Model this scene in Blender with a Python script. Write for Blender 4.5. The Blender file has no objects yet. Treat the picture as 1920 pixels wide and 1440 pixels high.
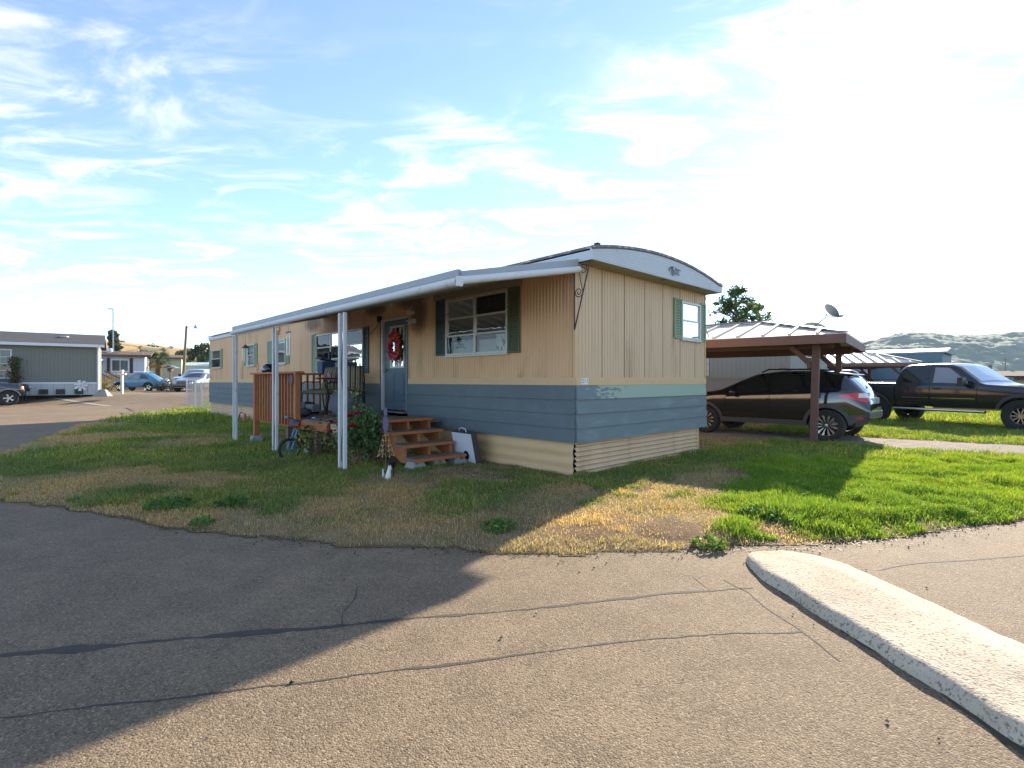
import bpy, math, random
import numpy as np
from mathutils import Vector, Matrix
random.seed(7); RNG = np.random.default_rng(7)
SC = bpy.context.scene; COL = SC.collection
R = math.radians

# ------------------------------------------------------------------ camera, sky, sun, exposure
F_PX, HY, EYE = 969.0, 714.0, 1.31
cam_d = bpy.data.cameras.new('camera'); cam = bpy.data.objects.new('camera', cam_d); COL.objects.link(cam)
cam_d.sensor_width = 36.0; cam_d.lens = 36.0 * F_PX / 1920.0
cam_d.clip_start = 0.05; cam_d.clip_end = 20000
cam_d.shift_y = -(720.0 - HY) / 1920.0
cam.location = (0, 0, EYE); cam.rotation_euler = (R(90), 0, 0)
SC.camera = cam

SUN_AZ, SUN_EL = R(33.9), R(22.5)         # azimuth to the right of the view axis (+Y)
SKY_STRENGTH = 0.082
world = bpy.data.worlds.new('World'); SC.world = world; world.use_nodes = True
def build_world():
    nt = world.node_tree; N = nt.nodes; L = nt.links; N.clear()
    out = N.new('ShaderNodeOutputWorld'); bg = N.new('ShaderNodeBackground'); L.new(bg.outputs[0], out.inputs[0])
    sky = N.new('ShaderNodeTexSky'); sky.sky_type = 'NISHITA'; sky.sun_disc = False
    sky.sun_elevation = SUN_EL; sky.sun_rotation = SUN_AZ
    sky.altitude = 1200; sky.air_density = 0.8; sky.dust_density = 0.12; sky.ozone_density = 3.0
    bg.inputs[1].default_value = SKY_STRENGTH
    # thin cirrus laid on a flat layer high above: direction / height, so the streaks shrink to the horizon
    tc = N.new('ShaderNodeTexCoord'); sep = N.new('ShaderNodeSeparateXYZ'); L.new(tc.outputs['Generated'], sep.inputs[0])
    mz = N.new('ShaderNodeMath'); mz.operation = 'MAXIMUM'; mz.inputs[1].default_value = 0.02; L.new(sep.outputs[2], mz.inputs[0])
    az = N.new('ShaderNodeMath'); az.operation = 'ADD'; az.inputs[1].default_value = 0.10; L.new(mz.outputs[0], az.inputs[0])
    def div(a):
        d = N.new('ShaderNodeMath'); d.operation = 'DIVIDE'; L.new(a, d.inputs[0]); L.new(az.outputs[0], d.inputs[1]); return d.outputs[0]
    comb = N.new('ShaderNodeCombineXYZ'); L.new(div(sep.outputs[0]), comb.inputs[0]); L.new(div(sep.outputs[1]), comb.inputs[1])
    def noise(scale, rot, stretch, det, dist, loc):
        mp = N.new('ShaderNodeMapping'); mp.inputs['Rotation'].default_value = (0, 0, R(rot)); mp.inputs['Scale'].default_value = (stretch, 1, 1); mp.inputs['Location'].default_value = loc
        L.new(comb.outputs[0], mp.inputs[0])
        n = N.new('ShaderNodeTexNoise'); n.inputs['Scale'].default_value = scale; n.inputs['Detail'].default_value = det
        n.inputs['Roughness'].default_value = 0.62; n.inputs['Distortion'].default_value = dist; L.new(mp.outputs[0], n.inputs[0]); return n.outputs[0]
    def ramp(v, a, b):
        r = N.new('ShaderNodeMapRange'); r.interpolation_type = 'SMOOTHSTEP'; r.inputs[1].default_value = a; r.inputs[2].default_value = b; L.new(v, r.inputs[0]); return r.outputs[0]
    def mul(a, b):
        m = N.new('ShaderNodeMath'); m.operation = 'MULTIPLY'
        for i, v in enumerate((a, b)):
            if isinstance(v, float): m.inputs[i].default_value = v
            else: L.new(v, m.inputs[i])
        return m.outputs[0]
    def mx(a, b):
        m = N.new('ShaderNodeMath'); m.operation = 'MAXIMUM'; L.new(a, m.inputs[0]); L.new(b, m.inputs[1]); return m.outputs[0]
    streak = ramp(noise(4.2, 35, 0.48, 13.0, 0.8, (3.4, 1.2, 0)), 0.44, 0.76)
    patch = ramp(noise(0.9, 20, 0.8, 4.0, 0.2, (0.4, 5.2, 0)), 0.30, 0.58)
    cirrus = mul(streak, patch)
    puffs = mul(ramp(noise(5.2, 0, 0.5, 7.0, 0.3, (7.0, 2.2, 0)), 0.56, 0.70), ramp(noise(1.1, 0, 1.0, 2.0, 0.0, (1.0, 9.0, 0)), 0.50, 0.60))
    low = ramp(sep.outputs[2], 0.30, 0.12)
    veil = N.new('ShaderNodeMath'); veil.operation = 'ADD'; veil.inputs[1].default_value = 0.07      # thin even cirrostratus over the whole sky
    L.new(mul(mx(mul(cirrus, 0.80), mul(mul(puffs, low), 0.80)), ramp(sep.outputs[2], 0.01, 0.06)), veil.inputs[0]); mask = veil.outputs[0]
    # clouds scatter the light of the sky around them, only whiter and brighter
    bw = N.new('ShaderNodeRGBToBW'); L.new(sky.outputs[0], bw.inputs[0])
    val = N.new('ShaderNodeMath'); val.operation = 'MULTIPLY_ADD'; val.inputs[1].default_value = 1.0; val.inputs[2].default_value = 2.4; L.new(bw.outputs[0], val.inputs[0])
    cc = N.new('ShaderNodeCombineColor')
    for i, k in enumerate((1.03, 1.0, 0.97)): L.new(mul(val.outputs[0], k), cc.inputs[i])
    mix = N.new('ShaderNodeMix'); mix.data_type = 'RGBA'; L.new(mask, mix.inputs[0]); L.new(sky.outputs[0], mix.inputs[6]); L.new(cc.outputs[0], mix.inputs[7])
    L.new(mix.outputs[2], bg.inputs[0])
build_world()
sun_d = bpy.data.lights.new('sun', 'SUN'); sun = bpy.data.objects.new('sun', sun_d); COL.objects.link(sun)
sun_d.energy = 3.1; sun_d.angle = R(0.6); sun_d.color = (1.0, 0.87, 0.70)
_d = Vector((math.sin(SUN_AZ) * math.cos(SUN_EL), math.cos(SUN_AZ) * math.cos(SUN_EL), math.sin(SUN_EL)))
sun.rotation_euler = (-_d).to_track_quat('-Z', 'Y').to_euler(); sun.location = _d * 60
SC.view_settings.view_transform = 'Standard'; SC.view_settings.look = 'None'; SC.view_settings.gamma = 1.0
SC.view_settings.exposure = 2.27; SC.view_settings.use_curve_mapping = False
SC.cycles.use_denoising = True; SC.cycles.max_bounces = 8; SC.cycles.transparent_max_bounces = 12
SC.cycles.volume_bounces = 1; SC.cycles.sample_clamp_indirect = 6.0

# ------------------------------------------------------------------ helpers
def tag(o, label=None, cat=None, group=None, kind=None):
    if label: o['label'] = label
    if cat: o['category'] = cat
    if group: o['group'] = group
    if kind: o['kind'] = kind
    return o
def empty(name, loc=(0, 0, 0), rz=0.0, label=None, cat=None, group=None):
    o = bpy.data.objects.new(name, None); COL.objects.link(o); o.location = loc; o.rotation_euler = (0, 0, rz)
    o.empty_display_size = 0.1
    return tag(o, label, cat, group)
def copy_tree(o, parent=None):
    c = o.copy(); COL.objects.link(c); c.parent = parent
    for ch in o.children: copy_tree(ch, c)
    return c
class MB:
    def __init__(s): s.v = []; s.f = []
    def add(s, vs, fs, M=None):
        b = len(s.v)
        s.v += [tuple(M @ Vector(p)) for p in vs] if M is not None else [tuple(p) for p in vs]
        s.f += [tuple(i + b for i in f) for f in fs]; return s
    def box(s, a, b, M=None):
        (x0, y0, z0), (x1, y1, z1) = a, b
        vs = [(x0,y0,z0),(x1,y0,z0),(x1,y1,z0),(x0,y1,z0),(x0,y0,z1),(x1,y0,z1),(x1,y1,z1),(x0,y1,z1)]
        return s.add(vs, [(0,3,2,1),(4,5,6,7),(0,1,5,4),(1,2,6,5),(2,3,7,6),(3,0,4,7)], M)
    def quad(s, a, b, c, d, M=None): return s.add([a, b, c, d], [(0, 1, 2, 3)], M)
    def prism(s, poly, d, M=None):
        # poly: list of 3-D points in one plane, d: extrusion vector
        n = len(poly); d = Vector(d); P = [Vector(p) for p in poly]
        return s.add(P + [p + d for p in P], [tuple(range(n - 1, -1, -1)), tuple(range(n, 2 * n))] + [(i, (i + 1) % n, n + (i + 1) % n, n + i) for i in range(n)], M)
    def bar(s, p, q, w, h=None, up=(0, 0, 1), M=None):
        h = h or w; p = Vector(p); q = Vector(q); d = (q - p).normalized(); up = Vector(up)
        if abs(d.dot(up)) > 0.98: up = Vector((1, 0, 0))
        x = d.cross(up).normalized() * (w / 2); y = x.cross(d).normalized() * (h / 2)
        vs = [p - x - y, p + x - y, p + x + y, p - x + y, q - x - y, q + x - y, q + x + y, q - x + y]
        return s.add(vs, [(0,3,2,1),(4,5,6,7),(0,1,5,4),(1,2,6,5),(2,3,7,6),(3,0,4,7)], M)
    def tube(s, pts, r, seg=8, closed=False, M=None):
        P = [Vector(p) for p in pts]; n = len(P); rs = r if isinstance(r, (list, tuple)) else [r] * n
        vs = []; last = None
        for i in range(n):
            if closed: d = P[(i + 1) % n] - P[i - 1]
            else: d = P[min(i + 1, n - 1)] - P[max(i - 1, 0)]
            d = d.normalized() if d.length > 1e-9 else Vector((0, 0, 1))
            if last is None: a = d.orthogonal().normalized()
            else:
                a = last - d * last.dot(d); a = a.normalized() if a.length > 1e-6 else d.orthogonal().normalized()
            last = a; b = d.cross(a)
            for k in range(seg):
                t = 2 * math.pi * k / seg; vs.append(P[i] + (a * math.cos(t) + b * math.sin(t)) * rs[i])
        fs = []
        m = n if closed else n - 1
        for i in range(m):
            for k in range(seg):
                j = (i + 1) % n; k2 = (k + 1) % seg
                fs.append((i * seg + k, i * seg + k2, j * seg + k2, j * seg + k))
        if not closed:
            fs.append(tuple(range(seg - 1, -1, -1))); fs.append(tuple((n - 1) * seg + k for k in range(seg)))
        return s.add(vs, fs, M)
    def lathe(s, prof, seg=20, M=None, closed=False, caps=True):
        # prof: (r, h) pairs about +Z; closed joins the last pair to the first (a ring such as a tyre)
        vs = [(r * math.cos(2 * math.pi * k / seg), r * math.sin(2 * math.pi * k / seg), h) for r, h in prof for k in range(seg)]
        fs = []
        n = len(prof)
        for i in range(n if closed else n - 1):
            j = (i + 1) % n
            for k in range(seg): fs.append((i * seg + k, i * seg + (k + 1) % seg, j * seg + (k + 1) % seg, j * seg + k))
        if not closed and caps:
            if prof[0][0] > 1e-6: fs.append(tuple(range(seg - 1, -1, -1)))
            if prof[-1][0] > 1e-6: fs.append(tuple((n - 1) * seg + k for k in range(seg)))
        return s.add(vs, fs, M)
    def ball(s, c, r, seg=10, rings=7, sc=(1, 1, 1)):
        vs = []; fs = []
        for i in range(rings + 1):
            t = math.pi * i / rings
            for k in range(seg):
                p = 2 * math.pi * k / seg
                vs.append((c[0] + r * sc[0] * math.sin(t) * math.cos(p), c[1] + r * sc[1] * math.sin(t) * math.sin(p), c[2] + r * sc[2] * math.cos(t)))
        for i in range(rings):
            for k in range(seg): fs.append((i * seg + k, (i + 1) * seg + k, (i + 1) * seg + (k + 1) % seg, i * seg + (k + 1) % seg))
        return s.add(vs, fs)
    def build(s, name, mat, parent=None, smooth=False, bevel=0, label=None, cat=None, group=None, kind=None, loc=None):
        me = bpy.data.meshes.new(name); me.from_pydata(s.v, [], s.f)
        import bmesh
        bm = bmesh.new(); bm.from_mesh(me); bmesh.ops.recalc_face_normals(bm, faces=bm.faces); bm.to_mesh(me); bm.free()
        if smooth:
            me.polygons.foreach_set('use_smooth', [True] * len(me.polygons))
            if smooth != 'all':
                try: me.set_sharp_from_angle(angle=R(smooth if smooth is not True else 40))
                except Exception: pass
        me.materials.append(mat)
        o = bpy.data.objects.new(name, me); COL.objects.link(o); o.parent = parent
        if loc: o.location = loc
        if bevel:
            m = o.modifiers.new('bevel', 'BEVEL'); m.width = bevel; m.segments = 2; m.limit_method = 'ANGLE'; m.angle_limit = R(35)
        return tag(o, label, cat, group, kind)
def mesh_np(name, V, loops, starts, totals, mat, parent=None, colors=None, smooth=False, **kw):
    me = bpy.data.meshes.new(name); nv = len(V)
    me.vertices.add(nv); me.vertices.foreach_set('co', np.asarray(V, np.float32).ravel())
    me.loops.add(len(loops)); me.loops.foreach_set('vertex_index', np.asarray(loops, np.int32))
    me.polygons.add(len(starts)); me.polygons.foreach_set('loop_start', np.asarray(starts, np.int32)); me.polygons.foreach_set('loop_total', np.asarray(totals, np.int32))
    if smooth: me.polygons.foreach_set('use_smooth', np.ones(len(starts), bool))
    if colors is not None:
        at = me.color_attributes.new('col', 'FLOAT_COLOR', 'POINT'); c = np.ones((nv, 4), np.float32); c[:, :3] = colors; at.data.foreach_set('color', c.ravel())
    me.update(calc_edges=True); me.validate()
    me.materials.append(mat)
    o = bpy.data.objects.new(name, me); COL.objects.link(o); o.parent = parent
    return tag(o, **kw)

def vnoise(x, y, seed=0):
    xi = np.floor(x).astype(np.int64); yi = np.floor(y).astype(np.int64); xf = x - xi; yf = y - yi
    def h(a, b):
        n = (a * 374761393 + b * 668265263 + seed * 1442695041) & 0x7fffffff
        n = ((n ^ (n >> 13)) * 1274126177) & 0x7fffffff
        return ((n ^ (n >> 16)) & 0xffff) / 65535.0
    u = xf * xf * (3 - 2 * xf); v = yf * yf * (3 - 2 * yf)
    return (h(xi, yi) * (1 - u) + h(xi + 1, yi) * u) * (1 - v) + (h(xi, yi + 1) * (1 - u) + h(xi + 1, yi + 1) * u) * v
def fbm(x, y, seed=0, oct=4, gain=0.5):
    x = np.asarray(x, float); y = np.asarray(y, float); t = 0; a = 1; s = 0
    for i in range(oct): t = t + a * vnoise(x * 2 ** i + 17 * i, y * 2 ** i - 9 * i, seed + i); s += a; a *= gain
    return t / s
def sstep(a, b, x):
    t = np.clip((np.asarray(x, float) - a) / (b - a), 0, 1); return t * t * (3 - 2 * t)

# ------------------------------------------------------------------ materials
MATS = {}
def mat(name, col, rough=0.65, metal=0.0, var=0.12, vscale=3.0, bump=0.0, bscale=60.0, col2=None, c2=(0.55, 0.7), c2scale=2.0, coat=0.0, spec=0.5, stretch=(1, 1, 1), trans=0.0, bdist=0.004):
    if name in MATS: return MATS[name]
    m = bpy.data.materials.new(name); m.use_nodes = True; nt = m.node_tree; N = nt.nodes; L = nt.links
    b = N['Principled BSDF']; b.inputs['Roughness'].default_value = rough; b.inputs['Metallic'].default_value = metal
    b.inputs['Coat Weight'].default_value = coat; b.inputs['Coat Roughness'].default_value = 0.05
    b.inputs['Specular IOR Level'].default_value = spec
    tc = N.new('ShaderNodeTexCoord'); mp = N.new('ShaderNodeMapping'); mp.inputs['Scale'].default_value = stretch; L.new(tc.outputs['Object'], mp.inputs[0])
    def noise(sc, det=4.0):
        n = N.new('ShaderNodeTexNoise'); n.inputs['Scale'].default_value = sc; n.inputs['Detail'].default_value = det; n.inputs['Roughness'].default_value = 0.6; L.new(mp.outputs[0], n.inputs[0]); return n.outputs[0]
    def mixc(f, a, bcol, blend='MIX'):
        x = N.new('ShaderNodeMix'); x.data_type = 'RGBA'; x.blend_type = blend
        if isinstance(f, float): x.inputs[0].default_value = f
        else: L.new(f, x.inputs[0])
        for i, v in ((6, a), (7, bcol)):
            if isinstance(v, (tuple, list)): x.inputs[i].default_value = (*v[:3], 1)
            else: L.new(v, x.inputs[i])
        return x.outputs[2]
    c = tuple(col)
    if var > 0:
        c = mixc(noise(vscale), tuple(v * (1 - var) for v in col), tuple(min(1, v * (1 + var)) for v in col))
    if col2 is not None:
        r = N.new('ShaderNodeMapRange'); r.interpolation_type = 'SMOOTHSTEP'; r.inputs[1].default_value = c2[0]; r.inputs[2].default_value = c2[1]; L.new(noise(c2scale, 7.0), r.inputs[0])
        c = mixc(r.outputs[0], c, tuple(col2))
    if isinstance(c, tuple): b.inputs['Base Color'].default_value = (*c, 1)
    else: L.new(c, b.inputs['Base Color'])
    if bump > 0:
        bn = N.new('ShaderNodeBump'); bn.inputs['Strength'].default_value = bump; bn.inputs['Distance'].default_value = bdist; L.new(noise(bscale, 3.0), bn.inputs['Height']); L.new(bn.outputs[0], b.inputs['Normal'])
    if trans > 0:
        t = N.new('ShaderNodeBsdfTranslucent'); ms = N.new('ShaderNodeMixShader'); ms.inputs[0].default_value = trans
        if isinstance(c, tuple): t.inputs[0].default_value = (*c, 1)
        else: L.new(c, t.inputs[0])
        L.new(b.outputs[0], ms.inputs[1]); L.new(t.outputs[0], ms.inputs[2]); L.new(ms.outputs[0], N['Material Output'].inputs[0])
    MATS[name] = m; m['_c'] = 1
    return m
def attr_mat(name, trans=0.35, rough=0.6, hue=0.0):
    # colour of every leaf or blade stored on the mesh itself
    m = bpy.data.materials.new(name); m.use_nodes = True; N = m.node_tree.nodes; L = m.node_tree.links; b = N['Principled BSDF']
    a = N.new('ShaderNodeAttribute'); a.attribute_name = 'col'; L.new(a.outputs['Color'], b.inputs['Base Color']); b.inputs['Roughness'].default_value = rough; b.inputs['Specular IOR Level'].default_value = 0.25
    t = N.new('ShaderNodeBsdfTranslucent'); ms = N.new('ShaderNodeMixShader'); ms.inputs[0].default_value = trans
    hs = N.new('ShaderNodeMix'); hs.data_type = 'RGBA'; hs.blend_type = 'MULTIPLY'; hs.inputs[0].default_value = 1.0; hs.inputs[7].default_value = (1.25, 1.15, 0.5, 1); L.new(a.outputs['Color'], hs.inputs[6]); L.new(hs.outputs[2], t.inputs[0])
    L.new(b.outputs[0], ms.inputs[1]); L.new(t.outputs[0], ms.inputs[2]); L.new(ms.outputs[0], N['Material Output'].inputs[0])
    return m
def glass_mat(name, tint=(0.75, 0.8, 0.8), boost=1.7):
    m = bpy.data.materials.new(name); m.use_nodes = True; N = m.node_tree.nodes; L = m.node_tree.links; N.remove(N['Principled BSDF'])
    fr = N.new('ShaderNodeFresnel'); fr.inputs[0].default_value = boost
    t = N.new('ShaderNodeBsdfTransparent'); t.inputs[0].default_value = (*tint, 1)
    g = N.new('ShaderNodeBsdfGlossy'); g.inputs['Roughness'].default_value = 0.02
    tc = N.new('ShaderNodeTexCoord'); nz = N.new('ShaderNodeTexNoise'); nz.inputs['Scale'].default_value = 2.5; L.new(tc.outputs['Object'], nz.inputs[0])
    bp = N.new('ShaderNodeBump'); bp.inputs['Strength'].default_value = 0.12; bp.inputs['Distance'].default_value = 0.02; L.new(nz.outputs[0], bp.inputs['Height']); L.new(bp.outputs[0], g.inputs['Normal'])
    ms = N.new('ShaderNodeMixShader'); L.new(fr.outputs[0], ms.inputs[0]); L.new(t.outputs[0], ms.inputs[1]); L.new(g.outputs[0], ms.inputs[2]); L.new(ms.outputs[0], N['Material Output'].inputs[0])
    return m
GLASS = glass_mat('window glass', boost=1.5); DKGLASS = mat('tinted car glass', (0.012, 0.014, 0.016), 0.03, var=0, spec=0.8)

# ------------------------------------------------------------------ ground
def rise(x, y):   # the land steps up half a metre beyond the side street on the left
    return 0.5 * sstep(26, 31.5, y) * sstep(-4, -11, x)
def pixel_ground(px, py, z=0.0):
    Y = F_PX * (EYE - z) / (py - HY); return ((px - 960.0) / F_PX * Y, Y)

def asphalt_mat(name, base, speck):
    m = bpy.data.materials.new(name); m.use_nodes = True; N = m.node_tree.nodes; L = m.node_tree.links; b = N['Principled BSDF']
    tc = N.new('ShaderNodeTexCoord')
    def noise(s, d=3.0, r=0.6):
        n = N.new('ShaderNodeTexNoise'); n.inputs['Scale'].default_value = s; n.inputs['Detail'].default_value = d; n.inputs['Roughness'].default_value = r; L.new(tc.outputs['Object'], n.inputs[0]); return n.outputs[0]
    def rng(v, a, c, lo=0.0, hi=1.0):
        r = N.new('ShaderNodeMapRange'); r.inputs[1].default_value = a; r.inputs[2].default_value = c; r.inputs[3].default_value = lo; r.inputs[4].default_value = hi; L.new(v, r.inputs[0]); return r.outputs[0]
    def mixc(f, a, c, blend='MIX'):
        x = N.new('ShaderNodeMix'); x.data_type = 'RGBA'; x.blend_type = blend; L.new(f, x.inputs[0])
        for i, v in ((6, a), (7, c)):
            if isinstance(v, tuple): x.inputs[i].default_value = (*v, 1)
            else: L.new(v, x.inputs[i])
        return x.outputs[2]
    vo = N.new('ShaderNodeTexVoronoi'); vo.inputs['Scale'].default_value = 125; L.new(tc.outputs['Object'], vo.inputs[0])
    vs = N.new('ShaderNodeTexVoronoi'); vs.inputs['Scale'].default_value = 230; L.new(tc.outputs['Object'], vs.inputs[0])
    sep = N.new('ShaderNodeSeparateColor'); L.new(vo.outputs['Color'], sep.inputs[0])
    sep2 = N.new('ShaderNodeSeparateColor'); L.new(vs.outputs['Color'], sep2.inputs[0])
    c = mixc(rng(noise(0.7, 5), 0.36, 0.64), tuple(v * 0.80 for v in base), tuple(v * 1.16 for v in base))
    c = mixc(rng(noise(3.1, 6), 0.42, 0.66), c, tuple(v * 0.72 for v in base))
    c = mixc(rng(noise(0.33, 7, 0.7), 0.52, 0.66, 0, 0.7), c, tuple(v * 0.62 for v in base))
    c = mixc(rng(noise(1.3, 9, 0.75), 0.60, 0.70, 0, 0.6), c, tuple(v * 0.50 for v in base))
    c = mixc(rng(sep.outputs[0], 0.80, 0.90, 0, 0.75), c, speck)
    c = mixc(rng(sep.outputs[1], 0.72, 0.88, 0, 0.70), c, tuple(v * 0.35 for v in base))
    c = mixc(rng(sep2.outputs[0], 0.82, 0.9, 0, 0.5), c, tuple(v * 1.15 for v in speck))
    L.new(c, b.inputs['Base Color']); b.inputs['Roughness'].default_value = 0.88; b.inputs['Specular IOR Level'].default_value = 0.3
    add = N.new('ShaderNodeMath'); add.operation = 'MULTIPLY_ADD'; add.inputs[1].default_value = -1.0; L.new(vo.outputs['Distance'], add.inputs[0]); L.new(noise(220, 2), add.inputs[2])
    bp = N.new('ShaderNodeBump'); bp.inputs['Strength'].default_value = 0.6; bp.inputs['Distance'].default_value = 0.005; L.new(add.outputs[0], bp.inputs['Height']); L.new(bp.outputs[0], b.inputs['Normal'])
    return m
ASPHALT = asphalt_mat('worn asphalt', (0.198, 0.145, 0.090), (0.31, 0.235, 0.15))
TAR = mat('bitumen crack sealer', (0.052, 0.043, 0.034), 0.9, var=0.5, vscale=12, bump=0.4, bscale=90)
EARTH = mat('bare dry earth', (0.17, 0.125, 0.078), 0.95, var=0.3, vscale=0.8, bump=0.8, bscale=9, col2=(0.10, 0.11, 0.045), c2=(0.5, 0.62), c2scale=0.25)
CONC = mat('weathered concrete', (0.30, 0.27, 0.22), 0.9, var=0.2, vscale=6, bump=0.5, bscale=70)

def grid_sheet(name, x0, x1, y0, y1, nx, ny, zf, mat_, keep=None, colors=None, **kw):
    xs = np.linspace(x0, x1, nx + 1); ys = np.linspace(y0, y1, ny + 1); X, Y = np.meshgrid(xs, ys)
    V = np.stack([X.ravel(), Y.ravel(), zf(X, Y).ravel()], 1)
    i = np.arange(nx * ny); r = i // nx; c = i % nx; a = r * (nx + 1) + c
    Q = np.stack([a, a + 1, a + nx + 2, a + nx + 1], 1)
    if keep is not None:
        cx = V[Q].mean(1); Q = Q[keep(cx[:, 0], cx[:, 1])]
    return mesh_np(name, V, Q.ravel(), np.arange(len(Q)) * 4, np.full(len(Q), 4), mat_, colors=None if colors is None else colors(V[:, 0], V[:, 1]), smooth=True, **kw)

# far ground to the horizon, carrying the step in the land; it lies a hand below the street and lawns
def far_z(x, y): return rise(x, y) - 0.06
grid_sheet('ground', -120, 140, -40, 140, 130, 90, far_z, EARTH, kind='structure')
g = MB()
for (x0, x1, y0, y1) in ((-1400, -120, -600, 2300), (140, 2700, -600, 2300), (-120, 140, 140, 2300), (-120, 140, -600, -40)):
    zz = -0.06
    g.quad((x0, y0, zz + (0.5 if x1 <= -120 else 0)), (x1, y0, zz + (0.5 if x1 <= -120 else 0)), (x1, y1, zz + (0.5 if x1 <= -120 else 0)), (x0, y1, zz + (0.5 if x1 <= -120 else 0)))
g.build('ground', EARTH, kind='structure')
grid_sheet('road', -70, 16, -12, 48, 172, 120, lambda x, y: rise(x, y) + 0.0, ASPHALT, kind='structure')

# lawn outline on the street side, read off the edge of the asphalt
LAWN_EDGE = [(-16.2, 26.0), (-15.93, 24.89), (-14.89, 19.23), (-12.8, 15.2), (-11.15, 12.57), (-9.9, 10.4), (-9.25, 9.33), (-8.9, 8.4), (-8.6, 7.6), (-7.6, 6.75), (-5.69, 5.74), (-4.3, 5.12),
             (-3.19, 4.68), (-2.2, 4.34), (-1.36, 4.11), (-0.24, 3.92), (0.8, 3.92), (1.75, 4.0), (2.4, 4.12), (3.19, 4.29), (4.0, 4.55), (4.82, 4.86), (7.0, 5.7), (11, 7.2), (18, 10)]
def poly_dist(px, py):
    """signed distance to the street edge: positive on the lawn side"""
    P = np.array(LAWN_EDGE); best = np.full(px.shape, 1e9); sign = np.ones(px.shape)
    for (ax, ay), (bx, by) in zip(P[:-1], P[1:]):
        dx, dy = bx - ax, by - ay; t = np.clip(((px - ax) * dx + (py - ay) * dy) / (dx * dx + dy * dy), 0, 1)
        ex, ey = px - (ax + t * dx), py - (ay + t * dy); d = np.hypot(ex, ey); cr = dx * (py - ay) - dy * (px - ax)
        m = d < best; best = np.where(m, d, best); sign = np.where(m, np.sign(cr), sign)
    return best * sign
HC = np.array([0.839, 6.83]); HU = np.array([-0.68850, 0.72524]); HU /= np.hypot(*HU); HN = np.array([-HU[1], HU[0]]); HW = -HN
HOUSE_RZ = math.atan2(HU[1], HU[0])
def house_xy(s, n): p = HC + HU * s + HN * n; return float(p[0]), float(p[1])
def house_local(x, y):
    dx, dy = x - HC[0], y - HC[1]; return dx * HU[0] + dy * HU[1], dx * HN[0] + dy * HN[1]
def in_house(x, y):
    s, n = house_local(x, y); return (s > 0.0) & (s < 18.3) & (n < 0.0) & (n > -3.66)
# the gravel drive that runs under the parked crossover, and the wheel track beside it
def drive_mask(x, y):
    # the strip runs from the carport towards the street on the right
    d = np.array([0.80, -0.60]); o = np.array([6.9, 11.2]); nn = np.array([0.60, 0.80])
    t = (x - o[0]) * d[0] + (y - o[1]) * d[1]; q = (x - o[0]) * nn[0] + (y - o[1]) * nn[1]
    return sstep(1.15, 0.95, np.abs(q + 0.0 + 0.25 * (fbm(x * 1.5, y * 1.5, 5) - 0.5))) * sstep(-9.5, -9.0, t)
def edge_d(x, y): return poly_dist(x, y) + 0.22 * (fbm(x * 2.2, y * 2.2, 31) - 0.5) + 0.10 * (fbm(x * 9, y * 9, 32) - 0.5)
def lush(x, y):
    """how green and thick the grass stands, 0 straw .. 1 lush"""
    x = np.asarray(x, float); y = np.asarray(y, float)
    e = poly_dist(x, y); n1 = fbm(x * 0.75, y * 0.75, 3, 4); n2 = fbm(x * 2.6, y * 2.6, 8, 4); n3 = fbm(x * 0.35 + 5, y * 0.9, 12, 3)
    s, n = house_local(x, y)
    left = sstep(0.22, 0.78, 0.55 * n1 + 0.35 * n2 + 0.25 * n3 - 0.05 + 0.16 * sstep(0.6, 2.5, e))
    left = left * sstep(0.10, 0.9, e + 1.1 * (n2 - 0.45)) * (0.42 + 0.58 * sstep(0.3, 0.6, n1))
    right = sstep(0.18, 0.42, 0.6 * n1 + 0.4 * n2) * (0.35 + 0.65 * sstep(0.05, 0.5, e + 0.7 * (n2 - 0.5)))
    # the scorched patch in front of the house end and the green wedge of clover to the right of it
    k = sstep(1.6, 2.7, x - 0.55 * (y - 5.0) + 1.2 * (n2 - 0.5) + 0.8 * (n1 - 0.5))
    near_end = sstep(1.15, 0.35, np.abs(s) if np.isscalar(s) else np.where(s < 0, -s, 9) + 0.9 * (n2 - 0.5)) * (n < 0.4) * (n > -5.0)
    dry = sstep(-0.9, 0.2, x + 0.6 * (n1 - 0.5) - 0.35 * (y - 4.2)) * (1 - k)
    g = left * (1 - k) + right * k
    g = g * (1 - 0.90 * dry * (1 - np.clip(near_end, 0, 1)))
    g = np.maximum(g, np.clip(near_end, 0, 1) * 0.9)
    tuft = sstep(0.60, 0.70, n2) * sstep(0.30, 0.50, n1); g = np.maximum(g, 0.75 * tuft)
    worn = sstep(0.9, 0.45, np.hypot((s - 1.0) / 1.1, (n - 0.95) / 0.5)) ; g = g * (1 - worn)
    under = ((s > 2.6) & (s < 7.2) & (n > 0) & (n < 1.35)); g = np.where(under, g * 0.15, g)
    return np.clip(g * (1 - drive_mask(x, y)), 0, 1)
def lawn_z(x, y):
    d = edge_d(x, y)
    return rise(x, y) + 0.004 + 0.035 * sstep(0.0, 0.35, d) + 0.03 * (fbm(x * 1.1, y * 1.1, 40) - 0.5) * sstep(0.1, 0.9, d)
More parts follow.
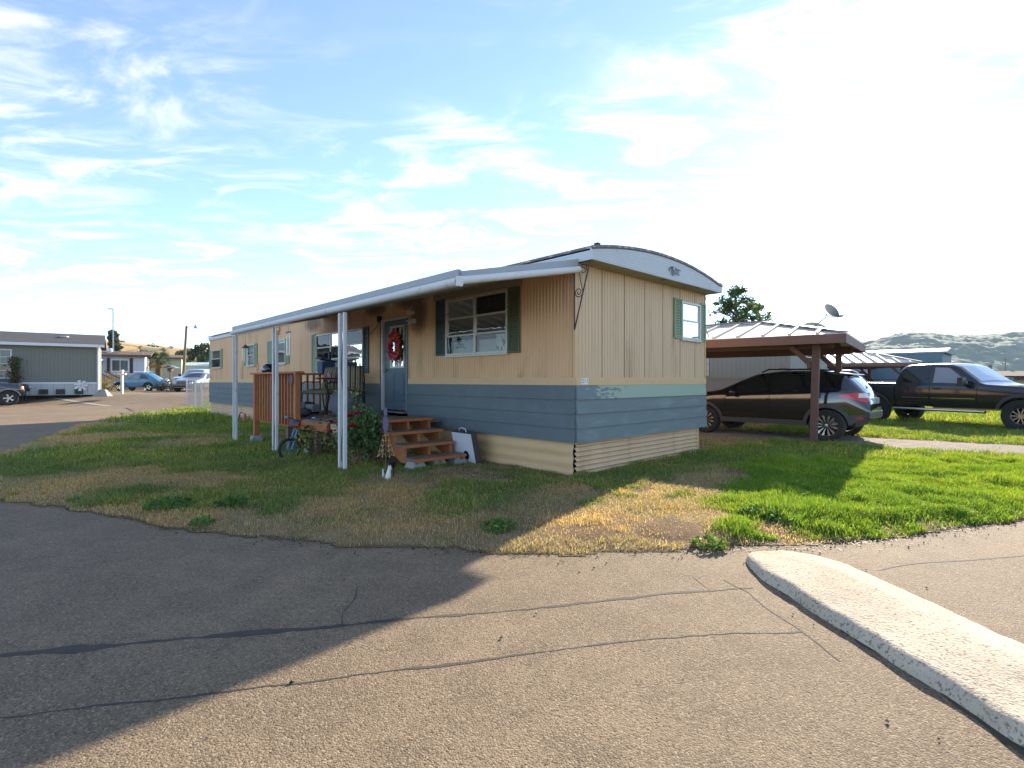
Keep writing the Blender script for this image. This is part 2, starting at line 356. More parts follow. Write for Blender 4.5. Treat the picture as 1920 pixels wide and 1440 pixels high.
def lawn_col(x, y):
    g = lush(x, y)[:, None]; n = fbm(x * 6, y * 6, 50)[:, None]; n2 = fbm(x * 1.6, y * 1.6, 53)[:, None]; dr = drive_mask(x, y)[:, None]
    straw = np.array([0.32, 0.235, 0.135]) * (0.72 + 0.55 * n); dirt = np.array([0.165, 0.110, 0.066]) * (0.7 + 0.6 * n); dk = sstep(0.50, 0.64, n2) * (0.25 + 0.75 * sstep(-0.5, 0.8, x))[:, None]
    c = straw * (1 - dk) + dirt * dk
    green = np.array([0.105, 0.100, 0.040]) * (0.7 + 0.6 * n); c = c * (1 - g) + green * g
    grav = np.array([0.27, 0.235, 0.19]) * (0.75 + 0.5 * n); c = c * (1 - dr) + grav * dr
    s, nn = house_local(x, y); worn = sstep(0.9, 0.55, np.hypot((s - 1.0) / 1.1, (nn - 0.95) / 0.45))[:, None]
    c = c * (1 - worn) + np.array([0.155, 0.092, 0.058]) * (0.8 + 0.4 * n) * worn
    rim = sstep(0.12, 0.0, edge_d(x, y))[:, None]
    return c * (1 - 0.5 * rim)
def soil_mat():
    m = bpy.data.materials.new('lawn soil'); m.use_nodes = True; N = m.node_tree.nodes; L = m.node_tree.links; b = N['Principled BSDF']
    a = N.new('ShaderNodeAttribute'); a.attribute_name = 'col'; tc = N.new('ShaderNodeTexCoord')
    n = N.new('ShaderNodeTexNoise'); n.inputs['Scale'].default_value = 55; n.inputs['Detail'].default_value = 5; n.inputs['Roughness'].default_value = 0.75; L.new(tc.outputs['Object'], n.inputs[0])
    mr = N.new('ShaderNodeMapRange'); mr.inputs[1].default_value = 0.3; mr.inputs[2].default_value = 0.7; mr.inputs[3].default_value = 0.55; mr.inputs[4].default_value = 1.4; L.new(n.outputs[0], mr.inputs[0])
    x = N.new('ShaderNodeMix'); x.data_type = 'RGBA'; x.blend_type = 'MULTIPLY'; x.inputs[0].default_value = 1.0; L.new(a.outputs['Color'], x.inputs[6]); L.new(mr.outputs[0], x.inputs[7]); L.new(x.outputs[2], b.inputs['Base Color'])
    b.inputs['Roughness'].default_value = 0.95; b.inputs['Specular IOR Level'].default_value = 0.1
    bp = N.new('ShaderNodeBump'); bp.inputs['Strength'].default_value = 1.0; bp.inputs['Distance'].default_value = 0.02; L.new(n.outputs[0], bp.inputs['Height']); L.new(bp.outputs[0], b.inputs['Normal'])
    return m
SOIL = soil_mat()
grid_sheet('lawn', -17, 9.4, 3.7, 26, 528, 446, lawn_z, SOIL, keep=lambda x, y: (edge_d(x, y) > 0), colors=lawn_col, kind='structure')
grid_sheet('lawn', 9.4, 60, 3.7, 70, 253, 331, lawn_z, SOIL, keep=lambda x, y: (edge_d(x, y) > 0), colors=lawn_col, kind='structure')
grid_sheet('lawn', -17, 9.4, 26, 70, 132, 220, lambda x, y: lawn_z(x, y) , SOIL, keep=lambda x, y: (edge_d(x, y) > 0) & (x > -9), colors=lawn_col, kind='structure')

GRASS = attr_mat('grass blades', 0.42); BLADE_GAIN = 1.75
def blades(name, n, box, dens, h, w, palette, label, lean=0.5, weight=None):
    """one triangle-tipped blade per sample, rooted on the lawn; dens(x,y) is the chance a sample grows"""
    x = RNG.uniform(box[0], box[1], n); y = RNG.uniform(box[2], box[3], n)
    ok = (edge_d(x, y) > 0.02) & ~in_house(x, y) & (np.abs(x / np.maximum(y, 0.1)) < 1.25)
    x, y = x[ok], y[ok]; p = dens(x, y); ok = RNG.random(len(x)) < p; x, y, p = x[ok], y[ok], p[ok]
    k = len(x); z = lawn_z(x, y); hh = h * (0.45 + 0.9 * RNG.random(k)) * (0.55 + 0.6 * p) * (0.45 + 1.2 * fbm(x * 3.3, y * 3.3, 66, 3) ** 1.5 * 1.6); ww = w * (0.7 + 0.6 * RNG.random(k))
    a = RNG.uniform(0, 2 * np.pi, k); la = RNG.uniform(0, 2 * np.pi, k); ln = hh * lean * RNG.random(k) ** 0.7
    dx, dy = np.cos(a) * ww / 2, np.sin(a) * ww / 2; lx, ly = np.cos(la) * ln, np.sin(la) * ln
    V = np.empty((k, 5, 3)); V[:, 0] = np.stack([x - dx, y - dy, z - 0.006], 1); V[:, 1] = np.stack([x + dx, y + dy, z - 0.006], 1)
    V[:, 2] = np.stack([x + dx * 0.75 + lx * 0.35, y + dy * 0.75 + ly * 0.35, z + hh * 0.6], 1); V[:, 3] = np.stack([x - dx * 0.75 + lx * 0.35, y - dy * 0.75 + ly * 0.35, z + hh * 0.6], 1)
    V[:, 4] = np.stack([x + lx, y + ly, z + hh * np.sqrt(np.maximum(0.15, 1 - (ln / hh) ** 2))], 1)
    b = np.arange(k)[:, None] * 5
    L = np.concatenate([b + np.array([0, 1, 2, 3]), b + np.array([3, 2, 4])], 1).ravel()
    st = (np.arange(k)[:, None] * 7 + np.array([0, 4])).ravel(); tt = np.tile([4, 3], k)
    pal = np.array(palette) * BLADE_GAIN; i = RNG.integers(0, len(pal), k); c = pal[i] * (0.7 + 0.6 * RNG.random((k, 1))) * (0.85 + 0.3 * RNG.random((k, 3)))
    tn = sstep(0.35, 0.65, fbm(x * 1.3, y * 1.3, 88, 3))[:, None]; c = c * (np.array([0.82, 0.90, 0.92]) * (1 - tn) + np.array([1.14, 1.08, 0.98]) * tn)
    c = np.repeat(c, 5, 0)
    return mesh_np(name, V.reshape(-1, 3), L, st, tt, GRASS, colors=c, label=label, cat='grass', kind='stuff')
G_GREEN = [(0.085, 0.140, 0.028), (0.070, 0.120, 0.026), (0.115, 0.155, 0.040), (0.060, 0.110, 0.032), (0.17, 0.18, 0.065), (0.30, 0.25, 0.12)]
G_LUSH = [(0.115, 0.190, 0.020), (0.095, 0.165, 0.018), (0.140, 0.215, 0.022), (0.075, 0.13, 0.02), (0.18, 0.22, 0.035)]
G_STRAW = [(0.34, 0.255, 0.150), (0.29, 0.21, 0.115), (0.39, 0.30, 0.185), (0.24, 0.17, 0.09), (0.19, 0.16, 0.075)]
near = (-8.2, 8.5, 3.8, 8.2); mid = (-14, 16, 8.2, 15.5); far = (-17, 30, 15.5, 30)
is_r = lambda x, y: sstep(1.4, 2.6, x - 0.55 * (y - 5.0))
gd = lambda x, y: sstep(0.05, 0.95, lush(x, y) + 0.55 * (fbm(x * 5.0, y * 5.0, 77, 3) - 0.5))
notdrive = lambda x, y: (1 - drive_mask(x, y))
blades('lawn_grass', 620000, near, lambda x, y: gd(x, y) * (1 - 0.9 * is_r(x, y)), 0.040, 0.0050, G_GREEN, 'short green lawn grass in uneven patches', 0.9)
blades('lush_grass', 520000, (0.4, 8.5, 4.2, 8.2), lambda x, y: gd(x, y) * is_r(x, y), 0.062, 0.0070, G_LUSH, 'bright thick grass and clover beside the house end', 0.8)
blades('straw_grass', 480000, near, lambda x, y: (0.30 + 0.5 * sstep(0.85, 0.1, lush(x, y))) * notdrive(x, y) * (1 - 0.8 * sstep(0.50, 0.62, fbm(x * 1.6, y * 1.6, 53)) * sstep(-0.5, 0.8, x)) * (1 - 0.6 * is_r(x, y) * lush(x, y)), 0.030, 0.0042, G_STRAW, 'dry straw coloured grass along the asphalt edge', 1.3)
blades('middle_grass', 520000, mid, lambda x, y: gd(x, y) * (1 - .3 * (x < 1)), 0.060, 0.009, G_GREEN + G_LUSH[:3], 'green grass around the porch and the drive', 0.8)
blades('middle_straw', 340000, mid, lambda x, y: (0.38 + 0.5 * sstep(0.7, 0.1, lush(x, y))) * notdrive(x, y), 0.04, 0.008, G_STRAW, 'dry grass stems farther up the lawn', 1.2)
blades('far_grass', 160000, far, lambda x, y: gd(x, y) * (1 - 0.0 * x), 0.09, 0.02, G_GREEN + G_LUSH, 'green grass at the far end of the lot', 0.7)

LEAFM = attr_mat('leaves', 0.35, 0.5)
def leaf_cloud(name, C, size, palette, parent=None, matl=None, aspect=0.6, flat=0.0, **kw):
    """one quad leaf per centre in C (k,3)"""
    C = np.asarray(C, float); k = len(C); d = RNG.normal(size=(k, 3)); d[:, 2] *= (1 - flat); d /= np.linalg.norm(d, axis=1)[:, None]
    e = np.cross(d, RNG.normal(size=(k, 3))); e /= np.linalg.norm(e, axis=1)[:, None]
    s = (np.asarray(size) * (0.6 + 0.8 * RNG.random(k)))[:, None]
    V = np.stack([C - d * s, C + e * s * aspect - d * s * 0.1, C + d * s, C - e * s * aspect - d * s * 0.1], 1).reshape(-1, 3)
    pal = np.array(palette); c = pal[RNG.integers(0, len(pal), k)] * (0.7 + 0.6 * RNG.random((k, 1)))
    return mesh_np(name, V, np.arange(4 * k), np.arange(k) * 4, np.full(k, 4), matl or LEAFM, parent, colors=np.repeat(c, 4, 0), **kw)
def litter():
    # straw and clippings blown over the ragged edge onto the asphalt
    n = 60000; x = RNG.uniform(-7, 7, n); y = RNG.uniform(3.3, 8.0, n); d = edge_d(x, y); ok = (d < 0.06) & (RNG.random(n) < 0.9 * np.exp(-np.abs(d) / 0.055) * (0.2 + 1.2 * sstep(.4, .65, fbm(x * 2.5, y * 2.5, 99)))); x, y = x[ok], y[ok]; k = len(x)
    a = RNG.uniform(0, np.pi, k); l = RNG.uniform(.008, .028, k); w = .0022; dx, dy = np.cos(a) * l, np.sin(a) * l; px, py = -np.sin(a) * w, np.cos(a) * w; z = np.where(edge_d(x, y) > 0, lawn_z(x, y) + .006, .006)
    V = np.stack([np.stack([x - dx - px, y - dy - py, z], 1), np.stack([x + dx - px, y + dy - py, z + .002], 1), np.stack([x + dx + px, y + dy + py, z + .002], 1), np.stack([x - dx + px, y - dy + py, z], 1)], 1).reshape(-1, 3)
    pal = np.array(G_STRAW + [(.10, .08, .045), (.14, .15, .05)]); c = pal[RNG.integers(0, len(pal), k)]
    mesh_np('straw_litter', V, np.arange(4 * k), np.arange(k) * 4, np.full(k, 4), GRASS, colors=np.repeat(c, 4, 0), label='loose straw spilled from the lawn edge onto the asphalt', cat='straw', kind='stuff')
litter()
# broad-leaved weeds that stand alone in the dry grass
def weed(x, y, r, n, label):
    t = RNG.uniform(0, 2 * np.pi, n); q = np.sqrt(RNG.random(n)) * r
    C = np.stack([q * np.cos(t), q * np.sin(t), 0.02 + 0.085 * RNG.random(n) * (1.2 - q / r)], 1)
    o = leaf_cloud('weed', C, 0.022, [(0.09, 0.18, 0.04), (0.12, 0.22, 0.05), (0.07, 0.14, 0.04)], aspect=0.55, label=label, cat='weed', group='weeds in the dry lawn edge')
    o.location = (x, y, float(lawn_z(np.array([x]), np.array([y]))[0])); return o
for px, py, r, n, lab in ((318, 958, .22, 420, 'broad leafy weed clump in the dry edge, the larger of two side by side'), (436, 955, .17, 300, 'leafy weed clump next to the largest weed by the asphalt edge'),
                    (380, 990, .10, 120, 'small weed sprout right at the kerbless asphalt edge below the weed clumps'), (1414, 974, .13, 260, 'round green weed alone in the scorched straw'), (935, 1000, .16, 180, 'green tuft at the end of the shadow on the dry edge'),
                    (1450, 985, .12, 160, 'low weed beside the round weed in the scorched straw'), (1512, 948, .10, 120, 'small weed between the scorched straw and the clover'), (1330, 1028, .14, 120, 'pale weed beside the nose of the white kerb')):
    weed(*pixel_ground(px, py), r, n, lab)

# cracks sealed with bitumen across the asphalt
def ribbon(name, pts, w0, w1, matl, z=0.0016, jit=0.35, seed=1, **kw):
    rr = np.random.default_rng(seed); P = []
    for (a, b) in zip(pts[:-1], pts[1:]):
        L_ = math.hypot(b[0] - a[0], b[1] - a[1]); m = max(2, int(L_ / 0.045))
        for i in range(m): P.append((a[0] + (b[0] - a[0]) * i / m, a[1] + (b[1] - a[1]) * i / m))
    P.append(pts[-1]); P = np.array(P); T = np.gradient(P, axis=0); T /= np.linalg.norm(T, axis=1)[:, None]; Nn = np.stack([-T[:, 1], T[:, 0]], 1)
    k = len(P); wob = np.convolve(rr.normal(size=k + 6), np.ones(7) / 7, 'same')[3:3 + k] * 0.02; P = P + Nn * wob[:, None]
    w = np.linspace(w0, w1, k) * (1 + jit * np.convolve(rr.normal(size=k + 4), np.ones(5) / 5, 'same')[2:2 + k] * 2) ; w = np.abs(w) + 0.002
    A = P + Nn * w[:, None] / 2; B = P - Nn * w[:, None] / 2; V = np.zeros((2 * k, 3)); V[0::2, :2] = A; V[1::2, :2] = B; V[:, 2] = z
    i = np.arange(k - 1) * 2; Q = np.stack([i, i + 1, i + 3, i + 2], 1)
    return mesh_np(name, V, Q.ravel(), np.arange(len(Q)) * 4, np.full(len(Q), 4), matl, **kw)
pg = pixel_ground
ribbon('crack_seal', [pg(-60, 1234), pg(300, 1203), pg(700, 1167), pg(1000, 1140), pg(1250, 1114), pg(1410, 1101)], 0.036, 0.008, TAR, jit=0.7, seed=3, kind='structure')
ribbon('road_crack', [pg(-60, 1352), pg(300, 1312), pg(500, 1286), pg(840, 1246), pg(1080, 1214), pg(1300, 1192), pg(1500, 1183)], 0.005, 0.007, TAR, jit=1.0, seed=4, kind='structure')
ribbon('road_crack', [pg(672, 1100), pg(660, 1130), pg(640, 1150), pg(645, 1172)], 0.006, 0.008, TAR, seed=5, kind='structure')
ribbon('road_crack', [pg(1355, 1088), pg(1400, 1112), pg(1450, 1150), pg(1500, 1185), pg(1580, 1240)], 0.004, 0.007, TAR, seed=6, kind='structure')
ribbon('road_crack', [pg(1300, 1082), pg(1332, 1107)], 0.004, 0.004, TAR, seed=7, kind='structure')
ribbon('road_crack', [pg(1640, 1068), pg(1720, 1058), pg(1820, 1050), pg(1940, 1040)], 0.012, 0.008, TAR, seed=8, kind='structure')

# the white painted concrete kerb with a rounded nose
def kerb_mat():
    m = mat('white painted kerb', (0.50, 0.43, 0.325), 0.95, var=0.38, vscale=2.2, bump=1.0, bscale=70, col2=(0.20, 0.165, 0.115), c2=(0.52, 0.66), c2scale=60.0, bdist=0.010, spec=0.15)
    return m
def build_kerb():
    P0 = np.array([1.98, 3.92]); P1 = np.array([2.42, 0.2]); W = 0.80
    ax = (P1 - P0); Lk = np.hypot(*ax); ax /= Lk; pr = np.array([-ax[1], ax[0]]);   # pr points to +x side
    if pr[0] < 0: pr = -pr
    ns, nq = 110, 36; V = []
    for i in range(ns + 1):
        t = Lk * i / ns; nose = math.sqrt(max(0.0, 1 - max(0.0, 1 - t / 0.55) ** 2))
        for j in range(nq + 1):
            q = j / nq; u = 2 * q - 1
            off = u * W / 2 * (0.35 + 0.65 * nose) + (1 - nose) * 0.02
            lip = 0.88 + 0.10 * (fbm(np.array([t * 6.0]), np.array([3.0]), 62)[0] - 0.5)                      # broken lip towards the street
            prof = (min(1.0, (1 - u) / 0.75) ** 0.8 * (0.90 + 0.10 * (1 - u * u))) if u > -lip else 0.9 * max(0.0, (u + 1.0) / (1 - lip)) ** 0.55
            p = P0 + ax * t + pr * off; nz = 0.014 * (fbm(np.array([p[0] * 9]), np.array([p[1] * 9]), 60)[0] - 0.5)
            ew = 0.02 * (fbm(np.array([t * 4]), np.array([u * 0.5]), 61)[0] - 0.5) * (abs(u) > 0.8) * 1.6
            V.append((p[0] + ew, p[1], (0.070 * prof * (0.15 + 0.85 * nose) + nz) if prof > 0 else -0.02))
    Q = [(i * (nq + 1) + j, i * (nq + 1) + j + 1, (i + 1) * (nq + 1) + j + 1, (i + 1) * (nq + 1) + j) for i in range(ns) for j in range(nq)]
    m = MB(); m.v = V; m.f = Q
    return m.build('concrete_kerb', kerb_mat(), smooth='all', label='worn white concrete kerb with a rounded nose on the asphalt', cat='kerb')
build_kerb()
KX0, KX1 = (1.62, 3.95), (1.99, 0.5)
ribbon('kerb_joint', [(1.72, 3.62), (1.73, 3.4), (1.78, 2.6), (1.86, 1.8), (1.98, 0.6)], 0.07, 0.09, mat('damp moss and grit', (0.060, 0.052, 0.030), .95, var=.5, vscale=14, bump=.8, bscale=60), seed=12, jit=0.9, kind='structure')
# loose stones and crumbs of asphalt along the lawn edge
def crumbs():
    n = 900; t = RNG.random(n); P = np.array([p for p in LAWN_EDGE if -4 < p[0] < 6]); seg = RNG.integers(0, len(P) - 1, n)
    X = P[seg] + (P[seg + 1] - P[seg]) * t[:, None] + RNG.normal(size=(n, 2)) * np.array([0.05, 0.13]); 
    m2 = 110; Y = np.stack([RNG.uniform(-2, 4, m2), RNG.uniform(1.2, 4.0, m2)], 1); X = np.concatenate([X, Y]); k = len(X)
    s = 0.003 + 0.007 * RNG.random(k) ** 3; base = np.array([(1,0,0),(0,1,0),(-1,0,0),(0,-1,0),(0,0,1),(0,0,-.3)], float)
    V = base[None] * s[:, None, None] * (0.6 + 0.8 * RNG.random((k, 6, 1))); V[:, :, 0] += X[:, :1]; V[:, :, 1] += X[:, 1:2]; V[:, :, 2] += 0.006
    T = np.array([(0,1,4),(1,2,4),(2,3,4),(3,0,4),(1,0,5),(2,1,5),(3,2,5),(0,3,5)]); L = (np.arange(k)[:, None, None] * 6 + T[None]).ravel()
    c = np.where(RNG.random((k, 1)) < 0.6, 0.04, 0.2) * np.ones((1, 3)) * (0.6 + 0.8 * RNG.random((k, 1)))
    mesh_np('asphalt_crumbs', V.reshape(-1, 3), L, np.arange(8 * k) * 3, np.full(8 * k, 3), SOIL, colors=np.repeat(c, 6, 0), label='loose stones and crumbs scattered on the asphalt', cat='gravel', kind='stuff')
crumbs()
# pale flush gutter strips across the side street
for a, b in (((40, 752), (206, 759)), ((216, 758), (350, 752))):
    pa = pixel_ground(*a, z=.08); pb = pixel_ground(*b, z=.08); m = MB(); k = 24
    for i in range(k):
        q = [(pa[0] + (pb[0] - pa[0]) * t / k, pa[1] + (pb[1] - pa[1]) * t / k) for t in (i, i + 1)]
        pts = []
        for (x, y), o in ((q[0], -.16), (q[1], -.16), (q[1], .16), (q[0], .16)): pts.append((x, y + o, float(rise(x, y + o)) + 0.012))
        m.add(pts, [(0, 1, 2, 3)])
    m.build('gutter_strip', CONC, kind='structure')

# ------------------------------------------------------------------ the mobile home
TAN = mat('tan enamelled siding', (0.66, 0.415, 0.215), 0.55, var=0.10, vscale=1.2, col2=(0.30, 0.17, 0.07), c2=(0.50, 0.80), c2scale=3.2, stretch=(1, 1, 0.16), bump=0.35, bscale=4, bdist=0.012)
TAN_E = mat('muted tan siding', (0.61, 0.43, 0.255), 0.55, var=0.10, vscale=1.2, col2=(0.36, 0.24, 0.12), c2=(0.50, 0.80), c2scale=2.6, stretch=(1, 1, 0.18), bump=0.35, bscale=4, bdist=0.012)  # less saturated tan than the porch wall siding
TANT = mat('tan trim paint', (0.62, 0.41, 0.21), 0.6, var=0.08, vscale=4)
BLUE = mat('slate blue lap board paint', (0.100, 0.130, 0.133), 0.6, var=0.16, vscale=1.6, bump=0.12, bscale=20, col2=(0.11, 0.145, 0.155), c2=(0.5, 0.66), c2scale=3.0)
BLUE_E = mat('weathered slate blue board', (0.125, 0.168, 0.166), 0.6, var=0.14, vscale=1.4, bump=0.12, bscale=20, col2=(0.17, 0.22, 0.225), c2=(0.48, 0.72), c2scale=4.0, stretch=(1, 0.4, 2.2))
MINT = mat('old mint paint under blue brushwork', (0.36, 0.47, 0.33), 0.65, var=0.10, vscale=2)
WHITE = mat('chalky white metal', (0.58, 0.585, 0.57), 0.6, var=0.10, vscale=2.5, col2=(0.33, 0.32, 0.28), c2=(0.56, 0.78), c2scale=6.0, bump=.15, bscale=6, bdist=.01)
FASCIA = mat('grey white fascia siding', (0.52, 0.56, 0.57), 0.55, var=0.08, vscale=2.5, col2=(0.30, 0.32, 0.29), c2=(0.60, 0.78), c2scale=7.0, stretch=(1, 1, 0.5))
GREYPAN = mat('grey awning pan', (0.31, 0.33, 0.335), 0.5, var=0.12, vscale=2, col2=(0.17, 0.165, 0.15), c2=(0.6, 0.8), c2scale=5)
SOFFIT = mat('peeling soffit', (0.34, 0.30, 0.19), 0.8, var=0.2, vscale=3, col2=(0.14, 0.11, 0.06), c2=(0.60, 0.66), c2scale=2.2)
ROOFTAR = mat('old roof coating', (0.20, 0.16, 0.14), 0.9, var=0.35, vscale=8, bump=0.6, bscale=40, col2=(0.40, 0.38, 0.35), c2=(0.5, 0.6), c2scale=9)
ALU = mat('window aluminium', (0.52, 0.51, 0.44), 0.45, metal=0.25, var=0.15, vscale=12, col2=(0.20, 0.17, 0.11), c2=(0.60, 0.72), c2scale=14)
SHUT_D = mat('dark green shutter', (0.040, 0.075, 0.070), 0.5, var=0.15)
SHUT_O = mat('olive green shutter', (0.085, 0.105, 0.050), 0.5, var=0.15)
SHUT_L = mat('faded green shutter', (0.215, 0.285, 0.160), 0.55, var=0.18, vscale=6)
DARK = mat('dark interior', (0.035, 0.030, 0.028), 0.9, var=0)
CURT = mat('white curtain', (0.62, 0.62, 0.60), 0.9, var=0.06); CURTD = mat('brown curtain', (0.085, 0.070, 0.062), 0.9, var=0.2, vscale=8)
IRON = mat('black wrought iron', (0.018, 0.017, 0.016), 0.5, var=0.1)
DOORB = mat('slate blue door enamel', (0.085, 0.130, 0.165), 0.45, var=0.08)
REDWOOD = mat('redwood stain', (0.37, 0.130, 0.042), 0.6, var=0.28, vscale=7, bump=0.25, bscale=30, stretch=(1, 1, 1), col2=(0.22, 0.085, 0.035), c2=(0.58, 0.74), c2scale=9)
TREADW = mat('worn grey brown tread', (0.19, 0.125, 0.09), 0.75, var=0.25, vscale=9, bump=0.3, bscale=40)
TREADF = REDWOOD
BLACK = mat('black plastic', (0.012, 0.012, 0.013), 0.4, var=0)
PAPER = mat('printed paper', (0.62, 0.63, 0.62), 0.8, var=0.0, col2=(0.10, 0.11, 0.11), c2=(0.52, 0.56), c2scale=16)

def add_stain(m, spots, col, lo=0.45, hi=0.75, nscale=9.0):
    # soot and grime with a shape of its own round given places on the wall
    N = m.node_tree.nodes; L = m.node_tree.links; b = N['Principled BSDF']; src = b.inputs['Base Color'].links[0].from_socket; tc = N.new('ShaderNodeTexCoord'); acc = None
    n = N.new('ShaderNodeTexNoise'); n.inputs['Scale'].default_value = nscale; n.inputs['Detail'].default_value = 7; n.inputs['Roughness'].default_value = .7; L.new(tc.outputs['Object'], n.inputs[0])
    for (c, r) in spots:
        mp = N.new('ShaderNodeMapping'); mp.inputs['Location'].default_value = tuple(-c[i] / r[i] for i in range(3)); mp.inputs['Scale'].default_value = tuple(1 / v for v in r); L.new(tc.outputs['Object'], mp.inputs[0])
        ln = N.new('ShaderNodeVectorMath'); ln.operation = 'LENGTH'; L.new(mp.outputs[0], ln.inputs[0]); mr = N.new('ShaderNodeMapRange'); mr.interpolation_type = 'SMOOTHSTEP'; mr.inputs[1].default_value = 1.0; mr.inputs[2].default_value = 0.1; L.new(ln.outputs['Value'], mr.inputs[0])
        if acc is None: acc = mr.outputs[0]
        else: x = N.new('ShaderNodeMath'); x.operation = 'MAXIMUM'; L.new(acc, x.inputs[0]); L.new(mr.outputs[0], x.inputs[1]); acc = x.outputs[0]
    ad = N.new('ShaderNodeMath'); ad.operation = 'MULTIPLY_ADD'; ad.inputs[1].default_value = 0.75; L.new(acc, ad.inputs[0]); ms = N.new('ShaderNodeMath'); ms.operation = 'MULTIPLY'; L.new(n.outputs[0], ms.inputs[0]); L.new(acc, ms.inputs[1]); L.new(ms.outputs[0], ad.inputs[2])
    rg = N.new('ShaderNodeMapRange'); rg.inputs[1].default_value = lo; rg.inputs[2].default_value = hi + .35; rg.inputs[4].default_value = .85; L.new(ad.outputs[0], rg.inputs[0])
    mx = N.new('ShaderNodeMix'); mx.data_type = 'RGBA'; L.new(rg.outputs[0], mx.inputs[0]); L.new(src, mx.inputs[6]); mx.inputs[7].default_value = (*col, 1); L.new(mx.outputs[2], b.inputs['Base Color'])
add_stain(TAN, [((3.72, 0, 2.55), (.55, .5, .75)), ((3.95, 0, 2.85), (1.1, .5, .35)), ((8.5, 0, 2.75), (.9, .5, .4)), ((5.3, 0, 2.8), (.8, .5, .3))], (0.12, 0.065, 0.03))
home = empty('mobile_home', (HC[0], HC[1], 0.0), HOUSE_RZ, 'tan and slate blue single-wide mobile home with a porch awning', 'mobile home')
ML = Matrix.Identity(4)                                                        # long wall: x = s, y = outward
ME = Matrix(((0, -1, 0, 0), (-1, 0, 0, 0), (0, 0, 1, 0), (0, 0, 0, 1)))        # end wall: x = q, y = outward
def ribbed(a0, a1, z0, z1, M, pitch=0.066, depth=0.010, y=0.0, wide=0.55):
    """vertical rib profile as a sheet with a lip, in wall coordinates"""
    m = MB(); n = max(1, int(round((a1 - a0) / pitch))); p = (a1 - a0) / n; xs = []
    for i in range(n):
        b = a0 + i * p; xs += [(b, y), (b + p * wide, y), (b + p * (wide + 0.12), y - depth), (b + p * 0.9, y - depth)]
    xs.append((a1, y)); k = len(xs)
    V = [(a, o, z0) for a, o in xs] + [(a, o, z1) for a, o in xs]
    m.add(V, [(i, i + 1, k + i + 1, k + i) for i in range(k - 1)], M); return m
def corrugated_h(a0, a1, z0, z1, M, waves, amp, y=0.0, wob=0.0, seg=10, cuts=14, seed=0):
    m = MB(); nz = waves * seg; V = []
    for i in range(nz + 1):
        t = i / nz; z = z0 + (z1 - z0) * t
        for c in range(cuts + 1):
            a = a0 + (a1 - a0) * c / cuts; w = wob * (fbm(np.array([a * 1.3]), np.array([z * 2.0 + seed]), 70 + seed)[0] - 0.5)
            V.append((a, y + amp * math.sin(2 * math.pi * waves * t) + w, z))
    k = cuts + 1; m.add(V, [(i * k + c, i * k + c + 1, (i + 1) * k + c + 1, (i + 1) * k + c) for i in range(nz) for c in range(cuts)], M); return m
def lap_board(a0, a1, z0, z1, M, y=0.0, tilt=0.027, sag=0.0):
    return MB().prism([(a0, y - 0.02, z0), (a0, y + tilt + 0.004, z0), (a0, y + 0.006, z1 + 0.012), (a0, y - 0.02, z1 + 0.012)], (a1 - a0, 0, 0), M)
Z_SK, Z_BL, Z_TR, Z_TOP = 0.485, 1.250, 1.352, 2.885
LONG_OPEN = [(1.30, 2.86, 1.735, 2.685), (4.10, 5.04, 0.70, 2.53), (5.83, 8.25, 1.50, 2.44), (10.30, 11.20, 1.79, 2.47), (12.92, 13.70, 1.79, 2.47), (16.70, 18.00, 1.79, 2.47)]
def long_sheets():
    cuts = [0.0]
    for a, b, _, _ in LONG_OPEN: cuts += [a, b]
    cuts.append(18.3)
    for i, (a, b) in enumerate(zip(cuts[:-1], cuts[1:])):
        op = next((o for o in LONG_OPEN if abs(o[0] - a) < 1e-6), None)
        fine = b < 8.6; kw = dict(pitch=0.062 if fine else 0.10, depth=0.011, wide=0.5)
        if op is None:
            k = max(1, int(round((b - a) / 1.22)))
            for j in range(k): ribbed(a + (b - a) * j / k + 0.002 * (j > 0), a + (b - a) * (j + 1) / k, Z_TR, Z_TOP, ML, **kw).build('wall_panel', TAN, home)
        else:
            ribbed(a, b, op[3], Z_TOP, ML, **kw).build('wall_panel', TAN, home)
            if op[2] > Z_TR: ribbed(a, b, Z_TR, op[2], ML, **kw).build('wall_panel', TAN, home)
long_sheets()
for a0, a1 in ((0.0, 4.06), (5.08, 18.3)):
    MB().box((a0, -0.02, Z_BL), (a1, 0.014, Z_TR + 0.004), ML).build('trim_board', TANT, home, bevel=0.003)
    for r in range(4):
        h = (Z_BL - Z_SK) / 4; lap_board(a0 + 0.003, a1, Z_SK + r * h, Z_SK + (r + 1) * h, ML).build('siding_board', BLUE, home)
# skirting on the porch side: warped sheet near the corner, ribbed metal farther along
corrugated_h(0.06, 4.2, 0.0, Z_SK - 0.01, ML, 3, 0.008, -0.035, wob=0.06, seg=8, cuts=40, seed=2).build('skirting', TANT, home, smooth='all')
corrugated_h(4.2, 18.25, 0.02, Z_SK - 0.004, ML, 7, 0.014, -0.03, cuts=10).build('skirting', TAN_E, home, smooth='all')
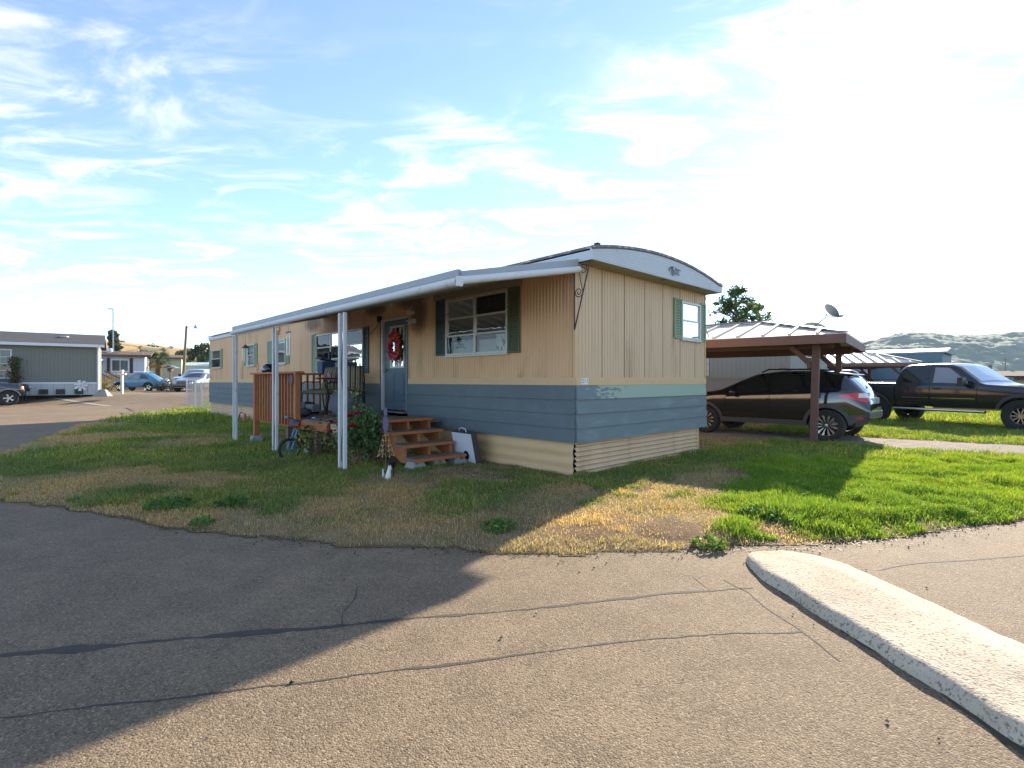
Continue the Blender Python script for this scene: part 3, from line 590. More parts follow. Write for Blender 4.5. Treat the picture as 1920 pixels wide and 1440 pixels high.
# end wall: seven ribbed panels, trim, lap boards, corrugated skirt
ENDP = [0.0, 0.582, 1.127, 1.671, 2.205, 2.755, 3.279, 3.66]
EOP = (2.79, 3.455, 2.02, 2.66)
for i in range(7):
    a, b = ENDP[i] + 0.006, ENDP[i + 1] - 0.006
    kw = dict(pitch=0.068, depth=0.009, wide=0.6)
    if i in (5,) or i == 6:
        lo, hi = (a, b)
        # the window cuts through both last panels
        w0, w1 = max(lo, EOP[0]), min(hi, EOP[1])
        if w0 > lo: ribbed(lo, w0, Z_TR, Z_TOP, ME, **kw).build('wall_panel', TAN_E, home)
        if w1 < hi: ribbed(w1, hi, Z_TR, Z_TOP, ME, **kw).build('wall_panel', TAN_E, home)
        ribbed(w0, w1, EOP[3], Z_TOP, ME, **kw).build('wall_panel', TAN_E, home); ribbed(w0, w1, Z_TR, EOP[2], ME, **kw).build('wall_panel', TAN_E, home)
    else: ribbed(a, b, Z_TR, Z_TOP, ME, **kw).build('wall_panel', TAN_E, home)
    if i: MB().box((ENDP[i] - 0.006, -0.016, Z_TR), (ENDP[i] + 0.006, -0.006, Z_TOP), ME).build('panel_joint', mat('panel joint', (0.20, 0.13, 0.06), .8, var=.2), home)
MB().box((0.0, -0.02, Z_BL), (3.67, 0.016, Z_TR + 0.004), ME).build('trim_board', TANT, home, bevel=0.003)
MB().box((-0.018, -0.03, Z_TR), (0.022, 0.010, Z_TOP), ME).build('corner_trim', TANT, home)
MB().box((3.645, -0.03, Z_TR), (3.668, 0.010, Z_TOP), ME).build('corner_trim', TANT, home)
def brush_mat():
    # mint board half covered by broad strokes of blue: more blue towards the porch corner, as the painter left it
    m = bpy.data.materials.new('half painted mint board'); m.use_nodes = True; N = m.node_tree.nodes; L = m.node_tree.links; b = N['Principled BSDF']; b.inputs['Roughness'].default_value = 0.6
    tc = N.new('ShaderNodeTexCoord'); sp = N.new('ShaderNodeSeparateXYZ'); L.new(tc.outputs['Object'], sp.inputs[0])
    mp = N.new('ShaderNodeMapping'); mp.inputs['Scale'].default_value = (1, 2.2, 9.0); L.new(tc.outputs['Object'], mp.inputs[0])
    n = N.new('ShaderNodeTexNoise'); n.inputs['Scale'].default_value = 2.2; n.inputs['Detail'].default_value = 6; n.inputs['Roughness'].default_value = 0.65; L.new(mp.outputs[0], n.inputs[0])
    g = N.new('ShaderNodeMapRange'); g.inputs[1].default_value = -2.1; g.inputs[2].default_value = -0.1; g.inputs[3].default_value = -0.28; g.inputs[4].default_value = 0.16; L.new(sp.outputs[1], g.inputs[0])
    a = N.new('ShaderNodeMath'); a.operation = 'ADD'; L.new(n.outputs[0], a.inputs[0]); L.new(g.outputs[0], a.inputs[1])
    r = N.new('ShaderNodeMapRange'); r.interpolation_type = 'SMOOTHSTEP'; r.inputs[1].default_value = 0.52; r.inputs[2].default_value = 0.57; L.new(a.outputs[0], r.inputs[0])
    x = N.new('ShaderNodeMix'); x.data_type = 'RGBA'; L.new(r.outputs[0], x.inputs[0]); x.inputs[6].default_value = (0.29, 0.37, 0.27, 1); x.inputs[7].default_value = (0.125, 0.17, 0.178, 1); L.new(x.outputs[2], b.inputs['Base Color'])
    return m
for r in range(4):
    h = (Z_BL - Z_SK) / 4; top = r == 3
    lap_board(0.004 if r else 0.012, 3.665 + 0.02 * (1.5 - r) * 0.5, Z_SK + r * h, Z_SK + (r + 1) * h, ME, y=0.004, tilt=0.026).build('siding_board', brush_mat() if top else BLUE_E, home, label='mint green board half painted over in blue' if top else None)
corrugated_h(0.02, 3.377, 0.03, Z_SK + 0.004, ME, 7, 0.017, -0.02, wob=0.02, cuts=16, seed=4).build('skirting', TAN_E, home, smooth='all', label='corrugated tan metal skirting under the end wall')
MB().box((3.372, -0.10, 0.02), (3.395, 0.0, Z_SK), ME).build('skirting_trim', TANT, home)
# hidden walls, floor and inside
MB().box((0.02, -3.66, Z_SK), (18.28, -3.60, Z_TOP)).build('back_wall', TAN_E, home); MB().box((18.24, -3.60, 0.02), (18.29, -0.03, Z_TOP)).build('far_end_wall', TAN, home)
MB().box((0.05, -3.6, Z_SK - 0.02), (18.2, -0.05, Z_SK + 0.10)).build('floor_deck', DARK, home); MB().box((0.1, -3.62, 0.0), (18.2, -3.58, Z_SK)).build('skirting', TAN_E, home)
MB().box((0.10, -2.2, Z_SK + 0.1), (18.0, -2.15, Z_TOP)).build('partition', DARK, home)
MB().box((0.03, -3.6, Z_TOP - 0.02), (18.25, -0.03, Z_TOP - 0.002)).build('ceiling', DARK, home)
# roof: bowed top over both side walls, ridged white fascia, soffit over the end wall
OV = 0.30
def arch(q): return 2.995 + 0.205 * max(0.0, 1 - ((q - 1.72) / 1.86) ** 2)
qs = [-0.035 + 3.73 * i / 24 for i in range(25)]
m = MB()
for (s0, s1) in ((-OV - 0.012, 18.42),):
    P0 = [(s0, -q, arch(q) + 0.012) for q in qs]; m.add(P0 + [(s1, -q, z) for _, _, z in P0 for q in ()] , [])
    m = MB(); ring = [(-q, arch(q) + 0.022) for q in qs] + [(-q, arch(q) - 0.012) for q in reversed(qs)]
    m.prism([(s0, a, z) for a, z in ring], (s1 - s0, 0, 0))
m.build('roof', ROOFTAR, home, smooth=25)
m = MB(); 
ring = [(-q, arch(q) - 0.012) for q in qs] + [(-3.695, 2.865), (0.035, 2.865)]
m.prism([(-OV, a, z) for a, z in ring], (0.03, 0, 0)); m.build('end_fascia', FASCIA, home, label='bowed grey white fascia over the end wall')
m = MB()
for i in range(9):
    z = 2.885 + i * 0.034; xs = [q for q in np.linspace(0, 3.66, 60) if arch(q) - 0.03 > z]
    if xs: m.box((-OV - 0.005, -max(xs), z), (-OV + 0.001, -min(xs), z + 0.006))
m.build('fascia_ridge', FASCIA, home)
m = MB(); m.tube([(-OV - 0.006, -q, arch(q) - 0.016) for q in qs], 0.010, 6); m.build('drip_edge', mat('dark drip edge', (0.09, 0.09, 0.075), .7, var=.3, vscale=20), home)
m = MB(); m.box((-OV + 0.03, 0.004, 2.862), (18.35, 0.034, 2.985)); m.build('side_fascia', FASCIA, home, bevel=0.004)
m = MB(); m.box((-OV + 0.03, -3.69, 2.862), (18.35, -3.662, 2.985)); m.build('side_fascia', FASCIA, home)
MB().box((-OV + 0.03, -3.66, 2.866), (0.0, 0.003, 2.886)).build('soffit', SOFFIT, home)
MB().box((18.30, -3.7, 2.862), (18.36, 0.034, 3.0)).build('end_fascia', FASCIA, home)
m = MB()
m.lathe([(0.05, 0), (0.05, 0.14), (0.07, 0.15), (0.07, 0.19), (0.0, 0.20)], 10, Matrix.Translation((11.5, -0.9, 3.14))); m.build('roof_vent', IRON, home)
m = MB(); m.lathe([(0.05, 0), (0.05, 0.14), (0.0, 0.15)], 10, Matrix.Translation((14.8, -0.6, 3.1))); m.build('roof_vent', WHITE, home)
MB().box((-0.28, -0.17, arch(.17) + 0.0), (-0.22, -0.11, arch(.17) + 0.05)).build('roof_clip', IRON, home)
m = MB(); m.tube([(-0.22, -3.62, 2.99), (-0.26, -3.72, 3.03)], 0.028, 8); m.build('flood_light', mat('rusty red lamp', (0.30, 0.09, 0.05), .6), home)
# number plates 211
for i, ch in enumerate('211'):
    MB().box((0.108 + i * 0.047, 0.016, 1.262), (0.152 + i * 0.047, 0.019, 1.345), ME).build('number_plate', mat('white number plate', (0.72, 0.75, 0.74), .5, var=0), home)
def text_mesh(body, size, matl, parent, M, name='lettering', extrude=0.001, font_shear=0.0):
    cu = bpy.data.curves.new(name, 'FONT'); cu.body = body; cu.size = size; cu.extrude = extrude; cu.align_x = 'CENTER'; cu.align_y = 'CENTER'; cu.shear = font_shear
    to = bpy.data.objects.new(name, cu); COL.objects.link(to); dg = bpy.context.evaluated_depsgraph_get(); me = bpy.data.meshes.new_from_object(to.evaluated_get(dg)); bpy.data.objects.remove(to)
    me.transform(M); me.materials.clear(); me.materials.append(matl); o = bpy.data.objects.new(name, me); COL.objects.link(o); o.parent = parent; return o
# text frame on the end wall: reads along +q, faces -s
def text_frame_end(q, y, z): return Matrix(((0, 0, -1, -y), (-1, 0, 0, -q), (0, 1, 0, z), (0, 0, 0, 1)))
for i, ch in enumerate('211'):
    text_mesh(ch, 0.082, BLACK, home, text_frame_end(0.130 + i * 0.047, 0.0195, 1.304), 'numeral')
# worn script badge on the fascia, only its strokes survive
m = MB(); sx = 2.02
def stroke(pts, r=0.006): m.tube([(-OV - 0.012, -(sx + a), 3.005 + b) for a, b in pts], r, 5)
stroke([(-.17, -.02), (-.15, .03), (-.12, .05), (-.10, .0), (-.10, -.07)]); stroke([(-.10, .06), (-.07, .02), (-.05, .07), (-.055, -.08)], .008); stroke([(-.04, .0), (-.02, .02), (-.02, -.05), (.02, -.05)])
stroke([(.04, .07), (.02, .0), (.02, -.04), (.05, -.03)]); stroke([(.08, .05), (.08, -.05)], .008); stroke([(.12, .05), (.12, -.05), (.15, -.04)]); stroke([(.05, .035), (.10, .045), (.18, .03)], .007)
m.build('script_badge', mat('tarnished badge', (0.16, 0.17, 0.17), 0.4, metal=0.6), home)

# windows and shutters
def window(a0, a1, z0, z1, M, cols, rows, curtain=None, cdepth=0.08, crange=None, f=0.035, parent=home, glass=None, fm=None):
    m = MB(); y0, y1 = -0.03, 0.028
    m.box((a0, y0, z0), (a0 + f, y1, z1), M).box((a1 - f, y0, z0), (a1, y1, z1), M).box((a0 + f, y0, z0), (a1 - f, y1, z0 + f), M).box((a0 + f, y0, z1 - f), (a1 - f, y1, z1), M)
    cw = (a1 - a0 - 2 * f) / cols; rh = (z1 - z0 - 2 * f) / rows
    for c in range(1, cols): m.box((a0 + f + c * cw - 0.028, y0, z0 + f), (a0 + f + c * cw + 0.028, y1 - 0.006, z1 - f), M)
    for c in range(cols):
        l = a0 + f + c * cw + (0.028 if c else 0); r_ = a0 + f + (c + 1) * cw - (0.028 if c < cols - 1 else 0)
        for r in range(1, rows): m.box((l, y0, z0 + f + r * rh - 0.014), (r_, y1 - 0.010, z0 + f + r * rh + 0.014), M)
    m.box((a0 - 0.02, 0.0, z0 - 0.03), (a1 + 0.02, 0.045, z0 - 0.003), M)
    w = m.build('window', fm or ALU, parent, bevel=0.002)
    for c in range(cols):
        l = a0 + f + c * cw + (0.028 if c else 0); r_ = a0 + f + (c + 1) * cw - (0.028 if c < cols - 1 else 0)
        for r in range(rows):
            b = z0 + f + r * rh + (0.014 if r else 0); t = z0 + f + (r + 1) * rh - (0.014 if r < rows - 1 else 0); e = random.uniform(-0.003, 0.003)
            MB().quad((l, 0.002 + e, b), (r_, 0.002 - e, b), (r_, 0.004 - e, t), (l, 0.004 + e, t), M).build('pane', glass or GLASS, w)
    if curtain is not None:
        c0, c1, d0, d1 = crange or (a0, a1, z0, z1); n = max(6, int((c1 - c0) / 0.04)); V = []
        for i in range(n + 1):
            a = c0 + (c1 - c0) * i / n; o = -cdepth - 0.018 * math.sin(i * 1.9) - 0.01 * math.sin(i * 0.7); V += [(a, o, d0), (a, o, d1)]
        MB().add(V, [(2 * i, 2 * i + 2, 2 * i + 3, 2 * i + 1) for i in range(n)], M).build('curtain', curtain, w, smooth='all')
    return w
def shutter(a0, a1, z0, z1, M, matl, parent=home, pitch=0.042):
    m = MB(); f = 0.028; y0, y1 = 0.004, 0.030
    m.box((a0, y0, z0), (a0 + f, y1, z1), M).box((a1 - f, y0, z0), (a1, y1, z1), M).box((a0 + f, y0, z0), (a1 - f, y1, z0 + f), M).box((a0 + f, y0, z1 - f), (a1 - f, y1, z1), M)
    m.box((a0 + f, y0, z0 + f), (a1 - f, y0 + 0.006, z1 - f), M)
    s_ = m.build('shutter', matl, parent, bevel=0.002)
    m = MB(); n = int((z1 - z0 - 2 * f) / pitch)
    for i in range(n):
        z = z0 + f + (i + 0.1) * (z1 - z0 - 2 * f) / n; m.prism([(a0 + f, y0 + 0.006, z + pitch * 0.75), (a0 + f, y0 + 0.010, z + pitch * 0.8), (a0 + f, y1 - 0.004, z + 0.004), (a0 + f, y1 - 0.008, z)], (a1 - a0 - 2 * f, 0, 0), M)
    m.build('slats', matl, s_); return s_
w1 = window(1.30, 2.86, 1.735, 2.685, ML, 2, 3, CURTD, 0.10, (1.30, 2.86, 2.02, 2.68))
shutter(1.035, 1.285, 1.725, 2.70, ML, SHUT_O); shutter(2.875, 3.145, 1.745, 2.73, ML, SHUT_D)
MB().box((1.0, 0.005, 2.715), (3.18, 0.05, 2.85), ML).build('valance_board', mat('grimy corrugated valance', (0.27, 0.21, 0.13), .8, var=.4, vscale=18, stretch=(4, 1, .4)), home)
# what stands behind the lower panes
MB().box((1.36, -0.03, 1.78), (1.60, -0.026, 2.03), ML).build('paper_sheet', PAPER, w1, label='white printed sheet in the lower pane')
MB().box((1.62, -0.06, 1.77), (2.05, -0.055, 1.97), ML).build('board', mat('grey board', (0.42, 0.45, 0.47), .8), w1)
MB().box((2.10, -0.06, 1.77), (2.80, -0.055, 1.99), ML).build('cloth', mat('grey patterned cloth', (0.40, 0.43, 0.45), .85, var=.1, col2=(0.10, 0.10, 0.10), c2=(.60, .64), c2scale=5), w1)
w2 = window(5.83, 8.25, 1.50, 2.44, ML, 3, 3, mat('net curtain', (0.30, 0.31, 0.30), .9), 0.12, (5.9, 8.2, 1.5, 1.78))
shutter(5.585, 5.815, 1.475, 2.46, ML, SHUT_D); shutter(8.27, 8.51, 1.49, 2.47, ML, SHUT_L)
window(10.30, 11.20, 1.79, 2.47, ML, 1, 2, CURT, 0.05); shutter(10.03, 10.285, 1.78, 2.48, ML, SHUT_L); shutter(11.215, 11.72, 1.78, 2.48, ML, SHUT_L)
window(12.92, 13.70, 1.79, 2.47, ML, 1, 2, CURT, 0.05); shutter(12.67, 12.90, 1.78, 2.48, ML, SHUT_L); shutter(13.72, 13.95, 1.78, 2.48, ML, SHUT_L)
window(16.70, 18.00, 1.79, 2.47, ML, 1, 2, CURT, 0.35, (16.8, 17.3, 1.8, 2.45)); shutter(16.50, 16.685, 1.78, 2.48, ML, SHUT_L); shutter(18.01, 18.27, 1.78, 2.48, ML, SHUT_L)
window(2.79, 3.455, 2.02, 2.66, ME, 1, 2, CURT, 0.25, (2.82, 3.45, 2.03, 2.65)); shutter(2.53, 2.785, 2.02, 2.69, ME, SHUT_L); shutter(3.46, 3.64, 2.02, 2.69, ME, SHUT_L)
# front door
m = MB()
m.box((4.14, -0.055, 0.74), (4.98, -0.02, 1.56)).box((4.14, -0.055, 2.39), (4.98, -0.02, 2.50)).box((4.14, -0.055, 1.56), (4.235, -0.02, 2.39)).box((4.755, -0.055, 1.56), (4.98, -0.02, 2.39))
door = m.build('door', DOORB, home, bevel=0.002, label='slate blue door with nine small panes')
m = MB(); a0, a1, z0, z1 = 4.235, 4.755, 1.56, 2.39
m.box((a0, -0.05, z0), (a0 + .035, -0.008, z1)).box((a1 - .035, -0.05, z0), (a1, -0.008, z1)).box((a0, -0.05, z0), (a1, -0.010, z0 + .035)).box((a0, -0.05, z1 - .035), (a1, -0.010, z1))
for i in (1, 2): m.box((a0 + (a1 - a0) * i / 3 - .009, -0.045, z0), (a0 + (a1 - a0) * i / 3 + .009, -0.012, z1)); m.box((a0, -0.045, z0 + (z1 - z0) * i / 3 - .009), (a1, -0.013, z0 + (z1 - z0) * i / 3 + .009))
m.build('door_window', mat('cream window frame', (0.62, 0.62, 0.54), .5), door)
for i in range(3):
    for j in range(3): MB().quad((a0 + (a1 - a0) * i / 3, -0.030, z0 + (z1 - z0) * j / 3), (a0 + (a1 - a0) * (i + 1) / 3, -0.030, z0 + (z1 - z0) * j / 3), (a0 + (a1 - a0) * (i + 1) / 3, -0.030, z0 + (z1 - z0) * (j + 1) / 3), (a0 + (a1 - a0) * i / 3, -0.030, z0 + (z1 - z0) * (j + 1) / 3)).build('pane', GLASS, door)
for a in (4.24, 4.60):
    m = MB(); m.box((a, -0.022, 0.90), (a + .26, -0.012, 1.46)); m.box((a + .03, -0.014, 0.93), (a + .23, -0.006, 1.43)); m.build('door_panel', DOORB, door, bevel=0.004)
MB().ball((4.90, 0.02, 1.52), 0.03, 10, 8).build('door_knob', mat('brass', (.5, .38, .18), .3, metal=1), door, smooth='all')
m = MB(); m.box((4.99, -0.05, 0.72), (5.05, 0.026, 2.53)).box((4.09, -0.05, 2.50), (5.05, 0.022, 2.535)); m.build('door_frame', WHITE, home)
MB().box((4.075, -0.05, 0.72), (4.125, 0.022, 2.50)).build('door_frame', mat('blue grey edge', (.16, .2, .22), .6), home)
MB().box((4.10, -0.08, 0.69), (5.05, 0.10, 0.72)).build('door_sill', mat('weathered sill', (.20, .17, .13), .8), home)
MB().box((5.055, 0.0, 0.72), (5.085, 0.03, 2.52)).build('door_trim', mat('brown trim', (.12, .055, .028), .7), home)
# lamps beside the door
m = MB(); m.tube([(3.90, 0.0, 2.585), (3.90, 0.08, 2.585)], 0.05, 10); m.tube([(3.90, 0.08, 2.585), (3.90, 0.12, 2.575)], 0.035, 10); m.build('porch_lamp', mat('cream lamp', (.6, .57, .48), .5), home)
m = MB(); m.box((3.80, 0.0, 2.38), (3.94, 0.05, 2.46)); m.tube([(3.87, 0.05, 2.42), (3.87, 0.15, 2.38)], 0.045, 10); m.build('security_camera', WHITE, home, smooth=30)
MB().tube([(3.87, 0.151, 2.3795), (3.87, 0.155, 2.378)], 0.03, 10).build('camera_lens', BLACK, home)
m = MB(); m.box((5.06, 0.0, 2.50), (5.14, 0.07, 2.62)); m.tube([(5.10, 0.03, 2.5), (5.25, 0.01, 2.42), (5.6, 0.02, 2.25), (5.8, 0.03, 2.2)], 0.006, 5); m.build('junction_box', BLACK, home)
# scroll bracket under the roof corner
m = MB(); br = 0.009
m.tube([(0.0, 0.02, 1.98), (0.0, 0.02, 2.86)], br, 6); m.tube([(0.0, 0.02, 1.98), (-0.26, 0.02, 2.86)], br, 6); m.tube([(0.0, 0.02, 2.855), (-0.27, 0.02, 2.855)], br, 6)
def spiral(c, r0, turns, a0, sgn=1, k=26): return [(c[0] + (r0 * (1 - 0.75 * i / k)) * math.cos(a0 + sgn * turns * 2 * math.pi * i / k), 0.02, c[1] + (r0 * (1 - 0.75 * i / k)) * math.sin(a0 + sgn * turns * 2 * math.pi * i / k)) for i in range(k + 1)]
m.tube(spiral((-0.15, 2.76), 0.07, 1.6, 0.0), 0.006, 5); m.tube(spiral((-0.07, 2.47), 0.07, 1.6, math.pi), 0.006, 5); m.tube([(-0.08, 0.02, 2.76), (-0.10, 0.02, 2.62), (-0.14, 0.02, 2.47)], 0.006, 5)
m.build('scroll_bracket', IRON, home)
m = MB(); m.tube([(-0.05, -3.70, 2.1), (0.1, -3.72, 2.5), (0.0, -3.75, 2.9)], 0.006, 5); m.build('cable', IRON, home)

# ------------------------------------------------------------------ porch awning
cover = empty('patio_cover', (HC[0], HC[1], 0.0), HOUSE_RZ, 'white metal porch awning on three pairs of thin posts', 'awning')
S0, S1, ND, ZW, ZG = -0.06, 7.86, 2.00, 2.845, 2.40
nb = 20
for i in range(nb):
    a, b = S0 + (S1 - S0) * i / nb, S0 + (S1 - S0) * (i + 1) / nb
    prof = [(a, 0.0), (a + 0.03, 0.05), (b - 0.03, 0.05), (b, 0.0)]
    m = MB(); V = [(x, 0.036, ZW + z - 0.03) for x, z in prof] + [(x, ND - 0.03, ZG + z - 0.02) for x, z in prof]; m.add(V, [(0, 1, 5, 4), (1, 2, 6, 5), (2, 3, 7, 6)]); m.build('awning_panel', GREYPAN, cover)
# rolled gutter along the outer edge and the plain fascia on the near end
def roll(z): return [(ND - 0.03, z + 0.040), (ND + 0.02, z + 0.042), (ND + 0.048, z + 0.022), (ND + 0.055, z - 0.01), (ND + 0.040, z - 0.042), (ND + 0.01, z - 0.052), (ND - 0.03, z - 0.05)]
MB().prism([(S0 - 0.02, a, b) for a, b in roll(ZG - 0.048)], (S1 - S0 + 0.04, 0, 0)).build('gutter', WHITE, cover, smooth=60)
MB().prism([(S0 - 0.02, a, b) for a, b in ((ND - 0.035, ZG + 0.0), (ND + 0.012, ZG + 0.0), (ND + 0.012, ZG + 0.075), (ND - 0.035, ZG + 0.075))], (S1 - S0 + 0.04, 0, 0)).build('gutter_lip', GREYPAN, cover)
def end_fascia(s, matl, z0, z1, th, name):
    m = MB(); m.add([(s, 0.036, ZW + z0), (s, ND, ZG + z0), (s, ND, ZG + z1), (s, 0.036, ZW + z1), (s + th, 0.036, ZW + z0), (s + th, ND, ZG + z0), (s + th, ND, ZG + z1), (s + th, 0.036, ZW + z1)], [(0,1,2,3),(4,7,6,5),(0,4,5,1),(1,5,6,2),(2,6,7,3),(3,7,4,0)]); return m.build(name, matl, cover)
end_fascia(S0 - 0.02, GREYPAN, -0.03, 0.055, 0.018, 'awning_fascia'); end_fascia(S1, GREYPAN, -0.03, 0.055, 0.018, 'awning_fascia')
m = MB(); m.tube([(S0 - 0.045, 0.05, ZW - 0.085), (S0 - 0.045, ND + 0.02, ZG - 0.05)], 0.044, 10); m.build('edge_roll', WHITE, cover, smooth=60)
m = MB(); m.box((S0 - 0.10, ND + 0.0, ZG - 0.118), (S0 - 0.05, ND + 0.066, ZG - 0.012)); m.build('corner_cap', WHITE, cover, bevel=0.01)
for i, s_ in enumerate((2.655, 5.36, 7.78)):
    pz = ZG - 0.115; parts = None
    for k, ds in enumerate((-0.075, 0.075)):
        m = MB(); m.box((s_ + ds - 0.024, ND - 0.045, -0.02), (s_ + ds + 0.024, ND + 0.003, pz)); o = m.build('post', WHITE, cover, bevel=0.005)
        if k == 0: parts = o
    m = MB()
    pts = [(s_ + 0.035 * math.sin(z * 5.2), ND - 0.02, z) for z in np.linspace(0.15, 2.15, 46)]; m.tube(pts, 0.006, 5)
    m.build('scroll_work', IRON, parts)

# ------------------------------------------------------------------ deck, stairs and what stands on them (porch frame: s along the wall, n outwards)
def porch(name, s, n, z=0.0, rz=0.0, label=None, cat=None, group=None):
    x, y = house_xy(s, n); return empty(name, (x, y, z), HOUSE_RZ + rz, label, cat, group)
DZ = 0.64; DS0, DS1, DN = 2.95, 7.12, 1.70
deck = porch('deck', 0, 0, 0, 0, 'redwood stained porch deck with a slatted railing', 'deck')
nbd = 12
for i in range(nbd):
    a, b = 0.06 + (DN - 0.04) * i / nbd, 0.06 + (DN - 0.04) * (i + 1) / nbd - 0.006
    MB().box((DS0 if a < 0.34 else 3.35 if a < 1.28 else 3.75, a, DZ - 0.035), (DS1, b, DZ + random.uniform(-.002, .002))).build('floor_board', TREADW, deck)
MB().box((3.75, DN - 0.02, DZ - 0.17), (DS1, DN + 0.022, DZ - 0.037)).build('rim_beam', REDWOOD, deck, bevel=0.003)
MB().box((DS1 - 0.04, 0.08, DZ - 0.17), (DS1, DN - 0.022, DZ - 0.037)).build('rim_beam', REDWOOD, deck)
RT = 1.44
for s_, b in ((7.085, 0.17), (4.89, DZ - 0.16)):
    MB().box((s_ - 0.045, DN - 0.045 + 0.07, b), (s_ + 0.045, DN + 0.045 + 0.07, RT)).build('railing_post', REDWOOD, deck, bevel=0.004)
for s_ in (5.6, 4.3):
    for n_ in (DN - 0.06, 0.9): MB().box((s_ - 0.045, n_ - 0.045, 0.02), (s_ + 0.045, n_ + 0.045, DZ - 0.17)).build('support_post', TREADW, deck)
MB().box((4.80, DN - 0.03, RT), (7.28, DN + 0.13, RT + 0.04)).build('top_rail', REDWOOD, deck, bevel=0.004)
MB().box((4.94, DN + 0.005, DZ - 0.02), (7.04, DN + 0.03, DZ + 0.07)).build('bottom_rail', REDWOOD, deck)
MB().box((4.94, DN + 0.005, RT - 0.10), (7.04, DN + 0.03, RT - 0.004)).build('upper_rail', REDWOOD, deck)
k = 15
for i in range(k):
    s_ = 5.03 + (7.17 - 5.03) * i / (k - 1); MB().box((s_ - 0.019, DN + 0.031, DZ - 0.145), (s_ + 0.019, DN + 0.069, RT - 0.003)).build('baluster', REDWOOD, deck)
MB().box((7.06, 0.05, RT), (7.18, DN - 0.031, RT + 0.04)).build('top_rail', REDWOOD, deck)
for i in range(11):
    n_ = 0.12 + 1.42 * i / 10; MB().box((7.10, n_ - 0.019, DZ - 0.1), (7.138, n_ + 0.019, RT - 0.002)).build('baluster', REDWOOD, deck)
# stairs running down along the wall
stairs = porch('porch_stairs', 0, 0, 0, 0, 'four redwood steps with open risers standing on concrete blocks', 'stairs')
ST = [(1.87, 0.195), (2.17, 0.365), (2.47, 0.535), (2.77, 0.705)]
for i, (s_, z) in enumerate(ST):
    MB().box((s_, 0.36, z - 0.038), (s_ + (0.30 if i < 3 else 0.56), 1.29, z)).build('tread', TREADW if i != 9 else REDWOOD, stairs, bevel=0.005)
    MB().box((s_ - 0.012, 0.355, z - 0.045), (s_ - 0.001, 1.295, z - 0.004)).build('tread_nosing', REDWOOD, stairs)
for n_ in (0.40, 0.80, 1.22):
    pts = [(1.90, 0.10)]
    for i, (s_, z) in enumerate(ST): pts += [(s_ + 0.03, z - 0.046), (s_ + (0.31 if i < 3 else 0.5), z - 0.046)] if i else [(1.90, z - 0.046), (2.20, z - 0.046)]
    pts += [(3.27, 0.47), (3.05, 0.46), (2.30, 0.10)]
    MB().prism([(a, n_ - 0.019, b) for a, b in pts], (0, 0.038, 0)).build('stringer', REDWOOD, stairs)
# concrete pier blocks
PIER = mat('pier block concrete', (0.30, 0.30, 0.285), 0.9, var=0.2, vscale=9, bump=0.6, bscale=60)
def pier_mesh():
    m = MB(); b, t, h = 0.135, 0.085, 0.17
    m.add([(-b,-b,-.03),(b,-b,-.03),(b,b,-.03),(-b,b,-.03),(-t,-t,h),(t,-t,h),(t,t,h),(-t,t,h)], [(0,3,2,1),(4,5,6,7),(0,1,5,4),(1,2,6,5),(2,3,7,6),(3,0,4,7)]); return m
pier0 = pier_mesh().build('pier_block', PIER, None, bevel=0.012)
piers = [(7.085, DN + 0.07, 'tapered concrete pier block under the corner post of the slatted railing', 0.17), (2.0, 1.18, 'concrete pier block under the outer stringer of the porch steps', 0.115), (2.02, 0.80, 'concrete pier block under the middle stringer of the porch steps', 0.115), (2.02, 0.42, 'concrete pier block under the step stringer nearest the house wall', 0.115), (4.62, 1.62, 'concrete pier block half hidden behind the small bicycle wheel', 0.17)]
for i, (s_, n_, lab, h) in enumerate(piers):
    o = pier0 if i == 0 else pier0.copy()
    if i: COL.objects.link(o)
    x, y = house_xy(s_, n_); o.location = (x, y, float(lawn_z(np.array([x]), np.array([y]))[0]) + 0.0 if h < .15 else 0.0); o.rotation_euler = (0, 0, HOUSE_RZ + random.uniform(-.06, .06)); tag(o, lab, 'pier block', 'concrete pier blocks at the porch')
    if h < 0.15: o.scale = (1, 1, 0.66)
# porch slab of worn brown mat at the foot of the steps
m = MB(); m.box((0.55, 0.55, 0.0), (1.65, 1.30, 0.05)); o = m.build('door_mat', mat('muddy brown mat', (0.115, 0.068, 0.045), .95, var=.35, vscale=6, bump=.5, bscale=60), None, bevel=0.01, label='flat muddy brown mat on the ground before the steps', cat='mat'); o.location = (*house_xy(0, 0), -0.003); o.rotation_euler = (0, 0, HOUSE_RZ)

# porch furniture
CUSH = bpy.data.materials.new('striped cushion'); CUSH.use_nodes = True
def _cush():
    N = CUSH.node_tree.nodes; L = CUSH.node_tree.links; b = N['Principled BSDF']; b.inputs['Roughness'].default_value = .9
    tc = N.new('ShaderNodeTexCoord'); mp = N.new('ShaderNodeMapping'); mp.inputs['Scale'].default_value = (1, 0, 0); L.new(tc.outputs['Object'], mp.inputs[0])
    w = N.new('ShaderNodeTexWave'); w.inputs['Scale'].default_value = 3.4; w.inputs['Distortion'].default_value = 0; L.new(mp.outputs[0], w.inputs[0])
    r = N.new('ShaderNodeValToRGB'); L.new(w.outputs[0], r.inputs[0]); e = r.color_ramp.elements; e[0].position = 0.0; e[0].color = (.02, .025, .02, 1); e[1].position = .24; e[1].color = (.26, .20, .11, 1)
    for p, c in ((.16, (.03, .035, .025, 1)), (.5, (.36, .30, .19, 1)), (.56, (.13, .10, .06, 1)), (.72, (.36, .30, .19, 1)), (.95, (.20, .15, .08, 1))):
        q = e.new(p); q.color = c
    L.new(r.outputs[0], b.inputs['Base Color'])
_cush()
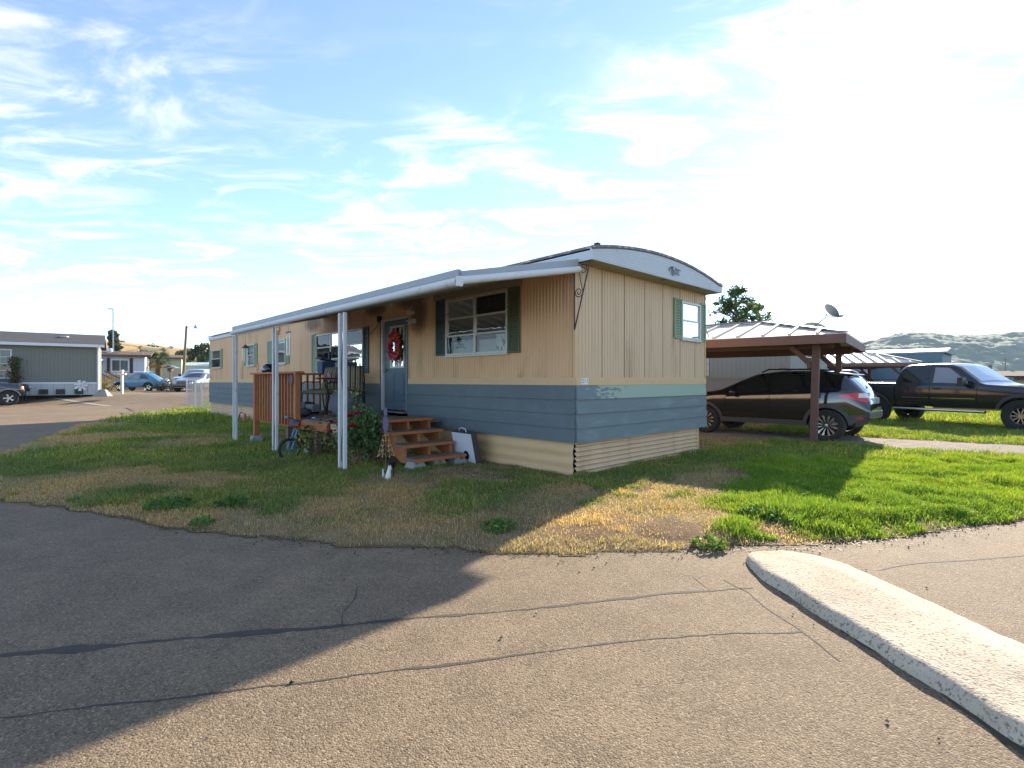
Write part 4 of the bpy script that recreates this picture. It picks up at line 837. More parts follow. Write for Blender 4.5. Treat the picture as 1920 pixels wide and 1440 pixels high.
def cushion(m, x0, x1, y0, y1, z0, z1, rot=None):
    n = 8; V = []; F_ = []
    for i in range(n + 1):
        for j in range(n + 1):
            u, v = i / n, j / n; puff = (1 - abs(2 * u - 1) ** 4) * (1 - abs(2 * v - 1) ** 4); V.append((x0 + (x1 - x0) * u, y0 + (y1 - y0) * v, z0 + (z1 - z0) * (0.35 + 0.65 * puff)))
    b = len(V)
    for i in range(n + 1):
        for j in range(n + 1): u, v = i / n, j / n; V.append((x0 + (x1 - x0) * u, y0 + (y1 - y0) * v, z0))
    k = n + 1
    for i in range(n):
        for j in range(n): F_.append((i * k + j, (i + 1) * k + j, (i + 1) * k + j + 1, i * k + j + 1)); F_.append((b + i * k + j, b + i * k + j + 1, b + (i + 1) * k + j + 1, b + (i + 1) * k + j))
    for i in range(n): F_ += [(i * k, b + i * k, b + (i + 1) * k, (i + 1) * k), (i * k + n, (i + 1) * k + n, b + (i + 1) * k + n, b + i * k + n), (i, i + 1, b + i + 1, b + i), (n * k + i, b + n * k + i, b + n * k + i + 1, n * k + i + 1)]
    m.add(V, F_, rot)
def patio_seat(name, s, n, rz, W, label, cat, arms=True, scroll=False):
    r = porch(name, s, n, DZ, rz, label, cat); h = W / 2
    m = MB(); tilt = Matrix.Translation((0, -0.22, 0.42)) @ Matrix.Rotation(R(78), 4, 'X')
    # local: seat faces +y
    fr = MB()
    for sx in (-1, 1):
        lg = MB(); lg.tube([(sx * h, 0.26, 0.0), (sx * h, 0.24, 0.40)], 0.016, 8); lg.build('leg', IRON, r)
        lg = MB(); lg.tube([(sx * h, -0.30, 0.0), (sx * h, -0.24, 0.40)], 0.016, 8); lg.build('leg', IRON, r)
        fr.tube([(sx * h, 0.26, 0.40), (sx * h, -0.24, 0.40)], 0.014, 6)
        if arms: fr.tube([(sx * h, 0.25, 0.40), (sx * h, 0.26, 0.60), (sx * h, 0.18, 0.645), (sx * h, -0.20, 0.64)], 0.014, 6)
    fr.tube([(-h, 0.26, 0.40), (h, 0.26, 0.40)], 0.014, 6); fr.tube([(-h, -0.24, 0.40), (h, -0.24, 0.40)], 0.014, 6); fr.build('seat_frame', IRON, r)
    bk = MB(); arc = [(-h, -0.24, 0.40), (-h, -0.29, 0.70)] + [(h * -math.cos(t), -0.30 - 0.05 * math.sin(t), 0.72 + 0.24 * math.sin(t)) for t in np.linspace(0.15, math.pi - 0.15, 14)] + [(h, -0.29, 0.70), (h, -0.24, 0.40)]
    bk.tube(arc, 0.014, 6)
    for q in np.linspace(-0.6, 0.6, 5): bk.tube([(q * h, -0.25, 0.42), (q * h, -0.31, 0.72), (q * h * 0.9, -0.34, 0.72 + 0.23 * math.sqrt(1 - q * q))], 0.007, 5)
    if scroll:
        for sx in (-1, 1): bk.tube([(sx * (0.03 + 0.05 * (1 - i / 16)) * 1.4 * math.cos(i * 0.5) + sx * 0.08, -0.335, 0.88 + 0.06 * (1 - i / 16) * math.sin(i * 0.5)) for i in range(16)], 0.006, 5)
    bk.build('backrest', IRON, r)
    k = max(1, round(W / 0.5))
    for i in range(k):
        x0, x1 = -h + 0.02 + (W - 0.04) * i / k, -h + 0.02 + (W - 0.04) * (i + 1) / k - 0.01
        c = MB(); cushion(c, x0, x1, -0.22, 0.27, 0.41, 0.50); c.build('seat_cushion', CUSH, r, smooth='all')
        c = MB(); cushion(c, x0, x1, 0.0, 0.52, 0.0, 0.10, Matrix.Translation((0, -0.24, 0.45)) @ Matrix.Rotation(R(100), 4, 'X') @ Matrix.Scale(-1, 4, (0, 0, 1))); c.build('back_cushion', CUSH, r, smooth='all')
    return r
patio_seat('patio_bench', 6.35, 0.62, R(8), 1.0, 'wide patio seat with brown striped cushions against the house wall', 'chair')
patio_seat('patio_chair', 4.95, 0.75, R(60), 0.52, 'arched iron patio chair with a striped cushion beside the door', 'chair', scroll=True)
t = porch('bistro_table', 5.55, 0.85, DZ, 0, 'small round dark patio table between the two striped seats', 'table')
m = MB(); m.lathe([(0.0, 0.70), (0.30, 0.70), (0.31, 0.715), (0.30, 0.73), (0.0, 0.73)], 24); m.build('table_top', mat('maroon table top', (.10, .035, .04), .4), t, smooth=30)
for k in range(3):
    a = k * 2.1; m = MB(); m.tube([(0.26 * math.cos(a), 0.26 * math.sin(a), 0.0), (0.06 * math.cos(a), 0.06 * math.sin(a), 0.35), (0.22 * math.cos(a), 0.22 * math.sin(a), 0.70)], 0.011, 6); m.build('leg', IRON, t)
c = porch('candle_jar', 5.5, 0.9, DZ + 0.73, 0, 'small pink jar on the round patio table', 'jar'); m = MB(); m.lathe([(0.0, 0), (0.035, 0), (0.04, 0.05), (0.03, 0.09), (0.0, 0.09)], 14); m.build('jar', mat('pink glass', (.45, .16, .2), .2), c, smooth=40)
# blue bird house on the end rail
b = porch('bird_house', 7.06, 0.28, RT + 0.041, 0.0, 'dark blue wooden bird house standing on the deck rail', 'bird house'); BH = mat('navy paint', (.022, .055, .12), .6)
m = MB(); m.box((-.13, -.15, 0), (.13, .15, .26)); m.build('box', BH, b, bevel=.004)
m = MB(); m.prism([(-.16, -.19, .25), (-.16, .19, .33), (-.16, .19, .355), (-.16, -.19, .275)], (.32, 0, 0)); m.build('roof', BH, b)
m = MB(); m.box((.06, -.14, .28), (.11, -.09, .50)); m.build('back_post', BH, b)
# toy truck, bags and helmet on the deck
t = porch('toy_truck', 6.0, 1.12, DZ, R(25), 'grey and white plastic toy truck on the deck floor', 'toy')
GP = mat('grey toy plastic', (.40, .43, .43), .45); m = MB(); m.box((-.20, -.10, .05), (.20, .10, .12)).box((-.20, -.10, .12), (-.02, .10, .20)); m.build('body', GP, t, bevel=.012)
m = MB(); m.prism([(-.01, -.09, .12), (.12, -.09, .12), (.09, -.09, .25), (.0, -.09, .25)], (0, .18, 0)); m.build('cab', mat('dark toy cab', (.06, .08, .09), .3), t, bevel=.008)
for a in (-.13, .13):
    for bb in (-.1, .1): m = MB(); m.lathe([(0.0, -.02), (.05, -.02), (.055, 0), (.05, .02), (0, .02)], 14, Matrix.Translation((a, bb, .055)) @ Matrix.Rotation(R(90), 4, 'X')); m.build('wheel', BLACK, t, smooth=30)
def lump(name, s, n, z, r, sc, matl, label, cat, seed, rz=0):
    o = porch(name, s, n, z, rz, label, cat); m = MB(); m.ball((0, 0, r * sc[2] * 0.93), r, 16, 12, sc); rr = np.random.default_rng(seed)
    m.v = [tuple(np.array(p) * (1 + 0.14 * (fbm(np.array([p[0] * 9 + seed]), np.array([p[1] * 9 + p[2] * 7]), seed)[0] - 0.5) * 2)) for p in m.v]; m.v = [(a, b_, max(0.0, c_)) for a, b_, c_ in m.v]
    m.build('cloth', matl, o, smooth='all'); return o
lump('bundle', 5.85, 1.45, DZ, .17, (1.3, .8, .75), mat('pale pink fabric', (.62, .50, .50), .9, var=.15, vscale=8), 'pale pink bundle lying behind the deck balusters', 'bundle', 3)
lump('bag', 5.35, 1.48, DZ, .14, (1.5, .8, .6), mat('dark grey fabric', (.06, .06, .065), .85, var=.3, vscale=9, col2=(.4, .4, .4), c2=(.6, .66), c2scale=8), 'dark crumpled bag by the deck corner post', 'bag', 5)
lump('covered_object', 4.55, 1.05, DZ, .30, (1.1, .8, .9), mat('grey quilted cover', (.105, .115, .135), .8, var=.25, vscale=4), 'grey quilted cover over a low object between chair and roses', 'cover', 9)
lump('shoe_pile', 6.25, .95, DZ, .13, (1.4, .7, .9), mat('black leather', (.012, .012, .012), .6), 'dark pile of shoes under the striped bench', 'shoes', 11)
hm = porch('riding_helmet', 6.42, DN + .04, RT + .04, 0, 'shiny black helmet resting on the deck rail', 'helmet'); m = MB(); m.lathe([(.0, .17), (.06, .165), (.11, .13), (.13, .07), (.125, 0), (.10, 0)], 20); m.build('shell', mat('gloss black', (.012, .012, .014), .12, coat=.6), hm, smooth='all')
MB().box((-.11, .08, .03), (.11, .135, .08)).build('visor', mat('grey visor', (.35, .38, .4), .2), hm, bevel=.01)
sl = porch('slate_disc', 4.98, DN + .135, 1.24, 0, 'round purple slate ornament hanging on the railing post', 'ornament'); m = MB(); m.lathe([(0, 0), (.085, 0), (.09, .006), (.085, .012), (0, .012)], 22, Matrix.Translation((0, 0, .09)) @ Matrix.Rotation(R(-90), 4, 'X')); m.build('disc', mat('purple slate', (.10, .085, .125), .7, var=.3, vscale=14), sl, smooth=30)
MB().tube([(-.05, 0.0, .165), (0, 0.0, .21), (.05, 0.0, .165)], .003, 5).build('cord', IRON, sl)

# wreath on the door
wr = porch('door_wreath', 4.47, 0.012, 1.98, 0, 'pink and orange silk flower wreath hung on the blue door', 'wreath')
t_ = np.linspace(0, 2 * np.pi, 500, endpoint=False); C = np.stack([np.cos(t_) * .17, np.full(500, .03), np.sin(t_) * .21], 1) + RNG.normal(size=(500, 3)) * [.045, .012, .045]
leaf_cloud('greenery', C, .036, [(.03, .07, .02), (.02, .05, .02), (.06, .10, .03)], wr, kind='stuff')
for k in range(13):
    a = k * 2 * math.pi / 13 + .2; pal = [[(.62, .09, .20), (.72, .16, .30)], [(.75, .22, .03), (.65, .15, .02)], [(.55, .06, .14), (.7, .12, .2)]][k % 3]
    C = np.array([.165 * math.cos(a), .055, .21 * math.sin(a)]) + RNG.normal(size=(70, 3)) * [.034, .018, .034]; leaf_cloud('flower', C, .034, pal, wr)

# wind chimes and sun ornaments hung from the awning
BRZ = mat('aged bronze', (.20, .14, .07), .5, metal=.5); ORG = mat('orange tin', (.70, .22, .03), .5, col2=(.5, .1, .02), c2=(.5, .6), c2scale=30)
def hang(name, s, n, ztop, label, cat, kind):
    o = porch(name, s, n, ztop, 0, label, cat)
    if kind == 'chime':
        MB().tube([(0, 0, 0), (0, 0, -.30)], .0025, 4).build('cord', IRON, o); m = MB(); m.lathe([(0, -.22), (.04, -.26), (.075, -.30), (.07, -.305), (0, -.29)], 16); m.build('cap', BRZ, o, smooth=40)
        for k in range(5): a = k * 1.257; MB().tube([(.05 * math.cos(a), .05 * math.sin(a), -.30), (.05 * math.cos(a), .05 * math.sin(a), -.50 - .05 * k)], .008, 6).build('tube', mat('pale chime metal', (.55, .54, .50), .3, metal=.6), o)
    elif kind == 'long':
        MB().tube([(0, 0, 0), (0, 0, -.10)], .0025, 4).build('cord', IRON, o); MB().box((-.10, -.01, -.12), (.10, .01, -.10)).build('cap', BRZ, o)
        for k in range(3): MB().tube([(-.07 + .07 * k, 0, -.12), (-.07 + .07 * k, 0, -.52)], .009, 6).build('tube', mat('pale chime metal', (.55, .54, .50), .3, metal=.6), o)
    else:
        MB().tube([(0, 0, 0), (0, 0, -.14 if kind == 'sun' else -.04)], .0025, 4).build('cord', IRON, o); zc = -.24 if kind == 'sun' else -.12; m = MB(); pts = []
        for i in range(24): r_ = .10 if i % 2 == 0 else .055; pts.append((r_ * math.cos(i * math.pi / 12), 0, zc + r_ * math.sin(i * math.pi / 12)))
        m.prism(pts, (0, .008, 0)); m.build('rays', ORG, o); MB().ball((0, .012, zc), .045, 12, 8, (1, .5, 1)).build('face', mat('gold', (.6, .36, .1), .4, metal=.4), o, smooth='all')
    return o
hang('wind_chime', 7.35, ND - .1, 2.30, 'bronze capped wind chime hanging at the far end of the awning', 'wind chime', 'chime')
hang('wind_chime', 5.0, ND - .12, 2.28, 'straight tube wind chime hanging near the middle awning posts', 'wind chime', 'long')
hang('sun_ornament', 5.05, ND + .02, 2.33, 'orange metal sun ornament close under the awning gutter', 'ornament', 'sunhigh')
so = porch('sun_ornament', 6.98, DN + .07, RT + .04, 0, 'orange sun face on a wire above the railing corner', 'ornament')
MB().tube([(0, 0, 0), (0, 0, .06)], .004, 5).build('stem', IRON, so); m = MB(); pts = [((.09 if i % 2 == 0 else .05) * math.cos(i * math.pi / 10), 0, .12 + (.09 if i % 2 == 0 else .05) * math.sin(i * math.pi / 10)) for i in range(20)]; m.prism(pts, (0, .008, 0)); m.build('rays', mat('yellow red tin', (.68, .30, .03), .5, col2=(.5, .05, .03), c2=(.48, .55), c2scale=22), so)
# stake chime with a purple leaf
st = porch('garden_chime', 1.93, 1.70, 0.02, 0, 'garden stake with a purple leaf top and a cone of little bells', 'wind chime')
MB().tube([(0, 0, 0), (0, 0, .62)], .006, 6).build('stake', BRZ, st); LEAFP = mat('purple leaf metal', (.085, .075, .15), .5, var=.25, vscale=20)
for z, w, h in ((.70, .075, .12), (.86, .045, .07)): m = MB(); m.prism([(w * math.sin(a) * (1 if True else 1), 0, z + h * math.cos(a)) for a in np.linspace(0, 2 * math.pi, 20, endpoint=False)], (0, .008, 0)); m.build('leaf', LEAFP, st)
for lv in range(5):
    r_ = .02 + .022 * lv; z = .58 - .07 * lv
    for k in range(3 + lv): a = k * 2 * math.pi / (3 + lv) + lv; m = MB(); m.lathe([(0, .022), (.006, .02), (.010, .006), (.014, 0), (0, 0.002)], 8, Matrix.Translation((r_ * math.cos(a), r_ * math.sin(a), z - .04))); m.tube([(r_ * .8 * math.cos(a), r_ * .8 * math.sin(a), z + .05), (r_ * math.cos(a), r_ * math.sin(a), z - .018)], .0025, 4); m.build('bell', mat('brass bell', (.42, .31, .15), .35, metal=.7), st, smooth=40)
# small white animal figure and solar light
fg = porch('garden_figurine', 1.56, 1.88, .02, R(200), 'small white chalky cat figurine by the garden stake', 'figurine'); WF = mat('chipped white plaster', (.62, .62, .57), .8, var=.15, vscale=30, col2=(.1, .1, .09), c2=(.62, .68), c2scale=26)
m = MB(); m.tube([(0, 0, 0), (0, .0, .05), (0, .01, .10), (0, .02, .135), (0, .035, .16), (0, .05, .175)], [.034, .038, .030, .022, .026, .012], 12); m.ball((-.014, .03, .182), .010, 6, 5, (1, .6, 1.6)); m.ball((.014, .03, .182), .010, 6, 5, (1, .6, 1.6)); m.build('body', WF, fg, smooth='all')
MB().tube([(0, -.03, .01), (.04, -.04, .015), (.05, -.01, .015)], .008, 6).build('tail', WF, fg, smooth='all')
sf = porch('solar_light', 1.63, 1.76, .02, 0, 'black solar path light stuck in the ground behind the figurine', 'lamp'); MB().tube([(0, 0, 0), (0, 0, .17)], .010, 8).build('stem', BLACK, sf); m = MB(); m.lathe([(.02, .15), (.045, .21), (.05, .22), (.05, .245), (0, .25)], 14); m.build('lamp_head', BLACK, sf, smooth=40)
ob = porch('garden_stone', 1.72, 1.86, .02, 0, 'upright white stone beside the black solar light', 'stone'); MB().tube([(0, 0, -.01), (0, 0, .05), (.004, 0, .11), (.004, 0, .135)], [.018, .017, .010, .004], 8).build('stone', WF, ob, smooth='all')
# game board with a hole leaning on the skirting
gb = porch('game_board', 1.98, .16, .03, R(-4), 'white topped game board with a round hole leaning against the skirting', 'game board')
Mg = Matrix.Rotation(R(-12), 4, 'X') @ Matrix.Identity(4)
m = MB(); W_, H_ = .27, .50; n_ = 20; cx_, cz_, rr_ = -.05, .15, .07
ring = [(cx_ + rr_ * math.cos(2 * math.pi * i / n_), cz_ + rr_ * math.sin(2 * math.pi * i / n_)) for i in range(n_)]
def edge_pt(a):
    c, s = math.cos(a), math.sin(a); t = min((W_ - cx_ if c > 0 else W_ + cx_) / max(abs(c), 1e-6), (H_ - cz_ if s > 0 else cz_) / max(abs(s), 1e-6)); return (cx_ + c * t, cz_ + s * t)
outer = [edge_pt(2 * math.pi * i / n_) for i in range(n_)]
for cor in ((W_, H_), (-W_, H_), (-W_, 0), (W_, 0)):
    i = min(range(n_), key=lambda k_: (outer[k_][0] - cor[0]) ** 2 + (outer[k_][1] - cor[1]) ** 2); outer[i] = cor
V = [(x, .10, z) for x, z in ring] + [(x, .10, z) for x, z in outer]; m.add(V, [(i, (i + 1) % n_, n_ + (i + 1) % n_, n_ + i) for i in range(n_)], Mg); m.build('face', mat('scuffed white board', (.60, .62, .64), .6, var=.06, col2=(.12, .12, .13), c2=(.66, .70), c2scale=7), gb)
m = MB(); m.box((-W_ - .012, .0, 0), (-W_, .10, H_), Mg).box((W_, .0, 0), (W_ + .012, .10, H_), Mg).box((-W_, .0, H_), (W_, .10, H_ + .012), Mg).box((-W_, 0, .0), (W_, .01, H_), Mg); m.build('frame', mat('dark stained side', (.06, .05, .045), .7), gb)
m = MB(); m.tube([(-.10, .06, H_ + .01), (-.08, .06, H_ + .06), (0, .06, H_ + .075), (.08, .06, H_ + .06), (.10, .06, H_ + .01)], .009, 8, M=Mg); m.build('rope_handle', mat('white rope', (.6, .6, .56), .8), gb, smooth='all')

# child's bicycle leaning at the deck
bk = porch('bicycle', 4.36, 1.86, 0.0, R(0), "child's black and blue bicycle with a handlebar bag on the grass", 'bicycle')
TYRE = mat('tyre rubber', (.018, .018, .018), .85, var=.1); BBL = mat('bicycle blue', (.10, .24, .40), .35, var=.1); CHR = mat('chrome', (.6, .6, .6), .15, metal=1.0, var=0)
def bike_wheel(c, yaw):
    M = Matrix.Translation(c) @ Matrix.Rotation(yaw, 4, 'Z') @ Matrix.Rotation(R(90), 4, 'X')
    m = MB(); m.lathe([(.165 + .024 * math.cos(a), .024 * math.sin(a)) for a in np.linspace(0, 2 * math.pi, 10, endpoint=False)], 28, M, closed=True); w = m.build('wheel', TYRE, bk, smooth='all')
    m = MB(); m.tube([tuple(M @ Vector((.142 * math.cos(a), .142 * math.sin(a), 0))) for a in np.linspace(0, 2 * math.pi, 28, endpoint=False)], .007, 6, True)
    for k in range(12): a = k * math.pi / 6; m.tube([tuple(M @ Vector((.0, 0, .02 * (-1) ** k))), tuple(M @ Vector((.14 * math.cos(a), .14 * math.sin(a), 0)))], .0015, 3)
    m.build('rim', BBL, w)
be = Vector((.49, -.87, 0)); bp_ = Vector((.87, .49, 0)); Z3 = lambda v: Vector((0, 0, v))
fw = Vector((-.10, .27, .19)); rw = fw + be * .66; hd = fw + be * .15 + Z3(.31); st_ = fw + be * .47 + Z3(.25); bb = fw + be * .38 + Z3(.01)
bike_wheel(fw, R(-88)); bike_wheel(rw, R(-60.6))
m = MB(); m.tube([hd, st_], .018, 8); m.tube([hd - Z3(.08), bb], .020, 8); m.tube([st_ + Z3(.05), bb], .015, 8); m.tube([bb, rw + bp_ * .04], .010, 6); m.tube([st_, rw + bp_ * .04], .010, 6); m.build('frame', BLACK, bk, smooth=40)
m = MB(); f_ = bp_ * .05; m.tube([fw + f_, hd + f_ * .6], .015, 8); m.tube([fw - f_, hd - f_ * .6], .015, 8); m.tube([hd, hd + be * .04 + Z3(.12)], .014, 8); m.build('fork', BBL, bk, smooth=40)
hb = hd + be * .04 + Z3(.12); ends = [hb - bp_ * .24 + be * .06 + Z3(.07), hb + bp_ * .24 + be * .06 + Z3(.07)]
m = MB(); m.tube([ends[0], hb - bp_ * .10 + Z3(.06), hb, hb + bp_ * .10 + Z3(.06), ends[1]], .011, 8); m.build('handlebar', BLACK, bk, smooth=40)
m = MB()
for e2, sg in zip(ends, (-1, 1)): m.tube([e2, e2 + bp_ * .07 * sg], .016, 8)
m.build('grip', BBL, bk)
m = MB(); m.ball(tuple(hb - be * .06 - Z3(.02)), .085, 12, 8, (1, 1.1, .8)); m.build('handlebar_bag', mat('patterned bag', (.04, .07, .15), .7, col2=(.55, .09, .04), c2=(.52, .58), c2scale=9), bk, smooth='all')
m = MB(); m.tube([st_ - be * .09 + Z3(.07), st_ + Z3(.085), st_ + be * .10 + Z3(.09)], [.02, .035, .055], 10); m.build('saddle', BLACK, bk, smooth='all')
for sg in (-1, 1):
    c_ = bb + bp_ * .07 * sg + Z3(.06 * sg); m = MB(); m.tube([bb, bb + bp_ * .05 * sg, c_], .008, 6); m.box(tuple(c_ - Vector((.04, .04, .01))), tuple(c_ + Vector((.04, .04, .01)))); m.build('pedal', BLACK, bk)
# red fire-hydrant coloured hose bib toy at the far skirting
hs = porch('garden_sprayer', 13.2, .22, .02, 0, 'small pink and black garden sprayer by the far skirting', 'sprayer'); m = MB(); m.lathe([(0, 0), (.07, 0), (.075, .16), (.04, .22), (.03, .27), (0, .27)], 14); m.build('tank', mat('pink plastic', (.55, .08, .12), .4), hs, smooth=40); m = MB(); m.tube([(.03, 0, .25), (.15, .05, .30), (.34, .05, .22), (.36, .04, .06)], .012, 6); m.build('hose', BLACK, hs)

# rose bush against the porch
def canes(m, base, n, H, spread, r=.006, seed=1):
    rr = np.random.default_rng(seed); tips = []
    for i in range(n):
        a = rr.uniform(0, 2 * math.pi); q = spread * rr.uniform(.3, 1); h = H * rr.uniform(.55, 1.1); p = [(base[0] + rr.uniform(-.05, .05), base[1] + rr.uniform(-.05, .05), -.02)]
        for t in (.3, .6, 1.0): p.append((base[0] + q * math.cos(a) * t ** 1.4 + rr.normal() * .02, base[1] + q * math.sin(a) * t ** 1.4 + rr.normal() * .02, h * t))
        m.tube(p, [r, r * .9, r * .7, r * .4], 5); tips += [p[1], p[2], p[3], ((p[2][0] + p[3][0]) / 2, (p[2][1] + p[3][1]) / 2, (p[2][2] + p[3][2]) / 2)]
    return tips
rb = porch('rose_bush', 3.02, 1.52, 0.0, 0, 'leafy rose bush with deep red blooms in front of the deck', 'rose bush')
m = MB(); tips = canes(m, (0, 0), 34, .74, .34, .007, 4); m.build('stems', mat('rose cane', (.16, .11, .06), .8, var=.3, vscale=20), rb)
tips = [t for t in tips if t[2] > .2]; C = np.concatenate([np.array(t) + RNG.normal(size=(34, 3)) * [.085, .085, .075] for t in tips]); C = C[C[:, 2] > .14]
leaf_cloud('foliage', C, .026, [(.085, .165, .055), (.12, .21, .07), (.07, .13, .055), (.16, .25, .09)], rb, aspect=.75)
C = np.stack([RNG.uniform(-.3, .3, 160), RNG.uniform(-.25, .3, 160), RNG.uniform(.05, .3, 160)], 1); leaf_cloud('withered_leaves', C, .024, [(.30, .10, .03), (.36, .20, .07), (.2, .12, .05)], rb)
m = MB(); canes(m, (-.1, .1), 30, .35, .35, .004, 8); m.build('dry_stalks', mat('dry stalk', (.38, .29, .16), .9), rb)
def bloom(parent, c, r, col):
    m = MB()
    for ring_ in range(4):
        k = 5; rr_ = r * (.25 + .25 * ring_); tilt = .25 + .28 * ring_
        for i in range(k):
            a = i * 2 * math.pi / k + ring_ * .6; d = Vector((math.cos(a), math.sin(a), 0)); tng = Vector((-math.sin(a), math.cos(a), 0)); o = Vector(c)
            b0 = o + d * rr_ * .3; t0 = o + d * (rr_ * (.4 + tilt)) + Vector((0, 0, r * (.9 - .22 * ring_))); wv = tng * rr_ * .75
            m.add([b0 - wv * .4, b0 + wv * .4, (b0 + t0) / 2 + wv + d * .003, t0 + wv * .45, t0 - wv * .45, (b0 + t0) / 2 - wv + d * .003], [(0, 1, 2, 3, 4, 5)])
    return m.build('bloom', col, parent)
RED = mat('rose petal red', (.48, .010, .025), .6, var=.25, vscale=30, trans=.3); MAG = mat('rose petal magenta', (.42, .010, .10), .6, var=.25, vscale=30, trans=.3)
for c, r_, q in (((-.13, .24, .77), .068, RED), ((-.34, .22, .82), .066, MAG), ((-.30, .28, .64), .066, RED), ((.38, .30, .66), .058, MAG), ((.42, .30, .52), .05, MAG)): bloom(rb, c, r_, q)
rb2 = porch('rose_bush', 3.65, 1.42, 0.0, 0, 'tall thin rose shoots with small pale buds beside the front door', 'rose bush')
m = MB(); tips = canes(m, (0, 0), 6, 1.2, .32, .005, 14); m.build('stems', mat('rose cane', (.16, .11, .06)), rb2)
C = np.concatenate([np.array(t) + RNG.normal(size=(9, 3)) * [.05, .05, .06] for t in tips if t[2] > .45]); leaf_cloud('foliage', C, .026, [(.08, .15, .05), (.12, .19, .07), (.06, .12, .05)], rb2, aspect=.75)
C = np.array([t for t in tips if t[2] > .6]); C = np.repeat(C, 5, 0) + RNG.normal(size=(len(C) * 5, 3)) * .012; leaf_cloud('buds', C, .018, [(.55, .45, .18), (.6, .5, .3)], rb2)
rb3 = porch('shrub', 4.35, 1.85, 0.0, 0, 'straggly yellowing shrub at the deck edge behind the bicycle', 'shrub')
m = MB(); tips = canes(m, (0, 0), 14, .62, .36, .005, 24); m.build('stems', mat('rose cane', (.16, .11, .06)), rb3)
rb3.location = (*house_xy(3.95, 1.86), 0)
C = np.concatenate([np.array(t) + RNG.normal(size=(7, 3)) * [.06, .06, .06] for t in tips if t[2] > .2]); leaf_cloud('foliage', C, .024, [(.09, .10, .03), (.25, .22, .06), (.05, .07, .025), (.35, .28, .10)], rb3, aspect=.7)

